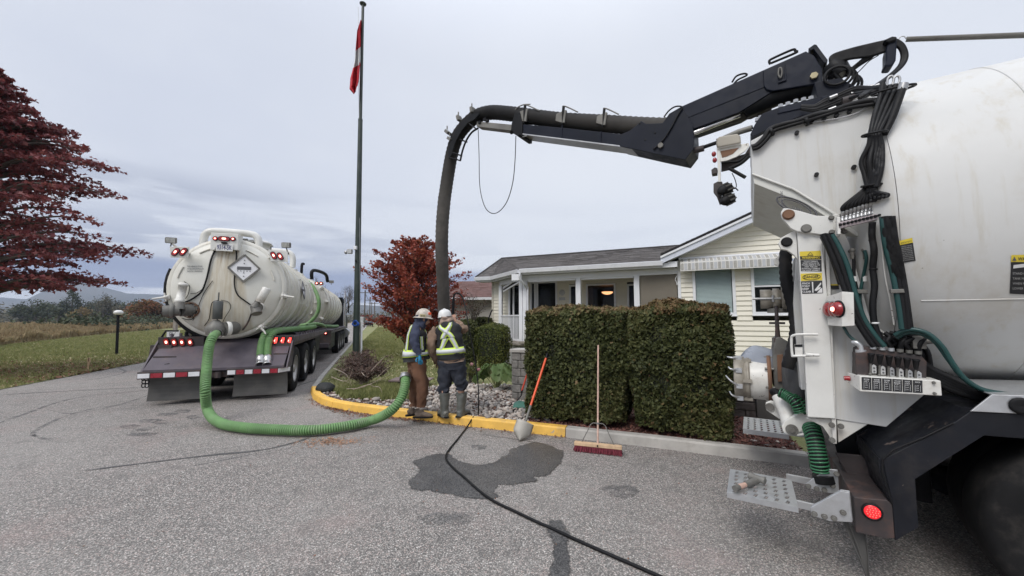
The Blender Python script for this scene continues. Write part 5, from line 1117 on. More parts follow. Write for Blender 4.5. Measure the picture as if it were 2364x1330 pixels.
def siding(fr,parent,x0,x1,z0,z1,y,holes=(),rowh=.125,mat='siding',top=None,axis='x',x=None):
    """clapboard rows, each plank a part; holes=(xa,xb,za,zb); top(z)->(xa,xb) narrows a gable row"""
    k = 0;z = z0
    while z < z1-.01:
        zt = min(z+rowh,z1);spans = [(x0,x1)]
        if top:
            a,b_ = top(z);spans = [(max(x0,a),min(x1,b_))]
            if spans[0][1]-spans[0][0] < .05: z = zt;continue
        for ha,hb,hz0,hz1 in holes:
            if zt > hz0+.01 and z < hz1-.01:
                new = []
                for a,b_ in spans:
                    if hb <= a or ha >= b_: new.append((a,b_));continue
                    if ha > a: new.append((a,ha))
                    if hb < b_: new.append((hb,b_))
                spans = new
        for a,b_ in spans:
            b = MB(fr)
            prof = [(y,z+.001),(y-.030,z+.001),(y-.030,z+.010),(y-.005,zt+.001),(y,zt+.001)]
            if axis == 'x': b.prism([(a,q[0],q[1]) for q in prof],(b_-a,0,0))
            else: b.prism([(x+(q[0]-y),a,q[1]) for q in prof],(0,b_-a,0))
            b.build('siding_plank',M[mat],parent)
        z = zt
def window(fr,parent,x0,x1,z0,z1,y,mull=(),hmull=(),fw=.06,name='window',blind=None,depth=1.2,room=True,slat_z=None):
    b = MB(fr);b.lohi((x0-fw,y-.05,z0-fw),(x0,y+.04,z1+fw));b.lohi((x1,y-.05,z0-fw),(x1+fw,y+.04,z1+fw));b.lohi((x0,y-.05,z1),(x1,y+.04,z1+fw));b.lohi((x0,y-.05,z0-fw),(x1,y+.04,z0));b.lohi((x0-fw-.015,y-.07,z0-fw-.03),(x1+fw+.015,y-.0,z0-fw))
    w_ = b.build(name,M['trim'],parent,.004)
    for mx in mull: b = MB(fr);b.lohi((mx-.03,y-.03,z0),(mx+.03,y+.03,z1));b.build('mullion',M['trim'],w_)
    for mz in hmull: b = MB(fr);b.lohi((x0,y-.03,mz-.02),(x1,y+.03,mz+.02));b.build('mullion',M['trim'],w_)
    b = MB(fr);b.lohi((x0,y-.004,z0),(x1,y+.004,z1));b.build('pane',M['hglass'],w_)
    if blind:
        b = MB(fr);za,zb = blind;z = za
        while z < zb: b.prism([(x0+.01,y+.05,z),(x0+.01,y+.062,z+.031),(x0+.01,y+.066,z+.031),(x0+.01,y+.054,z)],(x1-x0-.02,0,0));z += .034
        o = b.build('blind',M['blind'],w_);o['kind'] = 'stuff'
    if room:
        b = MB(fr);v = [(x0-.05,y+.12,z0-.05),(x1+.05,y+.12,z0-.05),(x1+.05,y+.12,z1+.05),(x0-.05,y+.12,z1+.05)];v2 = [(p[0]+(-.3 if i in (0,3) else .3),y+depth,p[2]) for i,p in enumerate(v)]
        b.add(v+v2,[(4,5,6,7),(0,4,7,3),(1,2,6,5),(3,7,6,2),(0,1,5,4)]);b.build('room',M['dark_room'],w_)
    return w_
def shingles(fr,parent,quad,mat,tw=.30,ch=.14,lift=.012,seed=1,name='shingles',singly=0):
    """quad: eave-left, eave-right, ridge-right, ridge-left"""
    rg = random.Random(seed);A,B_,C_,D_ = [Vector(q) for q in quad];n = max(1,int(((D_-A).length+(C_-B_).length)/2/ch));b = MB(fr);nr = (B_-A).cross(D_-A).normalized()
    if nr.z < 0: nr = -nr
    for i in range(n):
        t0,t1 = i/n,(i+1)/n*1.0;l0,r0,l1,r1 = A.lerp(D_,t0),B_.lerp(C_,t0),A.lerp(D_,t1),B_.lerp(C_,t1);L = max((r0-l0).length,.05);u = -rg.random()*tw/L
        while u < 1:
            w_ = tw*rg.uniform(.6,1.3)/L;a,e = max(0,u),min(1,u+w_)
            if e > a:
                g = .006/L;h = lift*rg.uniform(.7,1.5);p = [l0.lerp(r0,a+g),l0.lerp(r0,e-g),l1.lerp(r1,e-g),l1.lerp(r1,a+g)];q = [p[0]+nr*h,p[1]+nr*h,p[2]+nr*.003,p[3]+nr*.003]
                b2 = MB(fr) if singly > 0 else b;b2.add(q+[p[0]-nr*.004,p[1]-nr*.004],[(0,1,2,3),(4,5,1,0)])
                if singly > 0: b2.build('shingle',mat,parent);singly -= 1
            u += w_
    o = b.build(name,mat,parent);o['kind'] = 'stuff';return o
def hp(px,py,y): return HF.hit(px,py,'y',y)
def main_house():
    f = HF;H = thing('house','cream sided bungalow with a covered porch and a front gable','house',tuple(HF.o),HF.a);ZE = 3.25;YW = 2.0;YP = .35
    E3 = hp(1530,603,0);E2 = Vector((.02,0,ZE));E1 = Vector((-1.75,1.55,ZE));E0 = Vector((-2.45,1.5,ZE));E3 = Vector((E3.x,0,ZE));R1 = Vector((-1.95,2.75,4.12));R2 = Vector((5.6,2.75,4.12));BK = Vector((-2.45,7.5,ZE));RB = Vector((-1.95,5.5,4.12))
    # roof slabs
    b = MB(f);dn = Vector((0,0,-.05))
    def slab(P):
        P = [Vector(p) for p in P];b.prism(P,dn)
    slab([E0,E1,R1]);slab([E1,E2,R1]);slab([E2,Vector((E3.x+.12,0,ZE)),Vector((5.2,2.75,4.12)),R1]);slab([R1,R2,Vector((5.6,7.5,ZE)),BK]);slab([BK,E0,R1]);roof = b.build('roof',M['shdark'],H)
    up = Vector((0,0,.004))
    shingles(f,roof,[E2+up,Vector((E3.x+.12,0,ZE))+up,Vector((4.75,2.75,4.12))+up,R1+up],M['shingle'],seed=2,singly=290)
    shingles(f,roof,[E1+up,E2+up,R1+up,R1+up-Vector((.02,0,0))],M['shingle'],seed=3);shingles(f,roof,[E0+up,E1+up,R1+up,R1+up-Vector((.02,0,0))],M['shingle'],seed=4)
    b = MB(f);b.tube([R1+Vector((0,0,.02)),Vector((4.8,2.75,4.14))],.035,6);b.tube([E0+Vector((0,0,.02)),R1+Vector((0,0,.02))],.03,6);b.build('ridge_cap',M['shdark'],roof)
    # gutter
    gp = [(0,0),(-.02,.115),(.0,.125),(.015,.115),(.012,.02),(.10,.02),(.10,.115),(.115,.12),(.115,0)]
    b = MB(f)
    for a,c in ((E3,E2),(E2,E1),(E1,E0)):
        d = (c-a).normalized();n_ = Vector((-d.y,d.x,0))
        if n_.y > 0: n_ = -n_
        b.prism([a+n_*(.11-q[0])+Vector((0,0,q[1]-.12)) for q in gp],c-a)
    b.build('gutter',M['gutter'],H)
    b = MB(f)
    for a,c in ((Vector((E3.x+.36,0,ZE)),E2),(E2,E1),(E1,E0)):
        d = (c-a).normalized();n_ = Vector((-d.y,d.x,0));n_ = -n_ if n_.y > 0 else n_;b.prism([a-n_*.003+Vector((0,0,-.02)),a-n_*.03+Vector((0,0,-.02)),a-n_*.03+Vector((0,0,-.17)),a-n_*.003+Vector((0,0,-.17))],c-a)
    b.build('fascia',M['trim'],H)
    b = MB(f);b.prism([(p.x,p.y,ZE-.16) for p in (Vector((-2.4,1.55,0)),Vector((-1.75,1.6,0)),Vector((.05,.03,0)),Vector((E3.x+.3,.03,0)),Vector((E3.x+.3,YW,0)),Vector((-2.4,YW,0)))],(0,0,.02));b.build('soffit',M['soffit'],H)
    # porch beam and posts
    zb0,zb1 = hp(1400,640,YP).z,ZE-.165;P1 = hp(1208,700,YP).x;P0 = Vector((P1-1.42,YP+1.28,0));XR = hp(1565,640,YP).x
    b = MB(f);b.lohi((P1-.08,YP-.06,zb0),(XR,YP+.06,zb1));b.build('porch_beam',M['trim'],H,.004);b = MB(f);b.beam((P1-.05,YP+.03,(zb0+zb1)/2),P0+Vector((0,0,(zb0+zb1)/2)),.12,zb1-zb0);b.build('porch_beam',M['trim'],H)
    ZF = .91;b = MB(f)
    for px in (1203.5,1212.5): x = hp(px,700,YP).x;b = MB(f);b.lohi((x-.062,YP-.06,ZF),(x+.062,YP+.06,zb0));b.build('porch_post',M['trim'],H,.006)
    for px,wd in ((1336,.075),(1471,.075)): x = hp(px,700,YP).x;b = MB(f);b.lohi((x-wd,YP-.062,ZF),(x+wd,YP+.062,zb0));b.build('porch_post',M['trim'],H,.006)
    b = MB(f);b.lohi((P0.x-.06,P0.y-.06,ZF),(P0.x+.06,P0.y+.06,zb0));b.build('porch_post',M['trim'],H,.006)
    # thin screen frames in the openings
    xs = [hp(p,700,YP).x for p in (1219,1329,1343,1463,1480,1564)]
    for a,c in ((xs[0],xs[1]),(xs[2],xs[3])):
        b = MB(f);b.lohi((a,YP-.03,zb0-.05),(c,YP+.03,zb0));b.build('screen_rail',M['trim'],H)
    b = MB(f);b.lohi((xs[4],YP-.02,ZF),(xs[5],YP+.02,zb0));b.build('taupe_screen',M['taupe'],H)
    # porch rail: chamfer bay and front bay
    zr1 = 1.80
    def rail(a,c):
        a,c = Vector(a),Vector(c);L = (c-a).length;b = MB(f);b.beam(a+Vector((0,0,zr1)),c+Vector((0,0,zr1)),.06,.05);r = b.build('porch_rail',M['trim'],H);b = MB(f);b.beam(a+Vector((0,0,ZF+.08)),c+Vector((0,0,ZF+.08)),.05,.04);b.build('bottom_rail',M['trim'],r)
        n = int(L/.105)
        for i in range(1,n): q = a.lerp(c,i/n);b = MB(f);b.box(q+Vector((0,0,(zr1+ZF+.08)/2)),(.022,.022,zr1-ZF-.08));b.build('baluster',M['trim'],r)
    rail((P0.x,P0.y,0),(P1-.1,YP,0));rail((P1+.12,YP,0),(xs[1],YP,0))
    # porch floor, skirt
    b = MB(f);b.prism([(P0.x-.1,YW,ZF-.10),(P0.x-.1,P0.y,ZF-.10),(P1-.05,YP-.08,ZF-.10),(XR,YP-.08,ZF-.10),(XR,YW,ZF-.10)],(0,0,.10));b.build('porch_floor',M['wood_grey'],H,.005)
    for i in range(9):
        t0,t1 = i/9+.01,(i+1)/9-.01;a = Vector((P0.x,P0.y-.02,0)).lerp(Vector((P1,YP-.05,0)),t0);c = Vector((P0.x,P0.y-.02,0)).lerp(Vector((P1,YP-.05,0)),t1);b = MB(f);b.beam(a+Vector((0,0,.50)),c+Vector((0,0,.50)),.03,.66);b.build('skirt_board',M['trim_dk'],H)
    for i in range(14):
        a = P1+i*.3;b = MB(f);b.lohi((a,YP-.06,.12),(a+.28,YP-.03,.80));b.build('skirt_board',M['trim_dk'],H)
    for k,(dx,dy,dz,L,an) in enumerate(((-.9,.72,.02,.9,-.7),(-.45,.32,.03,.8,-.75),(-.1,.0,.03,.7,-.1),(.1,-.1,.10,.35,.5),(-.2,.15,.08,.5,-.5))):
        q = Vector((P1+dx,YP+dy-.06,ZF-.06+dz));d = Vector((math.cos(an),math.sin(an),0))*L/2;b = MB(f);b.beam(q-d,q+d,.09,.07);tag(b.build('timber',M['wood_grey'],bevel=.004),['weathered timber farthest left on the porch edge, half behind the rail','long weathered timber second from the left on the porch edge','weathered timber lying across the porch corner beside the hedge','short timber block sitting on top at the porch corner','short timber piece left of the block on the porch corner'][k],'timber','old timbers on the porch edge')
    # main wall behind the porch and its left end
    xl = hp(1137,700,YW).x;xl2 = hp(1150,700,YW).x
    holes = [];
    def W(pl,pr,pt,pb,y=YW): a,c = hp(pl,pt,y),hp(pr,pb,y);return a.x,c.x,c.z,a.z
    d1 = W(1228,1284,655,800);d1 = (d1[0],d1[1],ZF+.05,d1[3]);w2 = W(1357,1419,660,735);w3 = W(1452,1469,660,735);w4 = W(1318,1330,662,735);d0 = W(1178,1202,660,800);d0 = (d0[0],d0[1],ZF+.05,d0[3])
    for q in (d0,d1,w2,w3,w4): holes.append((q[0]-.06,q[1]+.06,q[2]-.09,q[3]+.06))
    siding(f,H,xl,XR,.15,ZE-.16,YW,holes)
    window(f,H,*d1,YW,mull=((d1[0]+d1[1])/2-.3,),name='sliding_door');window(f,H,*d0,YW,mull=((d0[0]*2+d0[1])/3,),name='sliding_door');wl = window(f,H,*w2,YW,depth=2.4);window(f,H,*w3,YW);window(f,H,*w4,YW)
    for q,px in ((1,1242),(2,1236)): 
        x = hp(px,700,YW).x;b = MB(f);b.lohi((x-.03,YW-.055,d1[2]),(x+.03,YW-.045,d1[3]));b.build('door_stile',M['trim'],H)
    # bowl lamp lit inside the middle window
    q = hp(1402,676,YW+.9);l = MB(f);l.lathe([(.001,-.07),(.10,-.055),(.18,-.01),(.205,.03),(.19,.035)],q,(0,0,1),20);tag(l.build('ceiling_lamp',M['warm_bulb'],origin=tuple(f.w(q))),'warm glowing bowl lamp behind the middle porch window','lamp')
    b = MB(f);x = hp(1298,665,YW).x;b.lathe([(.001,.03),(.09,.03),(.11,0)],(x,YW-.02,2.62),(0,-1,0),18);b.box((x,YW-.03,2.40),(.22,.03,.1));b.build('wall_vent',M['soffit'],H)
    b = MB(f);b.lohi((xl-.02,YW-.035,.15),(xl+.06,YW+.06,ZE-.16));b.build('corner_trim',M['siding_trim'],H)
    siding(f,H,YW,7.2,.15,ZE-.1,0,axis='y',x=xl)
    # folded awning frame on the chamfer bay
    a0,a1 = hp(1156,668,1.3),hp(1201,648,.45);b = MB(f);b.beam((a0.x,P0.y-.1,a0.z+.06),(P1-.1,YP-.02,a1.z+.10),.05,.07);b.build('awning_bar',M['trim'],H);b = MB(f);b.beam((a0.x,P0.y-.1,a0.z-.06),(P1-.1,YP-.02,a1.z-.04),.03,.05);b.build('awning_bar',M['trim'],H);b = MB(f);b.beam((a0.x,P0.y-.08,a0.z),(P1-.1,YP,a1.z+.03),.02,.05);b.build('awning_cloth',M['rubber'],H)
    # downpipe elbow and loop of wire
    q = hp(1201,632,-.02);b = MB(f);b.tube([(q.x+.02,-.09,ZE-.1),(q.x+.02,-.08,ZE-.3),(q.x+.12,.2,ZE-.55),(q.x+.14,YP-.10,ZE-.7),(q.x+.14,YP-.10,ZF)],.035,8,sub=2);b.build('downpipe',M['gutter'],H);b = MB(f);b.box((q.x-.12,-.02,ZE-.25),(.34,.06,.2));b.build('awning_bracket',M['trim'],H,.01)
    # ---- front gable
    yg = YP-.02;XG0 = XR;XG1 = XG0+9.6;ra = hp(1530,601,-.05);rb = hp(1800,478,-.05);sl = (rb.z-ra.z)/(rb.x-ra.x);XM = (XG0+XG1)/2;x00 = ra.x-.05;z00 = ra.z+sl*(x00-ra.x)-.06;zt = lambda x: z00+sl*(min(x,2*XM-x)-x00)
    w1 = (hp(1604,620,yg).x,hp(1693,720,yg).x,hp(1650,722,yg).z,hp(1650,620,yg).z);w5 = (hp(1739,620,yg).x,hp(1838,720,yg).x,hp(1780,720,yg).z,hp(1780,612,yg).z)
    def top(z): xx = (z-z00)/sl+x00+.0;return (xx,2*XM-xx)
    siding(f,H,XG0+.07,XG1,.62,zt(XM)-.1,yg,[(w1[0]-.07,w1[1]+.07,w1[2]-.11,w1[3]+.07),(w5[0]-.07,w5[1]+.07,w5[2]-.11,w5[3]+.07)],rowh=.128,top=top)
    b = MB(f);b.lohi((XG0-.01,yg-.04,.62),(XG0+.07,yg+.03,zt(XG0)-.08));b.build('corner_trim',M['trim'],H)
    b = MB(f);
    b.add([(XG1,yg+.03,.1),(XG1,7.4,.1),(XG1,7.4,zt(XG1)-.1),(XG1,yg+.03,zt(XG1)-.1)],[(0,1,2,3)]);b.add([(XG0,yg+.1,.1),(XG0,YW,.1),(XG0,YW,ZE-.1),(XG0,yg+.1,ZE-.1)],[(0,1,2,3)]);b.add([(-2.3,7.4,.1),(XG1,7.4,.1),(XG1,7.4,ZE),(-2.3,7.4,ZE)],[(0,1,2,3)]);b.build('wall',M['siding'],H)
    window(f,H,*w1,yg,blind=(w1[2],w1[3]),fw=.07,depth=.7);w5o = window(f,H,*w5,yg,hmull=((w5[2]+w5[3])/2+.06,),blind=((w5[2]+w5[3])/2+.1,w5[3]),fw=.07)
    # roof of the gable with white rake boards
    b = MB(f);x01 = 2*XM-x00
    for xa,xb in ((x00,XM),(x01,XM)):
        za,zb_ = z00,zt(XM);b.prism([(xa,-.06,za+.20),(xb,-.06,zb_+.20),(xb,-.06,zb_+.26),(xa,-.06,za+.26)],(0,7.9,0))
    gr = b.build('gable_roof',M['shdark'],H)
    b = MB(f)
    for xa,xb in ((x00,XM),(x01,XM)):
        za,zb_ = z00,zt(XM);b.prism([(xa,-.10,za-.02),(xb,-.10,zb_-.02),(xb,-.10,zb_+.18),(xa,-.10,za+.18)],(0,.035,0));
    b.build('rake_board',M['rake'],H)
    b = MB(f);b.prism([(x00,-.135,z00+.13),(XM,-.135,zt(XM)+.13),(XM,-.135,zt(XM)+.185),(x00,-.135,z00+.185)],(0,.033,0));b.prism([(x00,-.055,z00+.0),(XM,-.055,zt(XM)+.0),(XM,-.055,zt(XM)+.03),(x00,-.055,z00+.03)],(0,yg+.05,0));b.build('rake_trim',M['trim'],H)
    shingles(f,gr,[(x00,7.8,z00+.262),(x00,-.05,z00+.262),(XM,-.05,zt(XM)+.262),(XM,7.8,zt(XM)+.262)],M['shingle'],seed=9)
    b = MB(f)
    for i in range(60):
        x = x00+(XM-x00)*(i+.2)/60;b.box((x+.03,-.075,z00+sl*(x-x00)+.268),(.085,.03,.02),Matrix.Rotation(-math.atan(sl),3,'Y'))
    b.build('shingle_edge',M['shdark'],gr)
    # striped awning over the windows
    ax0,ax1 = hp(1570,600,yg-.1).x,hp(1812,600,yg-.1).x;zt1,zm,zb_ = hp(1640,594,yg-.08).z,hp(1640,606,yg-.34).z,hp(1640,623,yg-.36).z;n = 23;aw = None
    b = MB(f);b.cyl((ax0-.03,yg-.09,zt1),(ax1+.03,yg-.09,zt1),.04,10);aw = b.build('awning',M['trim'],H);n = 27
    for i in range(n):
        a,c = ax0+(ax1-ax0)*i/n,ax0+(ax1-ax0)*(i+1)/n;w_ = .012*math.sin(i*1.3);m_ = 'awn_w' if i % 2 else 'awn_g';gA = (c-a)*.13;b = MB(f)
        b.add([(a,yg-.05,zt1+.02),(c,yg-.05,zt1+.02),(c,yg-.34,zm+.03),(a,yg-.34,zm+.03),(c,yg-.35,zb_),(a,yg-.35,zb_)],[(3,2,1,0),(5,4,2,3)]);o = b.build('awning_cloth',M['awn_white'],aw);s = o.modifiers.new('s','SOLIDIFY');s.thickness = .006
        b = MB(f);t0,t1 = .12,.90;p = lambda x,t: (x,yg-.05-.29*t-.004,zt1+.02+(zm+.01-zt1)*t+.004);b.add([p(a+gA,t0),p(c-gA,t0),p(c-gA,t1),p(a+gA,t1)],[(0,1,2,3)]);b.add([(a+gA,yg-.356,zm+.01),(c-gA,yg-.356,zm+.01),(c-gA,yg-.358,zb_+.03),(a+gA,yg-.358,zb_+.03)],[(0,1,2,3)]);b.build('awning_stripe',M[m_],o)
    # block foundation, each block a part
    for r in range(4):
        x = XG0-(r % 2)*.2
        while x < XG1:
            b = MB(f);b.lohi((x+.005,yg-.02-.012*random.random(),.0+r*.155),(x+.395,yg+.25,.150+r*.155));b.build('foundation_block',M['block_dk'],H,.008,seg=1);x += .4
    b = MB(f);x = hp(1517+50,640,YP).x;b.tube([hp(1563,636,YP-.1),hp(1559,645,YP-.1),hp(1561,650,YP-.1),hp(1564,657,YP-.1),hp(1561,656,YP-.1)],.01,5,sub=3);b.build('cord_hook',M['trim'],H)
    return H
M['smooth_dark'] = pm('smooth_dark_concrete',(.11,.105,.10),.85,var=.15);M['trim_dk'] = pm('weathered_white_boards',(.42,.42,.41),.6,var=.08,bump=.1,dirt=((.25,.24,.22),.5,5));M['siding_trim'] = pm('cream_trim',(.52,.49,.41),.6);M['shdark'] = pm('roof_underlay',(.045,.042,.042),.9);M['rake'] = pm('rake_board_grey_white',(.60,.63,.70),.4,var=.03,bump=.02)
M['awn_w'] = pm('awning_white_stripe',(.47,.48,.50),.8,var=.06,bump=.1);M['awn_g'] = pm('awning_grey_stripe',(.36,.35,.32),.8,var=.1,vs=30,bump=.1);M['awn_white'] = pm('awning_white_cloth',(.66,.65,.62),.8,var=.03,bump=.05)
main_house()
# ---- stone pillar beside the hedge, each block a part
pb = G(1207,922,.1);PFm = Frame(tuple(pb),HF.a)
pil = thing('stone_pillar','grey split-block pillar with flat cap between the rhubarb and the hedge','pillar',tuple(pb),HF.a)
hgt = 1.09-.1;ch_ = .155
for r in range(6):
    for s_ in range(2):
        w0 = .20 if (r+s_) % 2 else .14;xa = -.17 if s_ == 0 else (-.17+(.20 if r % 2 else .14));xb = (-.17+(.20 if r % 2 else .14)) if s_ == 0 else .17
        b = MB(PFm);b.lohi((xa+.004,-.17-.01*random.random(),r*ch_+.004),(xb-.004,.17,(r+1)*ch_-.004));b.build('block',M['block'],pil,.010,seg=1)
b = MB(PFm);b.lohi((-.20,-.20,6*ch_),(.20,.20,6*ch_+.06));b.build('cap',M['concrete'],pil,.008)
# ---- white post with electric box
q = G(1192,918,.1);e_ = thing('service_post','thin white post with a small electrical box beside the stone pillar','post',tuple(q));ff = Frame(tuple(q),HF.a);b = MB(ff);b.lohi((-.018,-.018,0),(.018,.018,.62));b.build('post',M['trim'],e_,.003);b = MB(ff);b.lohi((-.055,-.05,.40),(.03,-.018,.58));b.build('junction_box',M['trim_dk'],e_,.006)
# white round thing on the porch behind the hedge end
q = PD(1232,762,10.9);b = MB();b.lathe([(.001,.34),(.12,.32),(.24,.22),(.28,.1),(.28,-.15),(.24,-.3),(.1,-.36)],q,(0,0,1),24);tag(b.build('white_urn',M['white']),'white rounded lid half hidden behind the left end of the cedar hedge','barbecue lid')
# ---- neighbouring house
def neighbour():
    f = Frame(tuple(PD(1085,745,19.5).xy)+(0,),math.radians(-6));H = thing('neighbour_house','grey-beige neighbouring house with a brown shingle roof beyond the red maple','house',tuple(f.o),f.a)
    ze = 2.73;b = MB(f);b.lohi((-1.15,.4,0),(5.2,7.5,ze));b.build('wall',M['hood_wall'],H)
    b = MB(f);zr = 4.0;b.prism([(-1.6,-.05,ze),(5.6,-.05,ze),(5.6,-.05,ze+.05),(-1.6,-.05,ze+.05)],(0,.06,0));b.prism([(-1.6,0,ze+.05),(-1.6,3.8,zr),(-1.6,7.8,ze+.05)],(7.2,0,0));roof = b.build('roof',M['shdark'],H)
    shingles(f,roof,[(-1.6,-.02,ze+.06),(5.6,-.02,ze+.06),(5.6,3.8,zr+.01),(-1.6,3.8,zr+.01)],M['shingle_b'],tw=.35,ch=.16)
    b = MB(f);b.lohi((-1.6,-.16,ze-.07),(5.6,-.06,ze+.06));b.build('gutter',M['gutter'],H);b = MB(f);b.lohi((-1.15,.34,.85),(5.2,.38,.93));b.build('water_table',M['trim'],H)
    b = MB(f);b.lohi((-1.12,.30,0),(-1.02,.38,ze));b.build('downpipe',M['trim'],H);b = MB(f);b.lohi((-.9,.36,.05),(1.9,.385,2.3));b.build('garage_door',M['garage'],H)
M['garage'] = pm('garage_door_beige',(.46,.44,.41),.7,var=.03);neighbour()
# small dark bird-feeder like bracket behind the shrub
q = PD(1128,735,13.2);b = MB();b.tube([q,q+Vector((.05,0,.12)),q+Vector((.10,0,.25)),q+Vector((.14,0,.30))],.025,6,sub=3);b.tube([q+Vector((0,0,-.5)),q],.02,6);tag(b.build('garden_stake',M['black']),'black curved garden stake by the corner of the house','stake')
# ---- flagpole
def flagpole():
    B0 = G(821,868,.1);tp_ = PD(838,10,B0.y*1.0);base = Vector((B0.x,B0.y,.09));t = thing('flagpole','tall dark green flagpole with a camera box at mid height','flagpole',tuple(base));ff = Frame(tuple(base),0);d = tp_-base;mid = PD(832,278,B0.y)-base
    b = MB(ff);b.tube([(0,0,0),mid],[.095,.062],16);b.build('lower_pole',M['pole'],t);b = MB(ff);b.tube([mid,d],[.048,.040],14);b.tube([mid+Vector((0,0,-.02)),mid+Vector((0,0,.03))],.066,14);b.build('upper_pole',M['pole'],t)
    b = MB(ff);b.lathe([(.04,-.03),(.095,0),(.10,.02),(.06,.045),(.001,.05)],d,(0,0,1),16);b.build('finial',M['pole'],t)
    return base,t,ff
M['pole'] = pm('dark_green_pole_paint',(.022,.035,.028),.45,var=.2,bump=.1,bs=30,dirt=((.08,.08,.07),.4,6))
base,fp,ffp = flagpole();D0 = base.y
def at(px,py): return PD(px,py,D0)-base
M['blue_rope'] = pm('blue_rope',(.02,.09,.42),.6,bump=.3,bs=200);M['greybox'] = pm('grey_plastic_box',(.45,.46,.46),.5,var=.04)
b = MB(ffp);b.box(at(811,582)+Vector((0,-.10,0)),(.13,.11,.13));hb = b.build('camera_housing',M['greybox'],fp,.01)
b = MB(ffp);b.lathe([(.05,0),(.055,.03),(.04,.06),(.001,.075)],at(805,584)+Vector((0,-.12,0)),(-1,-.2,-.1),14);b.build('camera_lens',M['steel'],hb)
b = MB(ffp);b.box(at(824,574)+Vector((0,-.11,0)),(.085,.09,.10));b.build('receiver_box',M['trim'],fp,.008)
b = MB(ffp);b.cyl(at(825,604)+Vector((0,-.12,0)),at(825,604)+Vector((0,-.07,0)),.028,12);b.build('sensor',M['black'],fp)
b = MB(ffp);b.tube([at(831,20)+Vector((-.03,-.05,0)),at(826,560)+Vector((.075,-.05,0)),at(826,820)+Vector((.09,-.05,0))],.006,5);b.build('halyard',M['steel'],fp)
b = MB(ffp);b.tube([at(829,740)+Vector((.08,0,0)),at(826,830)+Vector((.1,0,0))],.022,8);b.build('conduit',M['trim'],fp)
b = MB(ffp)
for k in range(4): b.tube([at(824,748)+Vector((.10*math.cos(t)*(1-.12*k),-.10-.01*k,.055*math.sin(t)*(1+.1*k)+.01*k)) for t in np.linspace(0,2*PI,16)],.010,5)
tag(b.build('rope_coil',M['blue_rope'],origin=tuple(base+at(824,748))),'blue rope coiled round the flagpole at waist height','rope')
# ---- low retaining wall of dark split blocks between the hedge and the truck, smooth concrete block beside it
a_ = G(1680,962,.1);fw_ = Frame(tuple(a_),HF.a);rw = thing('retaining_wall','low dark split-block retaining wall between the hedge and the tail of the near truck','wall',tuple(a_),HF.a);L_ = HF.l(G(1745,966,.1)).x-HF.l(a_).x
for r in range(3):
    x = -.35-(r % 2)*.15
    while x < L_: b = MB(fw_);b.lohi((x+.004,-.012*random.random(),r*.125+.003),(min(x+.296,L_-.004),.2,r*.125+.121));b.build('block',M['block_dk'],rw,.008,seg=1);x += .30
b = MB(fw_);b.lohi((L_+.01,-.03,0),(L_+.42,.25,.42));tag(b.build('concrete_block',M['smooth_dark'],bevel=.01,origin=tuple(fw_.w((L_+.2,0,0)))),'smooth dark grey concrete block beside the retaining wall, behind the far metal step','concrete block')
# ================================================================ THE NEAR HYDRO-VACUUM TRUCK (frame TF: x to its front, y away from the camera, z up)
M['hood_grey'] = pm('hood_underside_paint',(.60,.60,.56),.45,var=.05,dirt=((.36,.33,.28),.4,3));M['rust_mauve'] = pm('faded_rusty_mauve',(.42,.36,.37),.6,var=.2,dirt=((.22,.13,.13),.6,12));M['lab_grey'] = pm('label_grey_print',(.38,.38,.37),.6,bump=0);M['red_lens2'] = em('red_lamp_lens',(1,.03,.04),.45);M['boot'] = pm('grey_black_rubber_boot',(.07,.072,.075),.55,var=.25,bump=.4,bs=14,bd=.02);M['tarp'] = pm('grey_plastic_sheet',(.24,.26,.30),.35,var=.12,bump=.2,bs=12)
def tq(px,py,v): return TF.hit(px,py,'y',v)
TK = thing('vacuum_truck','large white hydrovac truck at the right edge with levers, hoses and a black boom','truck',tuple(TF.o),TF.a)
def plate(name,px,v,th,mat,parent=None,bevel=.003,off=None):
    """plate whose near face lies in the plane y=v, outline taken from the photograph, th deep"""
    b = MB(TF);b.prism([tq(x,y,v) for x,y in px],off or (0,th,0));return b.build(name,M[mat] if isinstance(mat,str) else mat,parent or TK,bevel)
def bolt(b,p,r=.016,h=.015,d=(0,-1,0)):
    p,d = Vector(p),Vector(d).normalized();b.cyl(p,p+d*h*.4,r*1.35,10,smooth=False);b.cyl(p+d*h*.4,p+d*h*1.3,r,6,smooth=False)
def bolts(pl,parent,r=.016,name='bolt',mat='greycast'):
    for px,py,v in pl:
        b = MB(TF);bolt(b,tq(px,py,v),r);b.build(name,M[mat],parent)
tc_ = Vector((.25,1.2,2.37));R = 1.2
prof = [(R,-.004),(R*.985,-.05),(R*.94,-.10),(R*.86,-.145),(R*.7,-.19),(R*.5,-.225),(R*.25,-.245),(.001,-.25)]
def inside(q,r):
    """is the point inside the tank shell (grown by r)?"""
    d = math.hypot(q.y-tc_.y,q.z-tc_.z);x = q.x-tc_.x
    if x >= 0: return d < R+r
    return x > -.25-r and d < float(np.interp(x,[p[1]-r for p in prof[::-1]],[p[0]+r for p in prof[::-1]]))
def lift(px,py,v,r):
    """bring a point of a hose in front of the shell, so that the hose lies on it"""
    while inside(tq(px,py,v),r+.004) and v > -.6: v -= .01
    return tq(px,py,v)
def run(name,pts,r,mat,parent=None,n=8,sub=5,v=None,rib=None):
    """hose through (px,py[,v]) points"""
    q = catmull([Vector((p[0],p[1],p[2] if len(p) > 2 else v)) for p in pts],sub) if sub else [Vector((p[0],p[1],p[2] if len(p) > 2 else v)) for p in pts]
    b = MB(TF);b.tube([lift(p.x,p.y,p.z,r) for p in q],r,n,rib=rib);return b.build(name,M[mat],parent or TK)
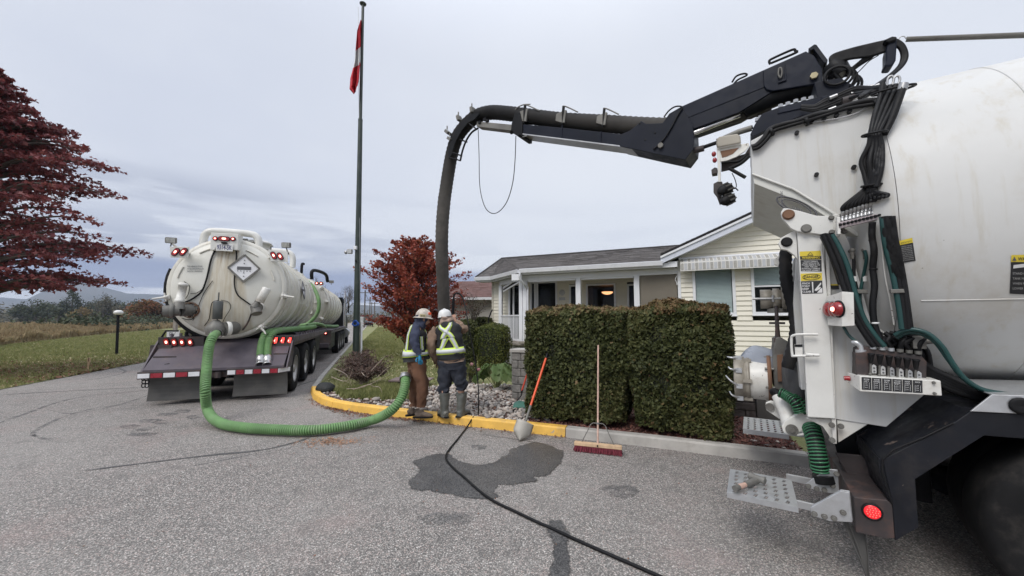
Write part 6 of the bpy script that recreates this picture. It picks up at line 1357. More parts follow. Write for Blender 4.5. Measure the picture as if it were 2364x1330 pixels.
# ---- tank
b = MB(TF);b.lathe([(R-.004,0),(R,.03),(R,4.9),(R*.93,5.05),(R*.6,5.2),(.001,5.28)],tc_,(1,0,0),96);tank = b.build('tank',M['tank_r'],TK)
b = MB(TF);b.lathe(prof,tc_,(1,0,0),96);door = b.build('rear_door',M['tank_r'],TK)
for x in (.62,2.1):
    b = MB(TF);b.tube([tc_+Vector((x,math.cos(t)*(R+.001),math.sin(t)*(R+.001))) for t in np.linspace(0,2*PI,97)],.004,5,cap=False);b.build('weld_seam',M['tank_r'],tank)
b = MB(TF);b.tube([tc_+Vector((x,-math.cos(.5)*R,-math.sin(.5)*R)) for x in (.1,2.1)],.004,5);b.build('weld_seam',M['tank_r'],tank)
for x in (1.5,2.8,4.0):
    b = MB(TF);b.lathe([(R,x-.04),(R+.05,x-.03),(R+.05,x+.03),(R,x+.04)],tc_,(1,0,0),64,smooth=False);b.build('tank_ring',M['tank_r'],tank)
# ---- hood under the boom turret
VH = .22;HP = [(1733,325),(1800,290),(1900,262),(2040,236),(2052,330),(2010,440),(1935,499),(1830,436),(1736,401)]
P = [tq(x,y,VH) for x,y in HP]
hood = plate('boom_hood',HP,VH,1.6,M['tank_r'],bevel=.006)
lowp = [(1737,402),(1830,437),(1936,500),(1852,503),(1790,470),(1738,421)]
A0,A1,A2 = tq(1736,402,VH),tq(1831,437,VH),tq(1936,500,VH);C0 = tq(1738,421,VH)+Vector((.0,.0,0))
b = MB(TF);dz = Vector((0,0,-.075));b.prism([A0+Vector((.004,.01,0)),A1+Vector((0,.01,0)),A2+Vector((0,.01,0)),A2+Vector((.18,.01,-.24)),A1+Vector((.08,.01,-.13)),A0+Vector((.012,.01,-.075))],(0,1.58,0));hb_ = b.build('hood_underside',M["hood_grey"],TK,.003)
b = MB(TF);b.tube([A0+Vector((0,-.004,0)),A1+Vector((0,-.004,0)),A2+Vector((0,-.004,0))],.008,6);b.build('hood_lip',M['white'],hood)
for px,py in ((1839,309),(1873,283),(1901,277),(1930,269),(1960,260),(1884,405),(1970,388)):
    b = MB(TF);p = tq(px,py,VH);b.cyl(p,p+Vector((0,-.03,0)),.014,10);b.build('rubber_plug',M['rubber'],hood)
# logo oval and upright wordmark on the underside flank
def on_under(px,py): return tq(px,py,VH-.01)
for rr,rs in ((1.0,.006),(.72,.004)):
    b = MB(TF);c = tq(1838,478,VH-.004);b.tube([c+Vector((math.cos(t)*.115*rr,-.004,math.sin(t)*.055*rr-math.cos(t)*.075*rr)) for t in np.linspace(0,2*PI,33)],rs,5,cap=False);b.build('emblem',M['ink'],hb_)
text('SUPER',M['ink'],hb_,TF.w(tq(1829,482,VH-.008)),TF.dw((.8,0,-.5)),(0,0,1),.022,.075,bold=.01);text('VAC',M['ink'],hb_,TF.w(tq(1833,489,VH-.008)),TF.dw((.8,0,-.5)),(0,0,1),.018,.05,bold=.01)
text('hydrovac',M['ink'],hb_,TF.w(tq(1811,475,VH-.012)),(0,0,1),TF.dw((-1,0,.3)),.028,.11,bold=.015)
# hose strapped over the hood edge
run('edge_hose',[(1735,340),(1748,335),(1765,318),(1780,298),(1810,287),(1840,280),(1880,266),(1920,257),(1960,243),(2000,234),(2030,232)],.022,'rubber',v=VH-.03,sub=6)
run('edge_hose',[(1737,345),(1752,340),(1770,322),(1786,303),(1815,293),(1850,283),(1900,268),(1950,252),(2020,240)],.014,'rubber',v=VH-.035,sub=6)
run('grease_line',[(1873,283),(1930,274),(1975,262),(2005,246)],.004,'steel',v=VH-.02,n=5)
for px,py in ((1781,305),(1862,281),(2022,240)): b = MB(TF);b.lathe([(.026,-.012),(.032,-.01),(.032,.01),(.026,.012)],tq(px,py,VH-.03),(1,0,.3),12);b.build('hose_clamp',M['rubber'],TK)
# ---- tank frame: side plate behind the controls, post, arm
VP_ = .20
skirt = plate('frame_plate',[(1900,520),(1932,504),(1960,560),(1985,650),(2010,740),(2080,800),(2140,850),(2150,898),(2046,986),(1930,968)],VP_+.06,.10,M['tank_r'],bevel=.004)
plate('lower_gusset',[(1932,970),(2022,968),(1936,1022)],VP_+.07,.06,M['white_worn'])
POST = [(1840,533),(1896,538),(1912,700),(1929,967),(1865,963),(1853,740)]
post = plate('door_post',POST,VP_,.10,M['white'],bevel=.005)
plate('post_flange',[(1905,552),(1913,552),(1931,985),(1932,1025),(1923,1025),(1921,985)],VP_+.015,.14,M['white_worn'])
b = MB(TF);ps = [tq(x,y,VP_) for x,y in POST];b.prism([ps[0]+Vector((-.02,.06,0)),ps[5]+Vector((-.03,.06,0)),ps[4]+Vector((-.02,.06,0)),ps[4]+Vector((-.02,1.9,0)),ps[5]+Vector((-.03,1.9,0)),ps[0]+Vector((-.02,1.9,0))],(.03,0,0));
ARM = [(1803,490),(1808,481),(1819,481),(1850,488),(1885,498),(1932,499),(1936,535),(1926,545),(1840,534),(1826,527),(1806,504)]
arm = plate('hinge_arm',ARM,VP_-.03,.05,M['white'],bevel=.004)
EAR = [(1797,562),(1802,550),(1814,543),(1838,530),(1842,600),(1834,590),(1818,578),(1803,575)]
ear = plate('hinge_ear',EAR,VP_+.02,.04,M['white'],bevel=.004)
plate('hinge_ear',[(1786,600),(1800,588),(1812,592),(1830,622),(1800,616),(1788,610)],VP_+.45,.04,M['white_worn'])
for px,py,r,mt,v in ((1820,496,.030,'rust',VP_-.03),(1861,528,.025,'greycast',VP_-.03),(1816,559,.028,'rubber',VP_+.02)):
    b = MB(TF);p = tq(px,py,v);b.cyl(p+Vector((0,.08,0)),p+Vector((0,-.02,0)),r,18);b.lathe([(r*1.15,.0),(r*1.3,-.006),(r*1.15,-.012),(r,-.008)],p,(0,1,0),18);b.build('hinge_pin',M[mt],arm)
plate('arm_flange',[(1921,496),(1934,494),(1938,545),(1926,548)],VP_-.035,.06,M['white_worn'])
bolts([(1919,503,VP_-.03),(1920,536,VP_-.03),(1938,517,VP_-.05),(1938,526,VP_-.05),(1948,535,VP_-.02)],arm,.013)
plate('drop_flange',[(1862,966),(1930,968),(1932,1024),(1918,1012),(1900,985),(1880,975)],VP_+.05,.03,M['white_worn'])
bolts([(1920,981,VP_),(1921,1016,VP_),(1941,984,VP_+.03)],skirt,.014)
# labels
def quadlab(name,px,v,mat,parent,out=.002):
    P = [tq(x,y,v)+Vector((0,-out,0)) for x,y in px];b = MB(TF);b.prism(P,(0,.0012,0));return b.build(name,M[mat],parent)
def tl(s,bl,br,top,v,mat,parent,out=.0035,bold=.0):
    a,c,t = tq(*bl,v)+Vector((0,-out,0)),tq(*br,v)+Vector((0,-out,0)),tq(*top,v)+Vector((0,-out,0));xd = TF.dw(c-a);ud = TF.dw(t-a);h = ud.length;return text(s,M[mat],parent,TF.w(a),xd,ud,h,xd.length,bold=bold)
wl = quadlab('warning_label',[(1846,581),(1894,579),(1896,599),(1847,600)],VP_,'lab_y',post);quadlab('label_border',[(1846.5,592),(1895.5,591),(1896,598.5),(1847.5,599.5)],VP_,'lab_k',wl,.003)
tl('WARNING',(1851,598.3),(1892,597.3),(1851,593),VP_,'lab_y',wl,.0055,.02)
b = MB(TF);b.prism([tq(x,y,VP_)+Vector((0,-.003,0)) for x,y in ((1863,590),(1878,590),(1870.5,582))],(0,-.001,0));b.build('warning_triangle',M['lab_k'],wl);b = MB(TF);b.prism([tq(x,y,VP_)+Vector((0,-.0045,0)) for x,y in ((1866,588.5),(1875,588.5),(1870.5,584))],(0,-.001,0));b.build('warning_triangle',M['lab_y'],wl)
wk = quadlab('warning_text_panel',[(1848,601),(1896,600),(1897,627),(1849,626)],VP_,'lab_k',post)
for k,s in enumerate(('DO NOT OPERATE','SWEEP WITH ICE OR','FROZEN DEBRIS IN THE','TANK. THIS CAN','POTENTIALLY DAMAGE','THE SWEEP ASSEMBLY')): y = 605.2+k*4.15;d = (8,5,3,9,3,3)[k];tl(s,(1848+d,y),(1896-d,y),(1848+d,y-3),VP_,'lab_w',wk,.0035,.01)
dl = quadlab('danger_label',[(1848,632),(1897,630),(1898,647),(1849,649)],VP_,'lab_y',post)
b = MB(TF);c = tq(1873,639.6,VP_)+Vector((0,-.004,0));e = tq(1895,639.6,VP_)-tq(1873,639.6,VP_);L = e.length*.93;hz_ = (tq(1873,633,VP_)-tq(1873,639.6,VP_)).z;b.tube([c+Vector((L*math.cos(t),0,hz_*math.sin(t))) for t in np.linspace(0,2*PI,31)],.0017,4,cap=False);b.build('danger_oval',M['lab_k'],dl)
tl('DANGER',(1856,643.2),(1890,642.2),(1856,636.6),VP_,'lab_k',dl,.004,.02)
dk = quadlab('pinch_label',[(1849,650),(1898,648),(1900,677),(1852,678.5)],VP_,'lab_k',post)
for k,s in enumerate(('PINCH','POINT','KEEP','CLEAR')): y = 657+k*6.4;tl(s,(1852+k*.3,y),(1852+k*.3+(17,17.5,15,20)[k],y-.4),(1852,y-4.6),VP_,'lab_w',dk,.0035,.015)
quadlab('pinch_pictogram',[(1874,651),(1877,651),(1878,676),(1875.5,676)],VP_,'lab_w',dk,.003);quadlab('pinch_pictogram',[(1880,670),(1888,660),(1895,652),(1896,656),(1889,664),(1895,662),(1893,667),(1884,672)],VP_,'lab_w',dk,.003);quadlab('pinch_pictogram',[(1886,676),(1893,668),(1898,664),(1898.5,676)],VP_,'lab_w',dk,.003)
sm = quadlab('small_plate',[(1917,656),(1936,656),(1937,668),(1918,667)],VP_+.055,'lab_k',skirt);quadlab('label_border',[(1917,656),(1936,656),(1936,659),(1917,659)],VP_+.055,'lab_y',sm,.003)
# labels on the curved tank
def on_tank(px,py,out=.003):
    v = .0
    for _ in range(30):
        q = tq(px,py,v);dz_ = min(abs(q.z-tc_.z),R*.98);v = tc_.y-math.sqrt(max((R+out)**2-dz_**2,0.0))
    return tq(px,py,v)
def tanklab(name,px,mat,parent,out=.003,th=.001):
    # subdivided quad hugging the shell
    (a,b_,c,d) = px;b = MB(TF);vs = [];n = 6
    for j in range(n+1):
        for i in range(n+1):
            u,w_ = i/n,j/n;x = (a[0]*(1-u)+b_[0]*u)*(1-w_)+(d[0]*(1-u)+c[0]*u)*w_;y = (a[1]*(1-u)+b_[1]*u)*(1-w_)+(d[1]*(1-u)+c[1]*u)*w_;vs.append(on_tank(x,y,out))
    b.add(vs,[(j*(n+1)+i,(j+1)*(n+1)+i,(j+1)*(n+1)+i+1,j*(n+1)+i+1) for j in range(n) for i in range(n)],True);return b.build(name,M[mat],parent)
l1 = tanklab('notice_label',[(2076,556),(2106,549),(2114,602),(2085,607)],'lab_k',tank);tanklab('label_header',[(2076,556),(2106,549),(2107.5,560),(2078,566)],'lab_y',l1,.006)
def ttext(s,bl,br,top,mat,parent,out=.008,bold=0.0):
    a,c,t = on_tank(*bl,out),on_tank(*br,out),on_tank(*top,out);return text(s,M[mat],parent,TF.w(a),TF.dw(c-a),TF.dw(t-a),(t-a).length,(c-a).length,bold=bold)
ttext('IMPORTANT NOTICE',(2080,563.5),(2105,558),(2079.5,560),'lab_k',l1,.009)
for k in range(9): y = 571+k*4;x = 2081+k*.6;ttext(('CHECK VALVES','BEFORE OPENING','REAR DOOR AND','DRAIN THE TANK','OF ALL WATER','KEEP ALL HANDS','CLEAR OF DOOR','SEALS WHEN','CLOSING')[k],(x,y),(x+24,y-3.6),(x-.3,y-2.3),'lab_grey',l1,.007)
l2 = tanklab('warning_label',[(2334,618),(2372,618),(2370,680),(2331,678)],'lab_k',tank);tanklab('label_header',[(2335,589),(2374,588),(2373,605),(2334,605)],'lab_y',l2,.003);tanklab('label_header',[(2334,605),(2373,605),(2372,618),(2334,618)],'lab_k',l2,.0035)
ttext('WARNING',(2350,601.5),(2398,601),(2350,594),'lab_k',l2,.008,.02)
b = MB(TF);b.add([on_tank(2337,602,.007),on_tank(2347,602,.007),on_tank(2342,592,.007)],[(0,1,2)]);b.build('warning_triangle',M['ink'],l2)
for k,s in enumerate(('STAND CLEAR','TANK MAY TIP','WHEN RAISED','LOWER TANK')): y = 634+k*11.5;ttext(s,(2338,y),(2384,y+.4),(2338,y-5),'lab_grey',l2,.007)
tanklab('label_picture',[(2340,612),(2366,609),(2364,617),(2339,620)],'lab_w',l2,.006)
# ---- lamp box
LBs = [(1944,673),(1971,675),(1973,752),(1944,754)];v0 = .03
side = [tq(x,y,v0) for x,y in LBs];bk = tq(1908,712,v0+.15)
b = MB(TF);zt_,zb__ = tq(1908,686,v0+.15).z,tq(1908,751,v0+.15).z;v_ = side+[Vector((bk.x,v0+.15,zt_)),Vector((side[1].x,v0+.15,zt_)),Vector((side[2].x,v0+.15,zb__)),Vector((bk.x,v0+.15,zb__))];b.add(v_,[(0,3,2,1),(0,4,7,3),(0,1,5,4),(3,7,6,2),(4,5,6,7),(1,2,6,5)]);lbx = b.build('lamp_box',M['white_worn'],TK,.003)
fn = Vector((bk.x-side[0].x,.15,0)).cross(Vector((0,0,1))).normalized()
if fn.x > 0: fn = -fn
zc_ = (side[0].z+side[3].z)/2;xr_ = side[0].x
for k,vv in enumerate((.20,.52,.80)):
    c = Vector((side[0].x+(bk.x-side[0].x)*vv,v0+.15*vv,zc_+.0));b = MB(TF);b.lathe([(.052,0),(.058,-.004),(.058,-.010),(.050,-.012)],c,-fn,24);s = b.build('lamp_ring',M['steel' if k else 'rubber'],lbx);b = MB(TF);b.lathe([(.05,-.006),(.045,-.02 if k else -.03),(.03,-.026 if k else -.04),(.001,-.03 if k else -.044)],c,-fn,24);b.build('lamp_lens',M['red_lens'],s)
    if k == 0: b = MB(TF);b.lathe([(.016,-.040),(.012,-.050),(.001,-.052)],c,-fn,14);b.build('lamp_glow',M['red_hot'],s)
b = MB(TF);c = tq(1934,714,v0-.0);
# ---- manifold bar with fittings and hoses
MV = .06;mb_ = plate('manifold_bar',[(1934,514),(2052,488),(2054,500),(1936,528)],MV,.03,M['rust_mauve'],bevel=.002)
plate('manifold_bracket',[(2046,484),(2055,486),(2056,503),(2047,505)],MV-.01,.05,M['white']);plate('manifold_bracket',[(1932,500),(1940,500),(1941,540),(1934,541)],MV+.0,.05,M['white_worn'])
for k in range(12):
    x = 1940+k*8.9;y = 520-k*2.15;b = MB(TF);bolt(b,tq(x,y-1,MV),.007);b.build('bolt',M['rubber'],mb_)
    a,c = tq(x+4,y-9,MV+.03),tq(x+6+k*.3,y-32-k*1.0,MV+.03);b = MB(TF);b.tube([a,a.lerp(c,.3),a.lerp(c,.31),a.lerp(c,.6),a.lerp(c,.61),c],[.012,.012,.009,.009,.012,.012],8);b.build('hose_fitting',M['steel'],mb_)
    run('hydraulic_hose',[(x+6+k*.3,y-32-k,MV+.03),(x+8+k*.2,y-44-k*.3,MV+.02),(1985+k*3.4,446-k*.3,MV+.02),(2004+k*1.7,430,MV+.02+.01*(k % 3))],.0125,'rubber',n=8,sub=5)
# the big bundle climbing to the turret
for k in range(15):
    u = k/14;w_ = (k*7 % 15)/14-.5;v = .06+.05*((k*5) % 4)/3
    pts = [(2003+u*20,432,v),(1998+u*34+w_*6,400,v-.02*w_),(1992+u*44+w_*6,372,v-.03*w_),(2006+u*30,335,v),(2010+u*22,308,v),(2018+u*34,270,v+.03),(2030+u*44,230,v+.08),(2040+u*44+w_*4,200+w_*14,v+.12)]
    run('hydraulic_hose',pts,.0145,'rubber',n=8,sub=5)
for px,py,w_,v in ((2019,309,17,.05),(2013,428,14,.05),(2062,208,30,.16)):
    c = tq(px,py,v+.03);b = MB(TF);b.tube([c+Vector((math.cos(t)*w_*.0036,math.sin(t)*.06,.012*math.sin(t))) for t in np.linspace(0,2*PI,18)],.008,6);b.build('cable_tie',M['rubber'],TK)
for px in (2056,2070): b = MB(TF);c = tq(px,186,.2);b.tube([c+Vector((-.02,0,-.03)),c+Vector((-.012,0,.02)),c+Vector((.008,0,.03)),c+Vector((.016,0,0)),c+Vector((.0,0,-.04))],.007,6,sub=4);b.build('tie_loop',M['steel'],TK)
run('hose_sleeve',[(2085,196,.12),(2078,220,.11),(2060,270,.09),(2040,310,.08)],.022,'rubber',sub=5);b = MB(TF);b.cyl(tq(2086,194,.12),tq(2082,208,.12),.026,12);b.build('sleeve_cap',M['steel'],TK)
# bundles below the manifold
def bundle(paths,r,n,sp,mats,v,seed=0,name='hydraulic_hose'):
    rg = random.Random(seed)
    for k in range(n):
        u = (k/(n-1)-.5)*2 if n > 1 else 0;run(name,[(x+u*sp*(1+.15*math.sin(i+k)),y+rg.uniform(-1,1),v+.018*(k % 3)-.01) for i,(x,y) in enumerate(paths)],r,mats[k % len(mats)],n=7,sub=5)
bundle([(1910,541),(1926,572),(1942,610),(1955,650),(1968,690),(1985,735),(2010,775),(2030,800)],.017,7,11,('rubber','rubber','rubber','rubber','rubber','rubber','teal_hose'),.10,1)
run('hose_sleeve',[(1908,543),(1924,575),(1938,612),(1951,655)],.04,'rubber',v=.13,n=12)
run('hose_sleeve',[(2014,514),(2013,545),(2018,580),(2015,620),(2019,660),(2015,700),(2018,745),(2032,785)],.0185,'rubber',v=.10,n=12)
for y,x in ((554,2015),(622,2016),(746,2020)): b = MB(TF);c = tq(x,y,.10);b.lathe([(.0195,-.006),(.022,-.005),(.022,.005),(.0195,.006)],c,(0,0,1),12);b.build('zip_tie',M['lab_w'] if y == 746 else M['rubber'],TK)
bundle([(2048,500),(2056,560),(2068,610),(2078,660),(2086,710),(2092,760)],.016,8,11,('teal_hose',)+('rubber',)*7,.06,2)
for a,c,m1,v in (((1967,578),(1984,690),'rubber',.20),((1996,578),(1985,690),'teal_hose',.20)):
    run('hydraulic_hose',[a+(v,),(a[0]+4,600,v),((a[0]*.7+c[0]*.3),640,v),c+(v,),(1995,740,.15),(2012,775,.12)],.010,m1,sub=5);b = MB(TF);p = tq(a[0],a[1],v);b.sph(p,.018,10);b.cyl(p+Vector((0,.05,0)),p,.014,8);b.cyl(p,p+Vector((.0,0,-.06)),.012,8);b.build('elbow_fitting',M['greycast'],TK)
    b = MB(TF);p = tq(a[0]+(7 if a[0] < 1980 else 0),650,v);b.cyl(p,p+Vector((0,0,.035)),.013,8);b.build('hose_tag',M['lab_w'],TK)
plate('hose_clamp_plate',[(1976,668),(2004,669),(2005,678),(1976,677)],.16,.02,M['greycast']);plate('hose_clamp_plate',[(2056,668),(2087,667),(2089,676),(2057,677)],.02,.03,M['greycast'])
run('tank_seam_wire',[(2035,560),(2044,640),(2056,700),(2064,750)],.005,'white_worn',v=.13,n=5)
# ---- control valve block with levers
VB = .06;block = plate('valve_block',[(1978,805),(1990,798),(2128,822),(2140,836),(2139,874),(1976,866)],VB+.04,.12,M['rust_dark'],bevel=.005)
plate('valve_body',[(1975,815),(2006,812),(2006,866),(1977,866)],VB+.01,.10,M['rust_dark'],block)
b = MB(TF);p = tq(1988,818,VB+.05);b.cyl(p+Vector((0,0,-.01)),p+Vector((0,0,.03)),.028,14);b.tube([p,p+Vector((0,0,.05)),p+Vector((-.02,0,.075)),p+Vector((-.035,.01,.075))],.016,8,sub=3);b.build('valve_elbow',M['alu'],block)
for k in range(6):
    x = 2008+k*20.8;y = 848+k*3.2;lv = plate('lever_slot',[(x-2,y-6),(x+14,y-5),(x+14.5,y+18),(x-1.5,y+17)],VB+.028,.01,M['greycast'],block,.0015)
    b = MB(TF);p = tq(x+10,y+4,VB+.02);b.prism([p+Vector((-.011,0,-.028)),p+Vector((.011,0,-.028)),p+Vector((.012,0,.018)),p+Vector((0,0,.03)),p+Vector((-.012,0,.018))],(0,.01,0));b.build('lever_plate',M['lab_w' if k in (0,1,3) else 'alu'],lv,.003)
    for dz_ in (-.014,.006): b = MB(TF);b.cyl(p+Vector((0,0,dz_)),p+Vector((0,-.006,dz_)),.005,6);b.build('bolt',M['ink'],lv)
    base_ = tq(x+1,y+22,VB-.0);tp_ = tq(x+3,y-33-k*.4,VB-.02);b = MB(TF);b.tube([base_,base_.lerp(tp_,.55)],.0055,8);b.sph(base_.lerp(tp_,.12),.010,8);lev = b.build('lever',M['greycast'],block)
    b = MB(TF);a = base_.lerp(tp_,.58);b.lathe([(.008,0),(.011,.012),(.016,.05),(.019,.058),(.017,.062),(.001,.063)],a,tp_-base_,12);b.build('lever_knob',M['rubber'],lev)
    run('hydraulic_hose',[(x+10,818+k*3.2,.12),(x+8,800+k*2,.11),(x+(12 if k % 2 else -2),786+k*1.5,.10),(x+(4 if k < 3 else 18),778,.11),(2020+k*11,768,.12)],.014,'rubber',n=8,sub=5)
    b = MB(TF);p = tq(x+8,806+k*2.4,.10);b.cyl(p,p+Vector((0,0,.02)),.017,8);b.build('hose_fitting',M['alu' if k < 3 else 'greycast'],TK)
for k in range(6): run('hydraulic_hose',[(2020+k*14,800,.17),(2026+k*16,780,.16+.01*k),(2050+k*18,790+k*4,.18),(2090+k*12,830+k*5,.22),(2130+k*8,850+k*6,.26)],.015,'rubber',n=7,sub=4)
# tray with printed panel
tray = plate('control_tray',[(1984,868),(2172,879),(2175,914),(1986,904)],0.0,.16,M['white_worn'],bevel=.004)
b = MB(TF);e0,e1 = tq(1984,868,0),tq(1986,904,0);s0 = tq(1958,861,.12);b.prism([e0,e1,Vector((s0.x,.14,e1.z+.03)),Vector((s0.x,.14,s0.z))],(.004,.012,0));b.build('tray_end',M['white_worn'],tray,.002);b = MB(TF);p = tq(1962,874,.11);b.cyl(p,p+Vector((-.03,0,0)),.015,12);b.build('stop_button',M['red_lens'],tray)
for k,s in enumerate(('BOOM\nLIFT','BOOM\nSWING','BOOM\nEXT.','VACUUM\nBREAKER','DOOR\nLOCK','DOOR')):
    xa = 1989+k*23.6;ya = 870.5+k*1.38;pn = quadlab('lever_label',[(xa,ya),(xa+22.2,ya+1.3),(xa+22.7,ya+30),(xa+.6,ya+29)],0.0,'lab_k',tray)
    ls = s.split('\n')
    for j,q in enumerate(ls): y = ya+6+j*4.6;wd = 15 if len(q) > 4 else 12;tl(q,(xa+11-wd/2,y),(xa+11+wd/2,y+.8),(xa+11-wd/2,y-3),0.0,'lab_w',pn,.004,.01)
    for j,q in enumerate(('UP','OFF','DOWN')): y = ya+14.5+j*5;tl(q,(xa+7,y),(xa+14,y+.4),(xa+7,y-2.2),0.0,'lab_w',pn,.004)
    b = MB(TF)
    for aa,cc in (((xa+5,ya+12),(xa+5,ya+27)),((xa+17.5,ya+12.6),(xa+17.5,ya+27))): b.beam(tq(*aa,0)+Vector((0,-.004,0)),tq(*cc,0)+Vector((0,-.004,0)),.0018,.001)
    b.build('label_arrow',M['lab_w'],pn)
bolts([(2155,883,0),(2157,908,0)],tray,.006)
# green and black hose loops under the controls
run('hydraulic_hose',[(2066,774,.08),(2085,764,.06),(2112,761,.04),(2145,772,.03),(2175,800,.03),(2200,840,.05),(2225,872,.07),(2262,897,.08),(2310,908,.09),(2380,914,.1)],.013,'teal_hose',sub=7)
run('hydraulic_hose',[(2070,780,.10),(2092,768,.08),(2125,770,.06),(2160,790,.06),(2190,830,.07),(2220,868,.09),(2270,900,.1),(2380,918,.12)],.013,'teal_hose',sub=7)
for k in range(5): run('hydraulic_hose',[(2110,800+k*7,.22),(2140,846+k*5,.20),(2190,872+k*6,.18),(2240,893+k*5,.17),(2300,914+k*4,.2),(2380,924+k*3,.2)],.024,'rubber',sub=6)
run('hydraulic_hose',[(1946,752,.14),(1960,775,.13),(1975,787,.12),(1986,797,.11)],.009,'teal_hose')
b = MB(TF);p = tq(2120,790,.12);b.box(p,(.06,.05,.08));b.cyl(p,p+Vector((.06,0,.01)),.018,8);b.build('junction_valve',M['greycast'],TK,.004)
# ---- fender, plate, wheel
FO = [(2037,1061),(2060,1164),(2067,1249),(2121,1218),(2113,1107),(2272,1006),(2700,1040),(2700,960),(2364,956),(2240,950),(2198,979)]
fender = plate('fender',FO,0.0,.62,M['fender'],bevel=.004)
plate('fender_trim',[(2030,1058),(2037,1061),(2062,1164),(2056,1166),(2029,1080)],.004,.6,M['fender'])
b = MB(TF);a,c = tq(2200,977,-.004),tq(2038,1060,-.004);b.tube([a,a.lerp(c,.4)+Vector((0,0,.004)),c,tq(2060,1164,-.004)],.006,6,sub=3);b.build('fender_bead',M['rubber'],fender)
b = MB(TF);P = [tq(2117,930,.25),tq(2198,979,.0)]
plate('tread_plate',[(2240,950),(2290,911),(2700,925),(2700,962),(2364,956)],-.012,.012,M['alu'])
b = MB(TF);q0,q1 = tq(2290,911,-.012),tq(2700,925,-.012);b.prism([q0,q1,q1+Vector((0,.55,.015)),q0+Vector((0,.55,.015))],(0,0,-.006));b.build('tread_plate',M['alu'],TK,.002)
b = MB(TF);b.lathe([(.035,0),(.045,-.004),(.045,-.01),(.03,-.012),(.0,-.006)],tq(2356,937,-.013),(0,1,0),18);b.build('cap',M['rubber'],TK)
WC = Vector((1.07,.12,.52));wheel(TF,TK,(1.03,.08,.53),(0,-1,0),R=.53,wd=.29,rimm=M['rim'],detail=40,rk=.68);wheel(TF,TK,(1.07,.44,.53),(0,-1,0),R=.53,wd=.29,detail=30);wheel(TF,TK,(2.42,.08,.53),(0,-1,0),R=.53,wd=.29,detail=30)
for xx in (1.07,2.42):
    wheel(TF,TK,(xx,2.4,.53),(0,1,0),R=.53,wd=.29,detail=24);b = MB(TF);b.cyl((xx,.2,.53),(xx,2.3,.53),.09,12);b.build('axle',M['rust_dark'],TK)
b = MB(TF);b.prism([(.02,.66,.30),(.25,.66,.25),(.25,.66,1.12),(-.1,.66,1.0)],(0,.02,0));b.lohi((.25,.68,.80),(5.2,.70,1.14));b.build('fender_gap_shade',M['black'],TK);b = MB(TF);b.lohi((.3,.80,.35),(.5,2.3,1.0));b.build('rear_crossbox',M['black'],TK,.01);b = MB(TF);b.lohi((3.3,.1,.45),(4.9,.7,1.0));b.build('side_locker',M['black'],TK,.02)  # sheet behind the fender is added, black to stand for the shade inside
# chassis rails, inner dark body, second fender on the far side, cab far ahead (outside the picture but real)
for v in (.75,1.6): b = MB(TF);b.lohi((-.02,v,.72),(7.2,v+.09,1.0));b.build('frame_rail',M['black'],TK,.004)
b = MB(TF);b.lohi((.35,.64,.98),(5.2,1.76,1.14));b.build('subframe',M['black'],TK);b = MB(TF);b.lohi((.15,1.78,1.02),(3.2,2.4,1.1));b.build('fender',M['fender'],TK,.004)
b = MB(TF);b.prism([(5.5,.1,.6),(7.6,.1,.6),(7.6,.1,1.9),(7.2,.1,2.9),(5.5,.1,2.9)],(0,2.2,0));cab_ = b.build('cab',M['white'],TK,.05);wheel(TF,TK,(6.6,.12,.53),(0,-1,0),R=.53,wd=.3,detail=24);wheel(TF,TK,(6.6,2.3,.53),(0,1,0),R=.53,wd=.3,detail=24)
for v in (.095,2.305): b = MB(TF);b.prism([(5.9,v,1.85),(7.0,v,1.85),(6.9,v,2.65),(5.9,v,2.65)],(0,-.006 if v < 1 else .006,0));b.build('side_window',M['glass'],cab_)
# ---- rear bumper beam with lamp
bum = plate('rear_bumper',[(1971,1148),(2048,1155),(2060,1164),(2066,1243),(2040,1243),(1976,1229)],0.0,2.4,M['rust_dark'],bevel=.004)
pc = tq(2013,1181,0);b = MB(TF);b.lathe([(.042,-.002),(.050,.0),(.050,.008),(.044,.014),(.040,.010)],pc,(0,-1,0),28);sg_ = b.build('lamp_ring',M['rubber'],bum);b = MB(TF);b.lathe([(.041,.008),(.034,.014),(.001,.016)],pc,(0,-1,0),24);b.build('lamp_lens',M['red_lens2'],sg_)
b = MB(TF)
for i in range(-2,3):
    for j in range(-2,3):
        if i*i+j*j <= 5: b.sph(pc+Vector((i*.0135+(j % 2)*.004,-.015,j*.0125)),.0042,6)
b.build('lamp_glow',M['red_em'],sg_)
plate('bumper_gusset',[(1928,1046),(1990,1052),(2048,1120),(1985,1148)],.45,.02,M['rust_dark'])
b = MB(TF);p = tq(1995,1122,.0);
# hanging mud flap strips
for k,pl_ in enumerate((((1948,1205),(1962,1240),(1985,1290),(2000,1330),(2008,1350)),((1962,1215),(1975,1250),(1992,1300),(2003,1350)),((1996,1235),(2003,1270),(2004,1310),(2008,1350)),((1975,1228),(1987,1262),(1998,1310),(2006,1350)))): 
    b = MB(TF);b.tube([tq(x,y,.06+.02*k) for x,y in pl_],.011,6,sub=3,flat=.4);b.build('flap_strip',M['flap'],TK)
plate('mud_flap',[(1945,1200),(1998,1236),(2008,1340),(2002,1340)],.10,.012,M['flap'])
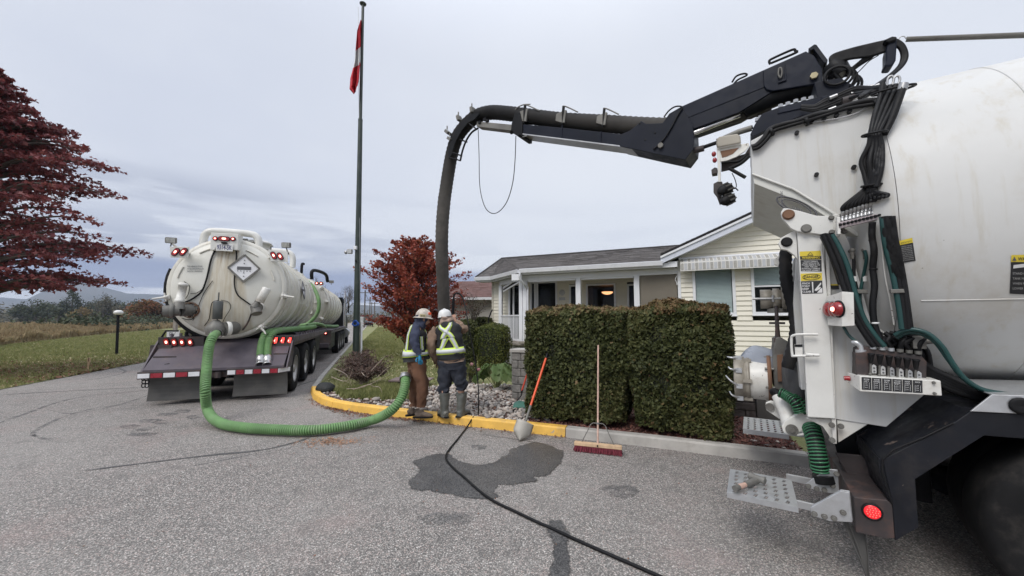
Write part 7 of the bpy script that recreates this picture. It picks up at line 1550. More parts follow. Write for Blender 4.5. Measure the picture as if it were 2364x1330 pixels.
# ---- metal steps with pierced treads
def perforated(name,P0,ux,uy,lx,ly,nx,ny,th,parent,bm=.02):
    """tread plate with real slots: P0 corner, unit dirs ux, uy"""
    P0,ux,uy = Vector(P0),Vector(ux),Vector(uy);nz = ux.cross(uy).normalized();b = MB(TF);cx_,cy_ = (lx-2*bm)/nx,(ly-2*bm)/ny
    for i in range(nx):
        for j in range(ny):
            o = P0+ux*(bm+i*cx_)+uy*(bm+j*cy_);out = [o,o+ux*cx_,o+ux*cx_+uy*cy_,o+uy*cy_];mx_,my_ = .20,.36
            inn = [o+ux*cx_*(.5-mx_-.08)+uy*cy_*(.5-my_),o+ux*cx_*(.5+mx_-.14)+uy*cy_*(.5-my_),o+ux*cx_*(.5+mx_+.08)+uy*cy_*(.5+my_),o+ux*cx_*(.5-mx_+.14)+uy*cy_*(.5+my_)]
            dn_ = [q-nz*.006 for q in inn];b.add(out+inn+dn_,[(0,1,5,4),(1,2,6,5),(2,3,7,6),(3,0,4,7),(4,5,9,8),(5,6,10,9),(6,7,11,10),(7,4,8,11)])
    o = P0;c = [o,o+ux*lx,o+ux*lx+uy*ly,o+uy*ly];n = [o+ux*bm+uy*bm,o+ux*(lx-bm)+uy*bm,o+ux*(lx-bm)+uy*(ly-bm),o+ux*bm+uy*(ly-bm)];b.add(c+n,[(0,1,5,4),(1,2,6,5),(2,3,7,6),(3,0,4,7)])
    d = -nz*th;b.add(c+[q+d for q in c],[(0,4,5,1),(1,5,6,2),(2,6,7,3),(3,7,4,0)]);return b.build(name,M['alu'],parent)
ZS = .43;s0 = TF.hit(1678,1137,'z',ZS);s1 = TF.hit(1828,1150,'z',ZS);s2 = TF.hit(1690,1083,'z',ZS);s3 = TF.hit(1824,1098,'z',ZS)
ux = Vector((1,0,0));uy = Vector((0,1,0));Wd = (s2-s0).dot(uy)
st1 = perforated('step',s0,ux,uy,(s1-s0).length,Wd,6,6,.035,TK)
for vv in (0,Wd):
    a = s1+uy*(vv-(.0 if vv else 0));a = s1+uy*vv;tgt = a+ux*.36+Vector((0,0,-.01));b = MB(TF);b.beam(a+Vector((-.0,0,-.03)),tgt+Vector((0,0,-.03)),.02,.05);b.build('step_arm',M['alu'],TK,.002)
plate('step_bracket',[(1871,1172),(1890,1162),(1940,1134),(1960,1137),(1968,1206),(1915,1203),(1873,1190)],-.02,.012,M['alu'],bevel=.002);plate('step_bracket',[(1874,1168),(1893,1158),(1942,1131),(1962,1134),(1970,1203)],.05,.012,M['alu'],bevel=.002)
plate('step_bracket',[(1860,1118),(1878,1104),(1912,1083),(1934,1085),(1938,1140),(1905,1137),(1862,1126)],.33,.012,M['alu'],bevel=.002)
bolts([(1880,1186,-.02),(1903,1192,-.02),(1925,1196,-.02),(1946,1183,-.02),(1866,1122,.33),(1885,1128,.33),(1903,1131,.33),(1922,1121,.33),(1931,1094,.33)],TK,.013)
t0 = TF.hit(1715,990,'z',ZS);t1 = TF.hit(1806,992,'z',ZS);t2 = TF.hit(1718,962,'z',ZS);ux2 = ux;uy2 = uy;st2 = perforated('step',t0,ux2,uy2,(t1-t0).length,(t2-t0).dot(uy2),6,6,.05,TK)
b = MB(TF);b.beam(t1+Vector((0,.03,-.03)),t1+ux2*.4+Vector((0,.03,-.03)),.02,.06);b.build('step_arm',M['alu'],TK)
def helix_hose(name,pts,r,pitch,parent=TK): return helix(TF,catmull([tq(*p) for p in pts],10),r,pitch,parent,name,'rubber','hose_dgreen',k=.30)
# ---- swing arms and ribbed hose at the tail
sa = plate('swing_arm',[(1805,985),(1812,972),(1829,962),(1862,946),(1896,962),(1870,980),(1850,997),(1835,1005),(1817,1004),(1808,997)],.55,.05,M['white_worn'],bevel=.006);b = MB(TF);p = tq(1828,992,.55);b.cyl(p+Vector((0,.08,0)),p+Vector((0,-.02,0)),.042,20);b.cyl(p,p+Vector((0,-.035,0)),.02,6,smooth=False);b.build('pivot_pin',M['greycast'],sa)
sa2 = plate('swing_arm',[(1840,1006),(1860,1000),(1880,985),(1893,988),(1893,999),(1884,1006)],.50,.04,M['white_worn'],bevel=.004);b = MB(TF);p = tq(1882,995,.50);b.lathe([(.036,0),(.04,-.02),(.03,-.03),(.001,-.03)],p,(0,1,0),20);b.build('pivot_pin',M['rubber'],sa2)
sa3 = plate('swing_arm',[(1767,940),(1768,930),(1780,926),(1822,938),(1818,962),(1800,968),(1770,948)],.80,.04,M['white_worn'],bevel=.006);b = MB(TF);p = tq(1777,939,.80);b.cyl(p,p+Vector((0,-.02,0)),.032,18);b.build('pivot_pin',M['greycast'],sa3)
run('actuator_cylinder',[(1800,915,.75),(1815,950,.68),(1826,985,.62)],.058,'white_worn',n=18,sub=0);run('actuator_rod',[(1782,905,.85),(1792,905,.82),(1800,918,.76)],.03,'rubber')
helix_hose('drain_hose',[(1800,906,.60),(1816,914,.58),(1836,930,.52),(1846,952,.52)],.036,.017);helix_hose('drain_hose',[(1830,918,.64),(1850,934,.60),(1862,957,.58)],.036,.017)
helix_hose('drain_hose',[(1872,985,.50),(1880,1010,.42),(1886,1040,.38),(1891,1066,.36),(1894,1088,.36)],.054,.021);b = MB(TF);p = tq(1899,1096,.36);b.cyl(p,p+Vector((.01,0,-.05)),.066,18);b.build('hose_collar',M['rubber'],TK)
# ---- outlet with camlock, knife valve, upper valve, wrapped hose
VO = 1.15;ctr = tq(1786,873,VO);ro = (tq(1740,824,VO).z-tq(1740,924,VO).z)/2;xL = tq(1696,873,VO).x;xa = tq(1732,873,VO).x;xb = tq(1780,873,VO).x;zc = (tq(1740,824,VO).z+tq(1740,924,VO).z)/2
o_ = Vector((xL,VO,zc));b = MB(TF);L1 = tq(1720,873,VO).x-xL;L2 = xa-xL;L3 = xb-xL;b.lathe([(ro*.80,0),(ro*.98,0),(ro,.01),(ro,L1*.93),(ro*.96,L1),(ro*.96,L1+.01),(ro*1.0,L1+.015),(ro*1.0,L2*.98),(ro*.95,L2)],o_,(1,0,0),36);outl = b.build('outlet_coupling',M['tanmetal'],TK)
b = MB(TF);b.lathe([(ro*.80,0),(ro*.78,.02),(ro*.4,.03),(.001,.03)],o_,(1,0,0),30);b.build('outlet_cap',M['greycast'],outl);b = MB(TF);b.lathe([(ro*.93,L2),(ro*.93,L3)],o_,(1,0,0),36);b.build('outlet_pipe',M['white_worn'],outl);b = MB(TF);b.lathe([(ro*.93,L3*.9),(ro*1.12,L3*.9),(ro*1.12,L3),(ro*.9,L3)],o_,(1,0,0),36);b.build('outlet_flange',M['rust'],outl)
for k in range(8):
    a = k*PI/4+.2;p = o_+Vector((L3*.9,math.cos(a)*ro*1.04,math.sin(a)*ro*1.04));b = MB(TF);b.cyl(p+Vector((-.02,0,0)),p+Vector((.05,0,0)),.012,6,smooth=False);b.build('bolt',M['greycast'],outl)
for k,(a,px,py) in enumerate(((1.2,1680,824),(.45,1683,848),(-.25,1676,868),(-1.0,1685,905))):
    s_ = o_+Vector((L1*.5,-math.cos(a)*ro*1.02,math.sin(a)*ro*1.02));e = tq(px,py,VO-math.cos(a)*ro);m_ = Vector((xL-.02,s_.y-.03,(s_.z+e.z)/2));b = MB(TF);b.tube([s_,m_,e],[.016,.014,.011],8,sub=4,flat=.6);b.box(s_,(.05,.04,.04));b.build('coupling_ear',M['alu'],outl)
for x in (1.0,):
    for k in range(6): a = k*PI/3;b = MB(TF);b.box(o_+Vector(((L1+L2)/2,math.cos(a)*ro,math.sin(a)*ro)),(.07,.03,.03));b.build('coupling_lug',M['tanmetal'],outl)
# knife valve
kv = plate('knife_valve',[(1785,810),(1790,780),(1800,778),(1822,790),(1828,812),(1828,900),(1788,902),(1784,850)],VO-ro*.8,.42,M['greycast'],bevel=.01)
plate('valve_guide',[(1794,820),(1808,818),(1812,880),(1796,882)],VO-ro*.95,.04,M['rust'],kv)
b = MB(TF);a,c = tq(1797,812,VO-.12),tq(1792,706,VO-.12);b.tube([a,a.lerp(c,.5),c],[.03,.018,.014],10);b.box(a.lerp(c,.62),(.12,.03,.02));b.box(a.lerp(c,.25),(.06,.08,.04));b.build('valve_stem',M['rust_dark'],kv)
b = MB(TF);a = tq(1796,820,VO-.1);b.cyl(a,a+Vector((0,0,.16)),.04,12);b.build('stem_housing',M['greycast'],kv)
uv = tq(1775,690,VO-.05);b = MB(TF);ru = (tq(1770,668,VO).z-tq(1770,712,VO).z)/2;xl2_ = tq(1755,690,VO).x;b.lathe([(ru*.8,0),(ru,.0),(ru,.085),(ru*.9,.09),(ru*.9,.10),(ru*1.08,.10),(ru*1.08,.15),(ru*.92,.155),(ru*.92,.24),(ru*1.1,.25),(ru*1.1,.31)],Vector((xl2_,VO,uv.z)),(1,0,0),28);u_ = b.build('upper_valve',M['tanmetal'],TK)
b = MB(TF);e = tq(1737,690,VO-ru);b.tube([e,Vector((xl2_+.1,VO-ru,uv.z)),Vector((xl2_+.16,VO-ru,uv.z+.0))],.012,6);b.cyl((xl2_+.1,VO-ru,uv.z-.03),(xl2_+.1,VO-ru,uv.z+.03),.014,8);b.build('valve_lever',M['steel'],u_)
b = MB(TF);b.tube([Vector((xl2_+.14,VO,uv.z-ru)),Vector((xl2_+.14,VO,uv.z-ru-.04))],.09,16);b.cyl(Vector((xl2_+.19,VO,uv.z+ru*.9)),Vector((xl2_+.19,VO,uv.z+ru+.16)),.008,6);b.build('valve_flange',M['greycast'],u_)
b = MB(TF);c = tq(1822,650,VO-.1);b.cyl(c+Vector((-.06,0,-.12)),c+Vector((.1,0,-.12)),.13,20);b.cyl(c+Vector((-.02,0,.05)),c+Vector((.06,0,.05)),.06,16);b.build('check_valve',M['tanmetal'],u_)
run('wrapped_hose',[(1815,578,.60),(1813,610,.60),(1816,650,.60),(1826,690,.60),(1835,725,.60),(1838,760,.60),(1832,800,.60),(1822,835,.60),(1818,850,.60)],.045,'hose_black',n=14,sub=6,rib=(.05,.003))
plate('inner_shell',[(1838,590),(1846,600),(1856,800),(1866,900),(1850,900),(1838,780),(1832,700)],VP_+.30,.3,M['tank_r'])
# guard handle
run('grab_rail',[(1888,772,.16),(1850,772,.16),(1831,775,.17),(1827,784,.18),(1829,818,.18),(1836,822,.17),(1892,820,.16)],.009,'white',sub=4);b = MB(TF);p = tq(1890,820,.15);b.tube([p+Vector((-.07,0,0)),p],.012,8);b.build('grab_rail',M['white'],TK)
plate('latch_block',[(1835,795),(1853,795),(1853,822),(1836,822)],.17,.03,M['white_worn']);plate('latch_pad',[(1835,795),(1853,795),(1853,801),(1835,801)],.165,.004,M['rubber'])
# grey rubber door seal lump and tarp
b = MB(TF);c = tq(1838,870,.85);vs_ = []
b.sph(c,1,22,(.10,.2,.30));
o = b.build('rubber_boot',M['boot'],TK)
for v_ in o.data.vertices: v_.co += Vector((.014,.02,.012))*noise.noise(v_.co*14)
b = MB(TF);p = [tq(1708,822,VO+.35),tq(1722,803,VO+.35),tq(1745,795,VO+.3),tq(1775,800,VO+.2),tq(1792,806,VO+.1),tq(1790,830,VO+.1),tq(1715,832,VO+.3)];n = 12;vs_ = []
L_ = [tq(1706,826,VO+.25),tq(1792,830,VO+.1)];rim_ = [tq(x,y,VO+.2) for x,y in ((1706,826),(1718,808),(1732,799),(1745,794),(1762,799),(1778,803),(1792,808))];m2 = 8
for i,q in enumerate(rim_):
    for j in range(m2): t = j/(m2-1);w_ = Vector((0,.28*(t-.5)*2,0));z = q.z-(abs(t-.5)*2)**2*(q.z-L_[0].z+.04);vs_.append((q.x+.02*noise.noise(Vector((i*.8,j*.9,1))),q.y+w_.y-.05,z+.025*noise.noise(Vector((i*1.1,j*1.3,5)))))
b.add(vs_,[(i*m2+j,i*m2+j+1,(i+1)*m2+j+1,(i+1)*m2+j) for i in range(len(rim_)-1) for j in range(m2-1)],True);o = b.build('tarp',M['tarp'],origin=tuple(TF.w(rim_[2])));tag(o,'crumpled grey plastic sheet draped over the outlet pipe of the near truck','tarp');s_ = o.modifiers.new('s','SUBSURF');s_.levels = 2;s_.render_levels = 2
# ================================================================ BOOM of the near truck (frame BF: x along the boom outwards, y towards the camera)
BF = Frame((2.93,3.7,0),math.atan2(.587,-.81))
def bq(px,py,y=.12): return BF.hit(px,py,'y',y)
def bplate(name,px,y,th,mat,parent=None,bevel=.004):
    b = MB(BF);b.prism([bq(a,c,y) for a,c in px],(0,-th,0));return b.build(name,M[mat],parent or BOOM,bevel)
def brun(name,pts,r,mat,parent=None,n=8,sub=5,y=0.0,rib=None):
    b = MB(BF);b.tube([bq(p[0],p[1],p[2] if len(p) > 2 else y) for p in pts],r,n,sub=sub,rib=rib);return b.build(name,M[mat],parent or BOOM)
BOOM = TK          # the boom moves with its truck, so its pieces are parts of the truck
inner = bplate('inner_boom',[(1553,286),(1573,246),(1861,118),(1897,157),(1899,192),(1784,211),(1705,260),(1560,312)],.14,.28,'boom')
bplate('boom_side_face',[(1775,197),(1556,284),(1573,246),(1761,163),(1765,200)],.146,.006,'boom2',inner)
bplate('boom_cover',[(1761,163),(1861,118),(1880,128),(1897,157),(1899,191),(1784,210),(1770,207),(1763,198)],.165,.03,'boom2',inner,.008)
bplate('boom_lid',[(1866,112),(1880,102),(1885,103),(1911,138),(1908,145),(1902,145),(1878,113),(1870,117)],.17,.34,'boom',inner)
brun('grab_handle',[(1778,148),(1776,142),(1782,136),(1829,115),(1836,118),(1837,122),(1780,146)],.012,'black',inner,y=.10,sub=4)
brun('grab_handle',[(1690,190),(1700,176),(1718,170),(1724,174),(1704,184),(1693,195)],.010,'black',inner,y=.10,sub=4)
brun('lifting_ring',[(1798,158),(1803,157),(1805,168),(1802,180),(1797,172),(1798,158)],.008,'greycast',inner,y=.19,sub=4)
bplate('ring_bracket',[(1811,150),(1814,149),(1816,185),(1796,192),(1796,188),(1811,181)],.18,.02,'boom2',inner)
b = MB(BF);p = bq(1879,177,.17);b.cyl(p,p+Vector((0,.03,0)),.032,6,smooth=False);b.build('pivot_cap',M['brass'],inner)
b = MB(BF)
b = MB(BF);b.tube([bq(1712,262,.03),bq(1722,252,.03),bq(1795,222,.03),bq(1900,196,.03)],[.085,.10,.10,.10],18);b.build('lift_cylinder',M['black'],inner)
b = MB(BF);b.cyl(bq(1583,315,.10),bq(1708,265,.06),.028,14);b.build('chrome_rod',M['chrome'],inner)
b = MB(BF);b.tube([bq(1548,324,.12),bq(1560,322,.12),bq(1585,314,.11)],[.022,.03,.03],12);b.build('rod_eye',M['rust_dark'],inner)
knk = bplate('knuckle',[(1430,337),(1436,309),(1455,301),(1470,289),(1480,279),(1492,286),(1530,284),(1545,262),(1573,246),(1600,290),(1602,325),(1600,345),(1582,369),(1523,357)],.155,.31,'boom')
for px,py in ((1477,285),(1512,307),(1490,323)): b = MB(BF);p = bq(px,py,.155);b.lathe([(.014,.002),(.012,-.004),(.001,-.004)],p,(0,-1,0),12);b.build('bolt_hole',M['rubber'],knk)
brun('knuckle_hose',[(1533,270),(1545,255),(1560,246),(1575,248),(1565,265),(1552,290),(1535,318),(1512,342),(1508,343)],.009,'rubber',y=.17,sub=5)
brun('knuckle_hose',[(1590,352),(1650,331),(1665,326),(1700,310),(1738,293)],.022,'black',y=.05,sub=0)
b = MB(BF);b.tube([bq(1588,352,.05),bq(1625,342,.05)],.035,10);b.build('link_eye',M['rust_dark'],knk)
b = MB(BF);p = bq(1526,337,.16);b.cyl(p,p+Vector((0,.03,0)),.03,14);b.build('pivot_pin',M['greycast'],knk)
outer = bplate('outer_boom',[(1180,300),(1206,287),(1300,295),(1436,310),(1523,340),(1523,356),(1430,337),(1206,309)],.12,.24,'boom')
bplate('boom_bottom_strip',[(1206,308),(1430,335.5),(1523,355),(1523,358),(1430,338.5),(1206,310.5)],.13,.26,'steel',outer,0)
for px in (1298,1388): brun('weld_strap',[(px,290+(px-1298)*.15),(px-2,318+(px-1298)*.14)],.008,'boom2',outer,y=.124,sub=0)
bplate('telescope_beam',[(1100,280),(1185,288),(1185,302),(1100,292)],.075,.15,'greycast');
bplate('boom_collar',[(1181,285),(1188,262),(1200,258),(1206,285),(1205,316),(1198,317),(1186,308),(1179,304)],.14,.28,'black')
brun('collar_roller',[(1181,306,.16),(1181,306,-.16)],.028,'black',sub=0,n=12);brun('collar_roller',[(1200,314,.16),(1200,314,-.16)],.022,'black',sub=0,n=12)
brun('latch_wire',[(1206,311),(1215,314),(1208,316),(1204,314)],.005,'steel',y=.12)
def muddy():
    m,nt,B = _mat('suction_tube_muddy_below');T = NT(nt);tc = T.n('ShaderNodeTexCoord').outputs['Object'];sp = T.n('ShaderNodeSeparateXYZ');T.L(tc,sp.inputs[0]);n = T.noise(tc,3,6,.65)
    c = T.mix(T.mr(n,.3,.7),(.008,.008,.009),(.02,.019,.019));mud = T.mix(T.mr(n,.35,.7),(.062,.058,.053),(.115,.105,.094))
    k = T.mr(T.math('ADD',sp.outputs[2],T.math('MULTIPLY',n,1.2)),5.6,4.0,0,1);T.L(T.mix(k,c,mud),B.inputs['Base Color']);B.inputs['Roughness'].default_value = .7;B.inputs['Specular IOR Level'].default_value = .2;return m
M['hose_black'] = M['hose_grey'] = muddy()
# hose over the boom and hanging to the pit
HZ = [bq(1780,236,-.02),bq(1690,262,-.02),bq(1610,286,.0),bq(1545,294,.0),bq(1480,292,0),bq(1400,286,0),bq(1300,279,0),bq(1229,270,0),bq(1170,262,0),bq(1132,260,0),bq(1102,268,0),bq(1077,288,0),bq(1056,316,0)]
HZ = [BF.w(q) for q in HZ];D_ = HZ[-1].y;VZ = [PD(1044,352,D_+.1),PD(1035,400,D_+.12),PD(1026,460,D_+.15),PD(1021,520,D_+.18),PD(1020,590,D_+.25),PD(1023,660,D_+.4),PD(1026,730,D_+.55),PD(1030,800,D_+.65),PD(1032,880,D_+.75)]
b = MB();b.tube(HZ+VZ[:3],.112,20,sub=10,rib=(.075,.0040));o = b.build('boom_suction_hose',M['hose_black'],TK);b = MB();b.tube([VZ[2]+(VZ[1]-VZ[2])*.1]+VZ[2:],.1135,20,sub=10,rib=(.085,.0042));b.build('dig_tube',M['hose_grey'],TK)
# curved hose guide at the tip
tip = bplate('hose_guide',[(1107,262),(1096,275),(1080,284),(1065,302),(1050,330),(1042,358),(1036,366),(1034,350),(1040,325),(1052,302),(1070,280),(1088,262)],.13,.02,'black')
bplate('hose_guide',[(1107,262),(1096,275),(1080,284),(1065,302),(1050,330),(1042,358),(1036,366),(1034,350),(1040,325),(1052,302),(1070,280),(1088,262)],-.11,.02,'black')
for y in (.11,-.11): brun('guide_rail',[(1104,296),(1090,305),(1079,320),(1071,338),(1066,355),(1063,370)],.016,'black',y=y,sub=4)
for a,c in (((1083,286),(1100,298)),((1062,322),(1078,328)),((1044,352),(1066,360)),((1036,363),(1063,371))): brun('guide_rung',[a,c],.012,'black',y=.12,sub=0);brun('guide_rung',[(c[0],c[1],.12),(c[0],c[1],-.12)],.012,'black',sub=0)
for px,py,an in ((1091,255,.1),(1060,274,.3),(1034,306,.8),(1040,322,.9)):
    b = MB(BF);p = bq(px,py,.1);Rm = Matrix.Rotation(an,3,'Y');b.box(p,(.05,.10,.10),Rm);b.box(p+Vector((0,-.2,0)),(.05,.06,.10),Rm);b.cyl(p+Vector((0,.02,.05)),p+Vector((0,.02,.11)),.012,6);b.build('guide_clamp',M['greycast'],tip,.004)
for px,py in ((1108,283),(1120,276),(1125,279)): b = MB(BF);b.box(bq(px,py,.08),(.05,.04,.04));b.build('latch_pin',M['black'],tip)
for k,(px,py) in enumerate(((1207,264),(1296,267),(1390,272))):
    s_ = 1-.0*k;b = MB(BF);p0_ = bq(px-12,py+10,.13);b.prism([bq(px-12,py-4,.13),bq(px+1,py-10,.13),bq(px+1,py+16,.13),bq(px-14,py+12,.13)],(0,-.03,0));b.build('hose_cradle',M['greycast'],outer,.003)
    b = MB(BF);b.prism([bq(px+7,py-13,.13),bq(px+11,py-13,.13),bq(px+7,py+16,.13),bq(px+2,py+16,.13)],(0,-.03,0));b.build('hose_cradle',M['greycast'],outer,.002);b = MB(BF);b.prism([bq(px+2,py-22,.12),bq(px+7,py-22,.12),bq(px+3,py+20,.12),bq(px-2,py+20,.12)],(0,-.02,0));b.build('cradle_strap',M['black'],outer,.002)
    brun('guard_wire',[(px+3,py-22),(px+10,py-21),(px+24,py-15),(px+38,py-8)],.009,'greycast',outer,y=.10,sub=4)
brun('guard_wire',[(1186,258),(1195,248),(1208,242),(1218,241),(1224,241)],.009,'greycast',outer,y=.10,sub=4)
# slack control cable under the tip
b = MB();P = [BF.w(bq(1104,300,.05))];D_ = P[0].y;P += [PD(x,y,D_-(x-1104)*.006) for x,y in ((1106,360),(1107,420),(1112,455),(1122,482),(1138,493),(1155,486),(1172,462),(1184,420),(1189,370),(1191,314))];b.tube(P,.0065,6,sub=6);b.build('slack_cable',M['rubber'],TK)
# ---- turret cylinder block on the hood (truck frame)
tb = plate('turret_block',[(1732,310),(1742,288),(1760,262),(1800,247),(1897,222),(1930,217),(1990,214),(1992,228),(1935,240),(1900,255),(1850,268),(1790,290),(1737,316)],.80,.9,'boom')
for px,py in ((1802,246),(1819,241),(1837,235),(1855,231),(1872,228),(1748,278),(1756,272)): b = MB(TF);p = tq(px,py,.82);b.cyl(p+Vector((0,0,-.01)),p+Vector((0,0,.018)),.02,6,smooth=False);b.build('bolt',M['steel'],tb)
plate('turret_step',[(1795,262),(1897,240),(1897,226),(1800,250)],.79,.02,'boom2',tb);plate('cylinder_head',[(1897,223),(1927,217),(1929,240),(1899,247)],.775,.04,'boom2',tb)
run('lift_rod',[(1735,296,1.0),(1705,305,1.0),(1655,327,1.0)],.03,'greycast',sub=0)
plate('turret_column',[(1880,190),(1940,180),(1985,205),(1995,225),(1890,240)],.95,.5,'boom')
for k in range(5): run('turret_hose',[(1850,252-k*2,.74),(1880,256-k*3,.72),(1905,250-k*5,.72),(1940,236-k*5,.70),(1975,222-k*5,.68),(2010,214-k*3,.6),(2045,205-k*2,.45)],.013+.003*(k % 2),'rubber',sub=6)
for k,(a,c) in enumerate((((1865,254),(1905,256)),((1905,256),(1945,236)))): run('turret_hose',[a+(.73,),((a[0]+c[0])/2,(a[1]+c[1])/2+1,.72),c+(.71,)],.009,'rubber')
for px,py in ((1912,255),(1915,227),(1985,208),(1996,206),(2010,204),(1965,217)): b = MB(TF);p = tq(px,py,.69);b.cyl(p,p+Vector((.05,0,.01)),.016,10);b.build('hose_fitting',M['steel'],TK)
b = MB(TF);b.tube([tq(1945,234,.66),tq(1990,222,.66)],.03,12);b.build('swing_motor',M['rust_dark'],TK)
# ---- hose swivel behind the boom: coils round a spool, loop over the roller post
c0_ = tq(1940,188,1.05)
for k in range(6):
    rr = .085+.012*(k % 3);b = MB(TF);b.tube([c0_+Vector((rr*1.0*math.cos(t)+.02*(k-2),.05*k-.12,rr*.95*math.sin(t)+.01*(k % 2))) for t in np.linspace(0,2*PI,24)],.011,7);b.build('coiled_hose',M['rubber'],TK)
b = MB(TF);b.tube([tq(1918,150,1.05),tq(1930,160,1.05),tq(1942,175,1.05)],[.07,.09,.08],14);b.tube([tq(1915,172,1.1),tq(1958,168,1.1)],.035,10);b.tube([tq(1926,170,1.0),tq(1955,205,1.0)],.02,8);b.build('hose_swivel',M['black'],TK)
for k in range(11):
    u = k/10;run('swivel_hose',[(1925+u*12,160+u*6,1.0),(1918+u*6,140+u*6,1.0),(1924+u*10,128+u*14,1.0),(1960+u*5,116+u*18,.98),(2000+u*10,106+u*22,.95),(2040+u*4,97+u*20,.93),(2062+u*4,92+u*14,.92),(2083-u*4,104+u*8,.92),(2092-u*8,128+u*4,.92),(2084-u*8,150+u*4,.90),(2060-u*10,172+u*6,.84),(2030-u*14,196+u*6,.78),(2002-u*10,216+u*2,.72),(1985,226,.72)],.015,'rubber',sub=6)
for k in range(4): u = k/3;run('swivel_hose',[(1955,168+u*4,1.02),(1975+u*6,152,1.0),(2000+u*6,132+u*4,.97),(2025,118+u*4,.95),(2046,110+u*6,.94)],.014,'rubber',sub=5)
run('thin_wire',[(2028,128,.95),(2008,140,.94),(1990,158,.93),(1975,174,.92),(1968,190,.92),(1960,200,.95)],.004,'rubber',n=5)
plate('roller_post',[(2046,118),(2052,91),(2070,83),(2072,90),(2069,138),(2060,152),(2042,153),(2046,140)],.88,.12,'boom2',bevel=.012);plate('roller_flange',[(2040,92),(2060,83),(2072,84),(2070,92),(2050,98)],.86,.16,'black',bevel=.01)
run('spring_hook',[(2072,95,.93),(2078,86,.93),(2087,84,.93),(2092,90,.93)],.004,'steel',n=5)
b = MB(TF);a,c = tq(2092,91,.93),tq(2620,72,.93);n = 150;L = (c-a);dn = L.normalized();s1_ = dn.orthogonal().normalized();s2_ = dn.cross(s1_);pts = []
for i in range(n*8+1): t = i/(n*8);an = 2*PI*i/8;pts.append(a+L*t+s1_*math.cos(an)*.017+s2_*math.sin(an)*.017)
b.tube(pts,.0045,4);b.build('coil_spring',M['greycast'],TK);b = MB(TF);b.cyl(a+L*.004,c,.012,8);b.build('spring_core',M['rubber'],TK);b = MB(TF);b.cyl(c+Vector((0,0,-.0)),Vector((c.x,c.y,3.5)),.02,8);b.build('spring_post',M['black'],TK)
# ---- rear lamp / camera bracket on the nose of the hood
VB2 = .80;br_ = plate('nose_bracket',[(1654,343),(1728,330),(1730,336),(1720,349),(1700,362),(1675,372),(1657,374)],VB2,.02,'white_worn',bevel=.002)
plate('bracket_recess',[(1663,349),(1706,341),(1692,355),(1678,361),(1667,364)],VB2-.004,.004,'rust',br_,bevel=0)
plate('beacon_cover',[(1653,332),(1655,320),(1660,315),(1702,308),(1709,313),(1711,330),(1656,341)],VB2-.04,.14,'tanmetal',bevel=.012);plate('beacon_base',[(1656,338),(1710,327),(1711,332),(1656,343)],VB2-.03,.12,'white_worn')
plate('nose_bar',[(1655,343),(1662,343),(1664,420),(1658,420)],VB2-.01,.03,'white_worn');plate('nose_frame',[(1665,372),(1720,355),(1732,335),(1732,358),(1712,375),(1688,386),(1683,392),(1665,396)],VB2+.05,.02,'rust_dark')
run('nose_arm',[(1665,376,VB2),(1680,374,VB2),(1705,372,VB2),(1728,355,VB2)],.014,'black');run('nose_arm',[(1682,390,VB2),(1695,385,VB2),(1712,376,VB2),(1730,360,VB2)],.017,'black');run('nose_tube',[(1684,389,VB2),(1721,410,VB2)],.016,'rubber',sub=0)
for px,py in ((1648,356),(1650,370)): b = MB(TF);p = tq(px,py,VB2);b.sph(p,.026,10,(.8,1,1));s = b.build('marker_lamp',M['red_lens'],br_)
plate('nose_box',[(1642,392),(1650,386),(1656,388),(1655,400),(1643,402)],VB2,.08,'rust_dark',bevel=.003)
hs = plate('camera_bracket',[(1647,424),(1660,417),(1668,420),(1662,440),(1670,462),(1661,471),(1654,452),(1647,443)],VB2,.06,'rust_dark',bevel=.004)
for px,py,r in ((1676,437,.052),(1682,460,.050)):
    b = MB(TF);p = tq(px,py,VB2-.01);b.lathe([(.001,-.05),(r*.8,-.048),(r,-.03),(r,.03),(r*.85,.06),(r*.5,.09),(.001,.095)],p,(-.5,-.6,-.35),18);c_ = b.build('work_lamp',M['rubber'],TK)
    b = MB(TF)
    for k in range(8): a_ = k*PI/4;d_ = Vector((-.5,-.6,-.35)).normalized();x_ = d_.orthogonal().normalized();y_ = d_.cross(x_);q = p+(x_*math.cos(a_)+y_*math.sin(a_))*r;b.beam(q-d_*.04,q+d_*.04,.008,.014)
    b.build('cooling_fin',M['greycast'],c_)
run('thin_wire',[(1690,400,VB2),(1697,415,VB2),(1700,430,VB2),(1695,436,VB2),(1686,430,VB2)],.004,'rubber',n=5);run('thin_wire',[(1688,440,VB2),(1696,434,VB2),(1704,440,VB2)],.006,'rubber',n=5)
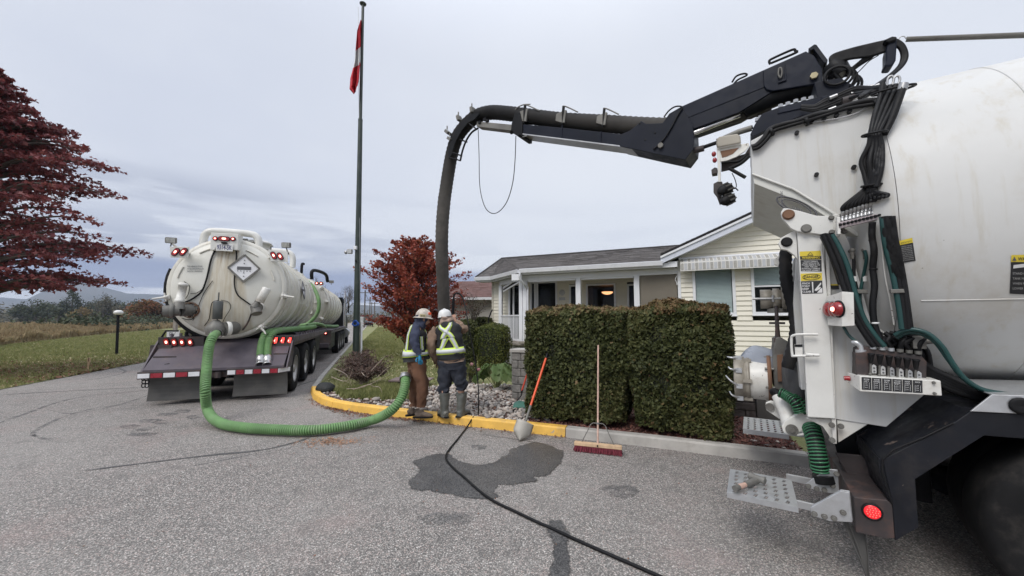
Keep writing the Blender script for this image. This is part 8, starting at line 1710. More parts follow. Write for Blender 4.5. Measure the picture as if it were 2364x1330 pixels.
# ================================================================ PEOPLE
M['skin'] = pm('skin',(.42,.24,.17),.55,bump=.02,var=.06);M['navy'] = pm('navy_hoodie',(.035,.042,.075),.9,var=.15,vs=8,bump=.4,bs=30,bd=.006);M['vest'] = pm('black_vest',(.017,.018,.02),.8,var=.2,bump=.3,bs=25,bd=.005)
M['lime'] = pm('lime_tape',(.60,.78,.10),.5,var=.06,bump=.1);M['silver'] = pm('silver_tape',(.58,.60,.60),.4,.0,var=.08,bump=.2,bs=50);M['brown'] = pm('brown_work_trousers',(.13,.062,.034),.9,var=.18,vs=7,bump=.6,bs=22,bd=.01,dirt=((.10,.05,.035),.4,6))
M['jeans'] = pm('dark_jeans',(.022,.026,.038),.85,var=.25,vs=7,bump=.6,bs=22,bd=.01,dirt=((.07,.065,.06),.4,7));M['tan'] = pm('tan_work_coat',(.25,.17,.12),.9,var=.14,vs=6,bump=.5,bs=25,bd=.008,dirt=((.10,.07,.055),.5,5));M['boots'] = pm('grey_rubber_boot',(.10,.105,.095),.5,var=.2,bump=.2,dirt=((.17,.155,.13),.5,7));M['shoe'] = pm('brown_work_shoe',(.12,.09,.07),.8,var=.3,vs=12,bump=.6,bs=60)
M['hat_w'] = pm('white_hard_hat',(.68,.68,.66),.35,var=.03,bump=.02);M['hat_t'] = pm('scuffed_hard_hat',(.50,.45,.39),.45,var=.15,vs=12,bump=.1,dirt=((.20,.14,.11),.6,18));M['glove'] = pm('blue_nitrile_glove',(.03,.24,.42),.4,var=.15,bump=.3,bs=60)
def loftpart(name,rings,mat,parent,n=24,sub=4,wr=.008,ws=11,cap=True,seed=0,side=None):
    """rings: (centre, half width, half depth, side vector). cloth with soft folds"""
    C_ = catmull([r[0] for r in rings],sub);K = len(rings);b = MB()
    par = [Vector((r[1],r[2],0)) for r in rings];A = catmull(par,sub);S = catmull([r[3] for r in rings],sub);vs = []
    for i,(c,a,s_) in enumerate(zip(C_,A,S)):
        t = (C_[min(i+1,len(C_)-1)]-C_[max(i-1,0)]).normalized();s_ = (s_-t*s_.dot(t)).normalized();f = t.cross(s_)
        for k in range(n):
            th = 2*PI*k/n;ct,st = math.cos(th),math.sin(th);ex = .85;q = s_*(math.copysign(abs(ct)**ex,ct)*a.x)+f*(math.copysign(abs(st)**ex,st)*a.y)
            w_ = noise.noise(Vector((c.x*ws+ct*1.2+seed,c.y*ws+st*1.2,c.z*ws*1.4)))*wr*2.4+noise.noise(Vector((ct*1.5+seed*3,st*1.5,c.z*ws*3.2)))*wr*1.7;vs.append(c+q*(1+w_/max(a.x,a.y)))
    m_ = len(C_);b.add(vs,[(i*n+k,i*n+(k+1) % n,(i+1)*n+(k+1) % n,(i+1)*n+k) for i in range(m_-1) for k in range(n)],True)
    if cap: b.add(vs[:n],[tuple(range(n-1,-1,-1))]);b.add(vs[-n:],[tuple(range(n))])
    return b.build(name,M[mat],parent)
def limb(name,pts,rad,mat,parent,wr=.010,seed=0,n=18,flat=1.0,side=(1,0,0)):
    return loftpart(name,[(Vector(p),r,r*flat,Vector(side)) for p,r in zip(pts,rad)],mat,parent,n=n,wr=wr,seed=seed)
def body(name,joints,edges,rad,parent,mat='skin'):
    """one continuous figure grown with the skin modifier"""
    me = bpy.data.meshes.new(name);pf = fr_of(parent);me.from_pydata([tuple(pf.l(j)) for j in joints],edges,[]);me.materials.append(M[mat]);o = bpy.data.objects.new(name,me);C.objects.link(o);o.parent = parent
    o.modifiers.new('skin','SKIN');sv = me.skin_vertices[0].data
    for i,r in enumerate(rad): sv[i].radius = (r,r);sv[i].use_root = (i == 0)
    s_ = o.modifiers.new('sub','SUBSURF');s_.levels = 1;s_.render_levels = 2;return o
def head(parent,c,face,up,hair=None):
    """head with face, ears and jaw; c centre, face direction"""
    face = Vector(face).normalized();up = Vector(up).normalized();sd_ = up.cross(face).normalized();b = MB();vs = []
    n,h = 20,14
    for i in range(h+1):
        th = PI*i/h
        for k in range(n):
            a = 2*PI*k/n;x,y,z = math.sin(th)*math.cos(a),math.sin(th)*math.sin(a),math.cos(th);wx = .075*(1 if z > -.1 else 1-.35*(-z-.1));wy = .095*(1 if z > -.1 else 1-.2*(-z-.1));q = face*y*wy+sd_*x*wx+up*z*.115
            if y > .5 and z < -.1: q += face*.01
            vs.append(Vector(c)+q)
    b.add(vs,[(i*n+k,(i+1)*n+k,(i+1)*n+(k+1) % n,i*n+(k+1) % n) for i in range(h) for k in range(n)],True)
    b.tube([Vector(c)+face*.088+up*.02,Vector(c)+face*.112-up*.018,Vector(c)+face*.092-up*.03],[.008,.014,.010],8)
    for s_ in (-1,1): b.sph(Vector(c)+sd_*s_*.078-face*.005-up*.005,.026,8,(.5,.8,1.2));b.sph(Vector(c)+sd_*s_*.032+face*.083+up*.012,.012,8)
    b.tube([Vector(c)+face*.088-up*.052+sd_*.024,Vector(c)+face*.094-up*.054,Vector(c)+face*.088-up*.052-sd_*.024],.006,6)
    return b.build('head',M['skin'],parent)
def hand(name,wrist,d,side,mat,parent,s=1.0,curl=.5):
    wrist,d,side = Vector(wrist),Vector(d).normalized(),Vector(side).normalized();pn = d.cross(side).normalized();b = MB()
    b.tube([wrist-d*.02,wrist+d*.02,wrist+d*.05,wrist+d*.085],[.026*s,.034*s,.040*s,.036*s],12,flat=.6)
    for k,L in enumerate((.070,.080,.075,.058)):
        o = wrist+d*.082*s+side*(k-1.5)*.019*s;a = o+(d*.9+pn*curl*.35)*L*.45*s;c = a+(d*.7+pn*curl*.9)*L*.32*s;e = c+(d*.4+pn*curl*1.1)*L*.25*s;b.tube([o-d*.01,o,a,c,e],[.011*s,.0105*s,.010*s,.009*s,.007*s],8)
    o = wrist+d*.03*s-side*.032*s;b.tube([o,o-side*.022*s+d*.03*s+pn*.01,o-side*.018*s+d*.062*s+pn*.022],[.013*s,.012*s,.009*s],8);return b.build(name,M[mat],parent)
def hat(parent,c,up,face,mat,full=True,r=.135):
    up,face = Vector(up).normalized(),Vector(face).normalized();face = (face-up*face.dot(up)).normalized();sd_ = up.cross(face);b = MB();n = 32;prof = [(1.0,0),(.985,.25),(.93,.52),(.78,.80),(.52,.96),(.24,1.03),(.001,1.05)];vs = []
    for rr,h in prof:
        for k in range(n): a = 2*PI*k/n;rid = 1+.04*max(0,math.cos(a*2))**8*(1 if h > .3 else 0);vs.append(Vector(c)+sd_*math.cos(a)*r*.9*rr*rid+face*math.sin(a)*r*1.08*rr+up*h*.125)
    b.add(vs,[(i*n+k,i*n+(k+1) % n,(i+1)*n+(k+1) % n,(i+1)*n+k) for i in range(len(prof)-1) for k in range(n)],True);o = b.build('hard_hat',M[mat],parent);
    b = MB();vs = []
    for j,(rr,dz_) in enumerate(((.96,.006),(1.34 if full else 1.06,-.012),(1.34 if full else 1.06,-.020),(.96,-.004))):
        for k in range(n):
            a = 2*PI*k/n;e = rr if full or j in (0,3) else rr+max(0,math.sin(a))**2*.42;vs.append(Vector(c)+sd_*math.cos(a)*r*.9*e+face*math.sin(a)*r*1.08*e+up*(dz_-(.012*max(0,math.sin(a)) if j in (1,2) else 0)))
    b.add(vs,[(j*n+k,j*n+(k+1) % n,((j+1) % 4)*n+(k+1) % n,((j+1) % 4)*n+k) for j in range(4) for k in range(n)],True);b.build('hat_brim',M[mat],o)
    b = MB();b.tube([Vector(c)+face*r*1.06*math.cos(t)+up*(.01+.128*math.sin(t)) for t in np.linspace(0,PI,14)],.008,6);b.build('hat_ridge',M[mat],o)
    return o
X,Y,Z = Vector((1,0,0)),Vector((0,1,0)),Vector((0,0,1))
class Torso:
    """cloth shell defined by rings; surf(theta,t) gives points for tape"""
    def __init__(s,rings): s.r = rings
    def at(s,t):
        k = t*(len(s.r)-1);i = min(int(k),len(s.r)-2);f = k-i;f = f*f*(3-2*f) if False else f;a,c = s.r[i],s.r[i+1];return a[0].lerp(c[0],f),a[1]*(1-f)+c[1]*f,a[2]*(1-f)+c[2]*f,a[3].lerp(c[3],f)
    def surf(s,th,t,out=.008):
        c,a,d,sd_ = s.at(t);c2 = s.at(min(1,t+.02))[0];c1 = s.at(max(0,t-.02))[0];tt = (c2-c1).normalized();sd_ = (sd_-tt*sd_.dot(tt)).normalized();f = tt.cross(sd_);ct,st = math.cos(th),math.sin(th);e = .85
        return c+sd_*(math.copysign(abs(ct)**e,ct)*(a+out))+f*(math.copysign(abs(st)**e,st)*(d+out))
    def tape(s,name,th0,t0,th1,t1,w_,parent,mats=('lime','silver'),n=16,across='t'):
        for k,(fr_,mt,out) in enumerate(((1.0,mats[0],.010),(.56,mats[1],.014))):
            b = MB();vs = []
            for i in range(n+1):
                u = i/n;th,t = th0+(th1-th0)*u,t0+(t1-t0)*u;h = w_*fr_/2
                if across == 't': vs += [s.surf(th,t-h,out),s.surf(th,t+h,out)]
                else: vs += [s.surf(th-h,t,out),s.surf(th+h,t,out)]
            b.add(vs,[(2*i,2*i+1,2*i+3,2*i+2) for i in range(n)],True);o = b.build(name,M[mt],parent);sl = o.modifiers.new('s','SOLIDIFY');sl.thickness = .003
            if k == 0: parent = o
def person1():
    D = 6.35;q = lambda x,y,d=0: PD(x,y,D+d);base = G(968,948,.11);t = thing('person','worker in scuffed full-brim hard hat, navy hoodie, blue glove and brown trousers','person',tuple(base))
    hc = q(977,738);hip = q(963,832);body('body',[hip,q(963,800),q(963,765),q(969,752),hc,q(962,760,-.16),q(957,796,-.22),q(966,818,-.22),q(964,762,.17),q(975,796,.2),q(986,815,.15),q(958,842,.08),q(958,888,.07),q(956,936,.05),q(965,842,-.08),q(975,888,-.09),q(971,936,-.09)],
        [(0,1),(1,2),(2,3),(3,4),(2,5),(5,6),(6,7),(2,8),(8,9),(9,10),(0,11),(11,12),(12,13),(0,14),(14,15),(15,16)],[.11,.11,.12,.05,.07,.055,.042,.03,.055,.042,.03,.075,.055,.04,.075,.055,.04],t)
    fd = Vector((.86,.42,-.28));head(t,hc+Vector((.0,0,.0)),fd,(.2,.1,1))
    S = Vector((-.35,.92,0))                      # his left-right axis; he faces right and a little away
    # trousers
    limb('trouser_leg',[q(960,828,.06),q(957,855,.09),q(957,885,.08),q(957,910,.07),q(955,938,.06)],[.115,.105,.085,.078,.062],'brown',t,.014,3)
    limb('trouser_leg',[q(963,828,-.06),q(966,852,-.08),q(974,884,-.08),q(975,908,-.08),q(971,939,-.08)],[.125,.12,.097,.085,.065],'brown',t,.014,5)
    loftpart('trouser_seat',[(q(962,818),.15,.13,S),(q(962,834),.165,.15,S),(q(963,850),.15,.14,S)],'brown',t,wr=.01)
    # hoodie, hood, vest
    rg = [(q(961,832),.185,.215,S),(q(960,818),.19,.20,S),(q(961,795),.185,.17,S),(q(962,775),.19,.155,S),(q(964,760),.185,.125,S),(q(967,751),.10,.085,S)]
    loftpart('vest',rg,'vest',t,wr=.012,seed=2);loftpart('hoodie',[(q(964,758),.12,.10,S),(q(970,748),.105,.10,S),(q(973,738),.105,.108,S),(q(973,727),.095,.10,S)],'navy',t,wr=.014,seed=7)
    T = Torso(rg);T.tape('tape',0,.22,2*PI,.22,.155,t,n=40)
    T.tape('tape',-2.05,.28,-1.75,.93,.42,t,across='th');T.tape('tape',2.1,.28,1.8,.93,.42,t,across='th');T.tape('tape',-.75,.28,-1.0,.93,.42,t,across='th');T.tape('tape',.75,.28,1.0,.93,.42,t,across='th')
    T.tape('tape',2.9,.28,2.75,.80,.35,t,across='th');T.tape('tape',3.5,.28,3.4,.6,.3,t,across='th')
    # right arm near the camera, left arm beyond
    limb('sleeve',[q(962,755,-.10),q(959,768,-.20),q(957,785,-.25),q(958,797,-.27),q(963,808,-.27),q(968,819,-.27)],[.065,.080,.070,.065,.058,.045],'navy',t,.012,9);hand('glove',q(968.5,820,-.27),(.12,0,-1),(.9,-.2,.1),'glove',t,1.08,-.5)
    limb('sleeve',[q(966,756,.12),q(974,775,.24),q(980,795,.26),q(987,810,.2)],[.06,.068,.058,.045],'navy',t,.01,4);hand('glove',q(988,812,.2),(.6,0,-.8),(.3,.9,0),'glove',t,1.0,.5)
    # shoes
    for a,yw,z in ((q(954,944,.03),.55,0),(q(972,944,-.13),.12,0)):
        dr = Vector((math.cos(yw),math.sin(yw),0));sd_ = Vector((-dr.y,dr.x,0));g = Vector((a.x,a.y,.135));loftpart('shoe',[(g-dr*.09+Z*.03,.035,.035,sd_),(g-dr*.05+Z*.035,.045,.045,sd_),(g+dr*.05+Z*.03,.047,.042,sd_),(g+dr*.12+Z*.018,.045,.032,sd_),(g+dr*.18+Z*.008,.025,.018,sd_)],'shoe',t,n=14,wr=.004);b = MB();b.tube([g-dr*.02+Z*.02,g-dr*.03+Z*.09],[.055,.05],12);b.build('shoe_collar',M['shoe'],t)
        b = MB();b.prism([g+dr*x_+sd_*y_-Z*.022 for x_,y_ in ((-.12,-.03),(-.13,.0),(-.12,.03),(0,.05),(.12,.05),(.19,.025),(.19,-.025),(.12,-.05),(0,-.05))],Z*.022);b.build('sole',M['rubber'],t)
    h = hat(t,q(977.5,732),(.06,.02,1),fd,'hat_t',True,.118);b = MB();c = q(976,728,-.128);b.prism([c+Vector((x_,0,z_)) for x_,z_ in ((-.05,-.018),(.045,-.028),(.05,.012),(-.045,.022))],(0,.012,0));st_ = b.build('hat_sticker',M['sticker'],h);text('SD40',M['lab_k'],st_,tuple(c+Vector((-.036,-.003,-.014))),(1,0,-.1),(.1,0,1),.020,.07,bold=.02)
    b = MB();c = q(991,724,-.03);b.cyl(c,c+Vector((.02,-.02,0)),.024,10);b.build('hat_sticker',M['orange'],h)
    return t
M['sticker'] = pm('yellowed_sticker',(.42,.36,.20),.5,bump=0)
def person2():
    D = 6.28;q = lambda x,y,d=0: PD(x,y,D+d);base = G(1040,950,.11);t = thing('person','worker seen from behind in white hard hat, vest with yellow cross and rubber boots','person',tuple(base));S = Vector((1,-.12,0));hc = q(1030,738,.08)
    body('body',[q(1042,838),q(1040,800),q(1036,765),q(1032,752,.03),hc,q(1012,762,.02),q(1000,795,.06),q(1008,825,.22),q(1056,756,.04),q(1066,764,.12),q(1052,745,.3),q(1030,850),q(1024,895),q(1025,945),q(1054,850),q(1064,892),q(1067,940)],
        [(0,1),(1,2),(2,3),(3,4),(2,5),(5,6),(6,7),(2,8),(8,9),(9,10),(0,11),(11,12),(12,13),(0,14),(14,15),(15,16)],[.13,.12,.13,.05,.07,.055,.042,.03,.055,.042,.03,.085,.06,.045,.085,.06,.045],t)
    head(t,hc,(.25,.95,-.35),(.1,.2,1))
    limb('trouser_leg',[q(1030,832),q(1029,855),q(1026,880),q(1024,897),q(1024,908)],[.13,.122,.10,.092,.075],'jeans',t,.018,3);limb('trouser_leg',[q(1054,832),q(1058,855),q(1062,878),q(1065,892),q(1065,900)],[.13,.125,.105,.098,.078],'jeans',t,.018,6)
    loftpart('trouser_seat',[(q(1042,822),.20,.13,S),(q(1042,838),.215,.15,S),(q(1042,852),.19,.135,S)],'jeans',t,wr=.01)
    loftpart('coat',[(q(1044,836),.208,.165,S),(q(1043,828),.200,.160,S),(q(1040,815),.18,.14,S)],'tan',t,wr=.012,seed=5)
    rg = [(q(1042,829),.222,.180,S),(q(1041,815),.220,.172,S),(q(1040,795),.212,.155,S),(q(1037,772),.212,.15,S),(q(1034,756),.205,.14,S),(q(1032,747),.135,.11,S),(q(1031,742),.10,.095,S)]
    loftpart('vest',rg,'vest',t,wr=.012,seed=8);loftpart('coat_collar',[(q(1032,750),.115,.095,S),(q(1031,745),.112,.10,S),(q(1030,738),.10,.105,S),(q(1030,731),.09,.10,S)],'hood_tan',t,wr=.016,seed=3)
    T = Torso(rg);T.tape('tape',0,.20,2*PI,.22,.125,t,n=40)
    # the cross on the back (front of the camera): theta around -pi/2
    T.tape('tape',-2.05,.26,-1.66,.44,.40,t,across='th');T.tape('tape',-.92,.26,-1.30,.44,.40,t,across='th');T.tape('tape',-1.85,.44,-.95,.84,.42,t,across='th');T.tape('tape',-1.22,.44,-2.28,.84,.42,t,across='th')
    b = MB();c = q(1046,815,-.175);b.box(c,(.05,.004,.012));b.build('vest_tag',M['silver'],t)
    limb('sleeve',[q(1008,758,.02),q(1003,769,.0),q(999,785,.0),q(998,803,.03),q(1003,820,.12),q(1009,836,.22)],[.05,.072,.078,.076,.068,.05],'tan',t,.016,9);hand('glove_hand',q(1010,838,.22),(.3,.4,-.8),(.8,-.5,0),'tan',t,1.0,.5)
    limb('sleeve',[q(1060,755,.05),q(1066,755,.08),q(1071,762,.16),q(1066,755,.28),q(1054,744,.36)],[.05,.066,.070,.06,.048],'tan',t,.014,4);hand('hand',q(1052,742,.37),(-.4,.2,.9),(.8,.1,.4),'skin',t,1.0,.9)
    for x0,y0,dd,yw in ((1025,950,-.02,2.2),(1066,945,.02,1.0)):
        a = q(x0,y0,dd);g = Vector((a.x,a.y,.14));dr = Vector((math.cos(yw),math.sin(yw),0));sd_ = Vector((-dr.y,dr.x,0));ty = .50
        loftpart('boot',[(g+Z*.36-dr*.01,.083,.083,sd_),(g+Z*.30-dr*.01,.080,.082,sd_),(g+Z*.2-dr*.015,.070,.072,sd_),(g+Z*.10-dr*.02,.058,.062,sd_),(g+Z*.04-dr*.02,.058,.075,sd_),(g-Z*.01-dr*.02,.055,.08,sd_)],'boots',t,n=18,wr=.004,seed=2)
        loftpart('boot_foot',[(g-dr*.10+Z*.035,.03,.03,sd_),(g-dr*.06+Z*.04,.052,.05,sd_),(g+dr*.05+Z*.04,.052,.048,sd_),(g+dr*.13+Z*.03,.052,.038,sd_),(g+dr*.19+Z*.02,.03,.022,sd_)],'boots',t,n=14,wr=.003)
        b = MB();b.prism([g+dr*x_+sd_*y_-Z*.02 for x_,y_ in ((-.12,-.03),(-.13,0),(-.12,.03),(0,.055),(.13,.055),(.20,.025),(.20,-.025),(.13,-.055),(0,-.055))],Z*.022);b.build('sole',M['rubber'],t)
    hat(t,q(1027,732,.06),(-.04,.10,1),(.25,.95,-.2),'hat_w',False,.118);b = MB();loftpart('hat_liner',[(q(1029,735,.06),.108,.11,S),(q(1029,730,.06),.112,.115,S)],'vest',t,n=20,sub=2,wr=.003)
    return t
M['hood_tan'] = pm('tan_hood',(.33,.24,.19),.9,var=.18,vs=9,bump=.5,bs=30,bd=.008)
person1();person2()
# ================================================================ SMALL THINGS
# flag hanging limp: red, white, red cloth with a maple leaf on the white
def flag():
    D0 = base.y;t = thing('flag','red and white maple leaf flag hanging limp from the flagpole','flag',tuple(PD(835,48,D0)));n,m = 34,12;Lp = [(834,46),(833,70),(831,100),(829,128),(827,160),(822,195),(818,218)]
    def strip(name,mat,i0,i1):
        b = MB();vs = []
        for i in range(n+1):
            u = i0+(i1-i0)*i/n
            for j in range(m+1):
                v = j/m;yr = 46+172*u;xr = float(np.interp(u,[0,.15,.5,.8,1],[834,833.5,832.5,829,821]));wl = float(np.interp(u,[0,.12,.5,.78,.93,1],[1.5,9,14,21,17,4]));px = xr-wl*v;py = yr+v*10*math.sin(PI*min(1,u*1.2))-(0 if u < .9 else (1-v)*6)
                dd = .14*math.sin(v*9+u*5)*(.3+u)+.05*math.sin(v*21+u*9)-.10;vs.append(PD(px,py,D0+dd))
        b.add(vs,[(i*(m+1)+j,i*(m+1)+j+1,(i+1)*(m+1)+j+1,(i+1)*(m+1)+j) for i in range(n) for j in range(m)],True);o = b.build(name,M[mat],t);s = o.modifiers.new('s','SOLIDIFY');s.thickness = .003
    strip('red_panel','flag_red',0,.36);strip('white_panel','flag_white',.36,.60);strip('red_panel','flag_red',.60,1.0)
    b = MB();c = PD(829,150,D0-.16);L = [(0,.5),(.1,.3),(.22,.36),(.18,.12),(.36,.2),(.33,.06),(.42,-.02),(.2,-.2),(.22,-.28),(.03,-.26),(.03,-.45),(-.03,-.45),(-.03,-.26),(-.22,-.28),(-.2,-.2),(-.42,-.02),(-.33,.06),(-.36,.2),(-.18,.12),(-.22,.36),(-.1,.3)]
    b.prism([c+Vector((x*.07+.01,0,y*.20)) for x,y in L],(0,.003,0));b.build('maple_leaf',M['flag_red'],t)
M['flag_red'] = pm('flag_red_cloth',(.55,.02,.035),.8,var=.15,bump=.1);M['flag_white'] = pm('flag_white_cloth',(.62,.62,.62),.8,var=.05,bump=.1);flag()
# lamp post
q = G(269,822,.0);D = q.y;t = thing('lamp_post','black garden lamp post with a white globe on the left lawn','lamp post',tuple(q));ff = Frame(tuple(q),0);tp_ = PD(273,727,D)-q
b = MB(ff);b.tube([(0,0,0),tp_],[.055,.05],12);b.tube([tp_+Vector((0,0,-.05)),tp_+Vector((0,0,.02))],.085,12);b.build('post',M['black'],t);b = MB(ff);b.lathe([(.06,-.005),(.13,.02),(.165,.075),(.165,.13),(.13,.185),(.07,.215),(.001,.22)],tp_,(0,0,1),24);b.build('globe',M['globe'],t)
M2 = None
q = G(202,856,.0);b = MB(Frame(tuple(q),0));b.beam((0,0,0),(.03,0,.42),.04,.03);b.prism([(-.03,-.02,.30),(.07,-.02,.30),(.05,-.02,.42),(-.01,-.02,.42)],(0,.02,0));o = b.build('survey_stake',M['wood'],origin=tuple(q));tag(o,'short pale wooden stake standing in the lawn near the road edge','stake')
# black landscape rock-like lid at the kerb corner
q = G(752,903,.1);b = MB();b.sph((0,0,0),1,16,(.21,.17,.135));vs_ = []
for v in b.v: v = Vector(v);k = 1+.18*noise.noise(v*9)+.04*noise.noise(v*30);vs_.append(tuple(v*k+q+Vector((0,0,.06))))
b.v = vs_;tag(b.build('black_rock',M['blackrock'],origin=tuple(q)),'black rock-shaped cover at the corner of the yellow kerb','rock')
# manhole / vault lid: steel plates beside the pit
fr_ = Frame(tuple(G(945,893,.1)),math.radians(-4));t = thing('vault_lid','open rusty steel vault lid lying behind the green hose end','vault lid',tuple(fr_.o),fr_.a);b = MB(fr_);b.lohi((-.50,.02,.12),(.45,.5,.145));b.build('lid_plate',M['lid'],t,.004);b = MB(fr_);b.lohi((-.50,-.0,.0),(.45,.02,.12));b.build('lid_edge',M['rust_dark'],t);b = MB(fr_);b.lohi((-.50,-.03,.118),(.45,.02,.15));b.build('lid_rim',M['lid'],t,.003)
fr2 = Frame(tuple(G(950,862,.1)),math.radians(8));b = MB(fr2);b.lohi((-.30,-.1,.0),(.35,.12,.03));tag(b.build('plank',M['wood_grey'],origin=tuple(fr2.o)),'grey board with fallen leaves lying behind the vault lid','board')
b = MB(fr2);b.lohi((.0,-.22,.0),(.30,-.13,.04));tag(b.build('plank',M['rust_dark'],origin=tuple(fr2.o)),'dark narrow board lying between the vault lid and the grey board','board')
# the pit: dark opening with raised spoil
pit = [G(x,y,.1) for x,y in ((985,918),(1012,908),(1040,910),(1052,925),(1040,940),(1010,945),(988,937))];b = MB();top_ = [p+Vector((0,0,.004)) for p in pit];n = len(pit);c_ = sum(pit,Vector((0,0,0)))/n;inn = [c_+(p-c_)*.8+Vector((0,0,.012)) for p in pit];dn_ = [c_+(p-c_)*.7+Vector((0,0,.006)) for p in pit]
b.add([*top_,*inn,*dn_],[(i,(i+1) % n,(i+1) % n+n,i+n) for i in range(n)]+[(i+n,(i+1) % n+n,(i+1) % n+2*n,i+2*n) for i in range(n)]+[tuple(range(2*n,3*n))]);o = b.build('pit',M['pitdark']);tag(o,kind='structure')
b = MB();b.tube([G(1000,935,.12),G(985,950,.125),G(996,948,.125)],.03,8);
# wash-down wand: black pipe curved over, standing behind the workers
W_ = PD(1044,742,6.7).y;pl = [(1046,735),(1046,715),(1047,690),(1050,679),(1057,677),(1066,684),(1073,705),(1079,735),(1087,780),(1096,830),(1103,880),(1105,930),(1107,962)]
b = MB();P = [PD(x,y,6.75-.0*i) for i,(x,y) in enumerate(pl[:6])]+[PD(x,y,6.7-.10*i) for i,(x,y) in enumerate(pl[6:12])]+[G(1104,958,.14)];b.tube(P,[.016]*6+[.010]*(len(P)-6),8,sub=5);o = b.build('water_lance',M['rubber'],origin=tuple(P[0]));tag(o,'thin black water lance arching from the white-hatted worker down to the kerb','water hose')
b = MB();b.tube([PD(1047,690,6.75),PD(1045,740,6.75)],.026,10);b.build('lance_grip',M['black'],o)
pts = [G(1093,962,.14),G(1082,980,.05),G(1075,990,.016),G(1058,1012,.014),G(1037,1038,.014),G(1030,1052,.014),G(1033,1065,.014),G(1048,1082,.014),G(1075,1105,.014),G(1105,1132,.014),G(1140,1157,.014),G(1190,1181,.014),G(1240,1205,.014),G(1270,1218,.014),G(1330,1246,.014),G(1400,1277,.014),G(1460,1303,.014),G(1530,1334,.014),G(1620,1375,.014),G(1750,1420,.014)]
b = MB();b.tube(pts,[.011]*4+[.0125]*(len(pts)-4),10,sub=8);tag(b.build('pressure_hose',M['rubber'],origin=tuple(pts[8])),'long thin black pressure hose snaking over the asphalt from the kerb to the foreground','hose')
# shovel leaning on the hedge
def shovel():
    tipq = G(1199,1018,.01);topq = PD(1262,822,HF.w((0,0,0)).y and 6.0);top = HF.w(HF.hit(1262,822,'y',yq+.02));t = thing('shovel','round point shovel with orange fibreglass handle leaning on the left hedge','shovel',tuple(tipq));ax = (top-tipq);L = ax.length;ax.normalize();side = ax.cross(Vector((0,1,0))).normalized();nr = side.cross(ax);o = tipq
    hb0,hb1 = .44*L/1.5,.98*L
    b = MB();b.tube([o+ax*L*.385,o+ax*L*.97],.017,12);b.build('handle',M['orange'],t);b = MB();b.tube([o+ax*L*.97,o+ax*L*1.06],[.017,.020],12);b.sph(o+ax*L*1.06,.020,10);b.build('grip_end',M['rubber'],t)
    b = MB();b.tube([o+ax*L*.19,o+ax*L*.22-nr*.0,o+ax*L*.30,o+ax*L*.39],[.012,.017,.019,.021],12);b.build('socket',M['greycast'],t)
    b = MB();vs = [];n,m = 12,9;W = .125
    for i in range(n+1):
        u = i/n;w_ = W*min(1,(u*2.1)**.62 if u < .4 else 1)*(1 if u < .93 else .98)
        for j in range(m+1): v = (j/m-.5)*2;vs.append(o+ax*(L*.205*u+(.012 if u < .2 else 0)*(abs(v)))+side*w_*v+nr*(-.045*(1-v*v)+.03*(1-u)-.0))
    b.add(vs,[(i*(m+1)+j,i*(m+1)+j+1,(i+1)*(m+1)+j+1,(i+1)*(m+1)+j) for i in range(n) for j in range(m)],True);bl = b.build('blade',M['bladem'],t);s = bl.modifiers.new('s','SOLIDIFY');s.thickness = .004
M['bladem'] = pm('muddy_shovel_blade',(.38,.36,.32),.6,.3,var=.12,dirt=((.30,.26,.20),.6,9));shovel()
# second shovel handle further back
a,c = PD(1212,905,7.0),PD(1221,851,7.05);t = thing('shovel','smaller shovel with short red handle standing behind, against the stone pillar','shovel',tuple(PD(1203,912,6.95)))
b = MB();b.tube([PD(1205,902,7),PD(1221,851,7.05)],.016,10);b.build('handle',M['orange2'],t);b = MB();b.tube([PD(1206,900,7),PD(1203,913,6.97),PD(1194,925,6.9)],[.014,.011,.009],8,sub=3);b.build('socket',M['rubber'],t)
b = MB();q = G(1186,942,.11);b.prism([q+Vector((-.02,-.05,.0)),q+Vector((.24,-.12,.02)),q+Vector((.30,.02,.05)),q+Vector((.10,.10,.09)),q+Vector((.0,.06,.05))],(0,.0,.03));tag(b.build('irrigation_cover',M['greenlid'],bevel=.01),'green plastic cover tipped on the stones at the foot of the pillar','cover')
b = MB();b.tube([G(1180,952,.12),G(1198,938,.13),G(1212,935,.13),G(1228,945,.12)],.012,8,sub=4);tag(b.build('garden_cable',M['rubber']),'short black cable curling on the stones beside the green cover','cable')
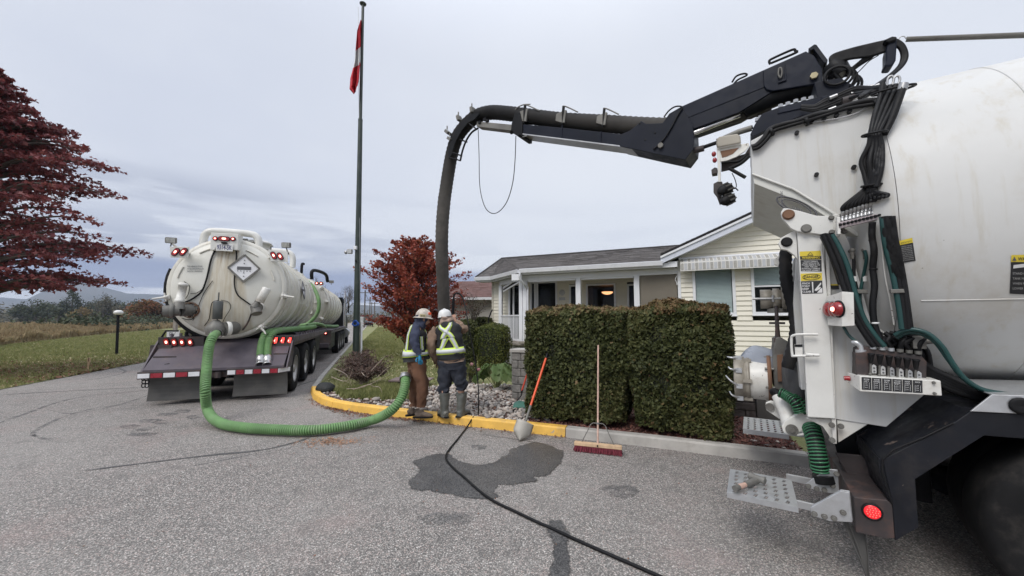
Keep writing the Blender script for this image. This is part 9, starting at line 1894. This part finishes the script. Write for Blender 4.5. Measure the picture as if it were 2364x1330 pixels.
# push broom
def broom():
    yl = None;L0,R0 = G(1325,1040,.0),G(1438,1052,.0);c = (L0+R0)/2;fr = Frame(tuple(c),math.atan2(R0.y-L0.y,R0.x-L0.x));hw = (R0-L0).length/2;t = thing('push_broom','push broom with maroon bristles standing upright against the right hedge','broom',tuple(c),fr.a)
    b = MB(fr);b.prism([(-hw*.97,-.035,.075),(-hw*.97,.035,.075),(-hw*.97,.03,.108),(-hw*.97,.01,.122),(-hw*.97,-.03,.115)],(hw*1.94,0,0));bh = b.build('broom_head',M['wood'],t,.004)
    rg = random.Random(2);bb = MB(fr);nx = 64
    for i in range(nx):
        for j in range(5):
            x = -hw*.95+hw*1.9*(i+.5)/nx;y = -.028+.014*j;dx,dy = rg.uniform(-.012,.012)+.012*(x/hw),rg.uniform(-.012,.006)+(-.016 if j == 0 else 0.01*(j-2));bb.tube([(x,y,.078),(x+dx,y+dy,.004+rg.random()*.006)],[.0045,.0065],4,cap=False)
    o = bb.build('bristles',M['bristle'],t);o['kind'] = 'stuff'
    hx = fr.l(PD(1380,905,c.y));top = HF.w(HF.hit(1381,797,'y',yq-.12));tl_ = fr.l(top);b = MB(fr);b.tube([(0,0,.11),(tl_.x*.5,tl_.y*.5,(.11+tl_.z)/2),(tl_.x,tl_.y,tl_.z)],[.0125,.012,.0115],12);b.build('handle',M['broomwood'],t)
    f = .19;hp_ = Vector((tl_.x*f,tl_.y*f,.11+(tl_.z-.11)*f));b = MB(fr)
    for s in (-1,1): b.tube([hp_,hp_+Vector((s*.06,0,.0)),hp_+Vector((s*.09,0,-.02)),Vector((s*hw*.66,0,.118))],.0065,6,sub=0)
    b.build('brace',M['greycast'],t);b = MB(fr);b.tube([hp_+Vector((0,0,-.012)),hp_+Vector((0,0,.012))],.019,10);b.build('brace_clamp',M['steel'],t);b = MB(fr);b.cyl((0,-.036,.098),(0,-.044,.098),.010,8);b.build('screw',M['rubber'],bh)
M['broomwood'] = pm('pink_broom_handle',(.50,.33,.26),.5,var=.15,vs=14,bump=.1);broom()
# hammer on the near step
a,e = s0+uy*(Wd*.02)+ux*.03,s0+uy*(Wd*.62)+ux*.19;a = Vector((a.x,a.y,ZS+.022));hd = TF.hit(1750,1108,'z',ZS+.03);a = TF.hit(1697,1128,'z',ZS+.03)
t = thing('hammer','stubby club hammer with a wooden handle lying on the near metal step','hammer',tuple(TF.w((a.x,a.y,ZS))),TF.a);d = (hd-a);d.z = 0;dn = d.normalized();sd_ = Vector((-dn.y,dn.x,0))
b = MB(TF);b.tube([a,a+d*.08,a+d*.2,a+d*.45],[.015,.021,.020,.017],12);b.build('handle',M['greycast'],t) if False else b.build('handle',M['broomwood'],t);b = MB(TF);b.tube([a-dn*.005,a+d*.14],[.021,.022],12);b.build('handle_tape',M['greycast'],t)
b = MB(TF);b.tube([a+d*.42,a+d*.62,a+d*.95],[.019,.023,.024],12);b.build('handle_neck',M['greycast'],t);c = a+d*.98+Vector((0,0,.012));b = MB(TF);b.tube([c-sd_*.055,c-sd_*.045,c-sd_*.02,c+sd_*.02,c+sd_*.05,c+sd_*.06],[.020,.028,.023,.023,.030,.026],12);b.build('hammer_head',M['greycast'],t)
# cable tangle on the trailer ramp corner and the number sign behind
b = MB(LF);
for k in range(5): c = lp(368,848,.2)+Vector((.03*k,0,0));b.tube([c+Vector((.10*math.cos(t_),.05*math.sin(t_),.02*math.sin(t_*2+k)+.012*k)) for t_ in np.linspace(0,2*PI,12)],.010,5)
tag(b.build('cable_heap',M['rubber'],origin=tuple(LF.w(lp(368,848,.2)))),'small heap of black cable on the left corner of the trailer bumper','cable')
b = MB(LF);b.tube([lp(390,852,.2),lp(400,848,.2),lp(412,851,.2)],.008,6,sub=3);b.tube([lp(401,846,.2),lp(399,853,.2)],.008,6);tag(b.build('wrench',M['steel'],origin=tuple(LF.w(lp(400,850,.2)))),'small steel tool lying beside the black cable on the trailer bumper','tool')
# sign panel seen behind the rear guard of the trailer
q = PD(400,772,13);b = MB();b.box(q,(.42,.03,.28));o = b.build('sign_board',M['lab_w'],origin=tuple(q));tag(o,'small white sign board behind the left rear corner of the trailer','sign');text('PV',M['ink'],o,tuple(q+Vector((-.12,-.017,-.07))),(1,0,0),(0,0,1),.14)
b = MB();b.lohi((q.x-.05,q.y+.02,0),(q.x+.05,q.y+.1,1.9));tag(b.build('timber_post',M['wood_grey'],origin=(q.x,q.y,0)),'weathered square timber post behind the trailer valve','post')
# grey utility cabinet on a post, right of the flagpole, and far things along the road
q = PD(834,738,15.0);t = thing('utility_box','grey utility box on a thin post just right of the flagpole','utility box',(q.x,q.y,.1));b = MB();b.box(q,(.26,.2,.22));b.build('box',M['greybox'],t,.015);b = MB();b.tube([(q.x,q.y,.1),(q.x,q.y,q.z)],.025,8);b.build('post',M['steel'],t)
for k,(px,D,H) in enumerate(((841,78,7.6),(853,105,7.4),(857,140,8),(864,118,7))):
    p = PD(px,740,D);t = thing('utility_pole',['wooden utility pole nearest in the road gap, with one cross arm','second utility pole down the road gap','third utility pole down the road gap','utility pole furthest right, close to the red maple'][k],'utility pole',(p.x,p.y,0),0,'utility poles down the road');b = MB();b.cyl((p.x,p.y,0),(p.x,p.y,H),.14,8);b.build('pole',M['bark'],t);b = MB();b.box((p.x,p.y,H-.5),(2.4,.12,.14));b.build('cross_arm',M['bark'],t)
def far_car(px,D,col,lb):
    p = PD(px,740,D);f = Frame((p.x,p.y,0),math.radians(20));t = thing('parked_car',lb,'car',tuple(f.o),f.a,'cars parked far down the road');b = MB(f);b.prism([(-.9,-2.2,.35),(-.9,-2.2,.9),(-.9,-1.6,1.0),(-.9,-1.1,1.45),(-.9,.6,1.45),(-.9,1.2,1.0),(-.9,2.2,.85),(-.9,2.2,.35)],(1.8,0,0));bd_ = b.build('body',col,t,.06);b = MB(f);b.prism([(-.75,-1.62,1.02),(.75,-1.62,1.02),(.65,-1.14,1.42),(-.65,-1.14,1.42)],(0,-.02,0));b.build('rear_window',M['glass'],bd_)
    for x in (-.88,.88):
        for y in (-1.4,1.4): b = MB(f);b.cyl((x-.1,y,.33),(x+.1,y,.33),.33,14);b.build('wheel',M['tyre'],t)
    for x in (-.7,.7): b = MB(f);b.box((x,-2.21,.75),(.25,.04,.12));b.build('tail_lamp',M['red_lens'],t)
far_car(846,92,M['white'],'small white car parked at the end of the visible road');far_car(851,84,M['black'],'small dark car parked in front of the white one down the road')
# wires between the poles
b = MB()
for dz_ in (6.9,7.1):
    a,c = PD(841,740,78),PD(853,740,105);b.tube([Vector((a.x,a.y,dz_)),Vector(((a.x+c.x)/2,(a.y+c.y)/2,dz_-.5)),Vector((c.x,c.y,dz_))],.03,4)
tag(b.build('overhead_wire',M['rubber']),'overhead wires strung between the first two utility poles','wire')
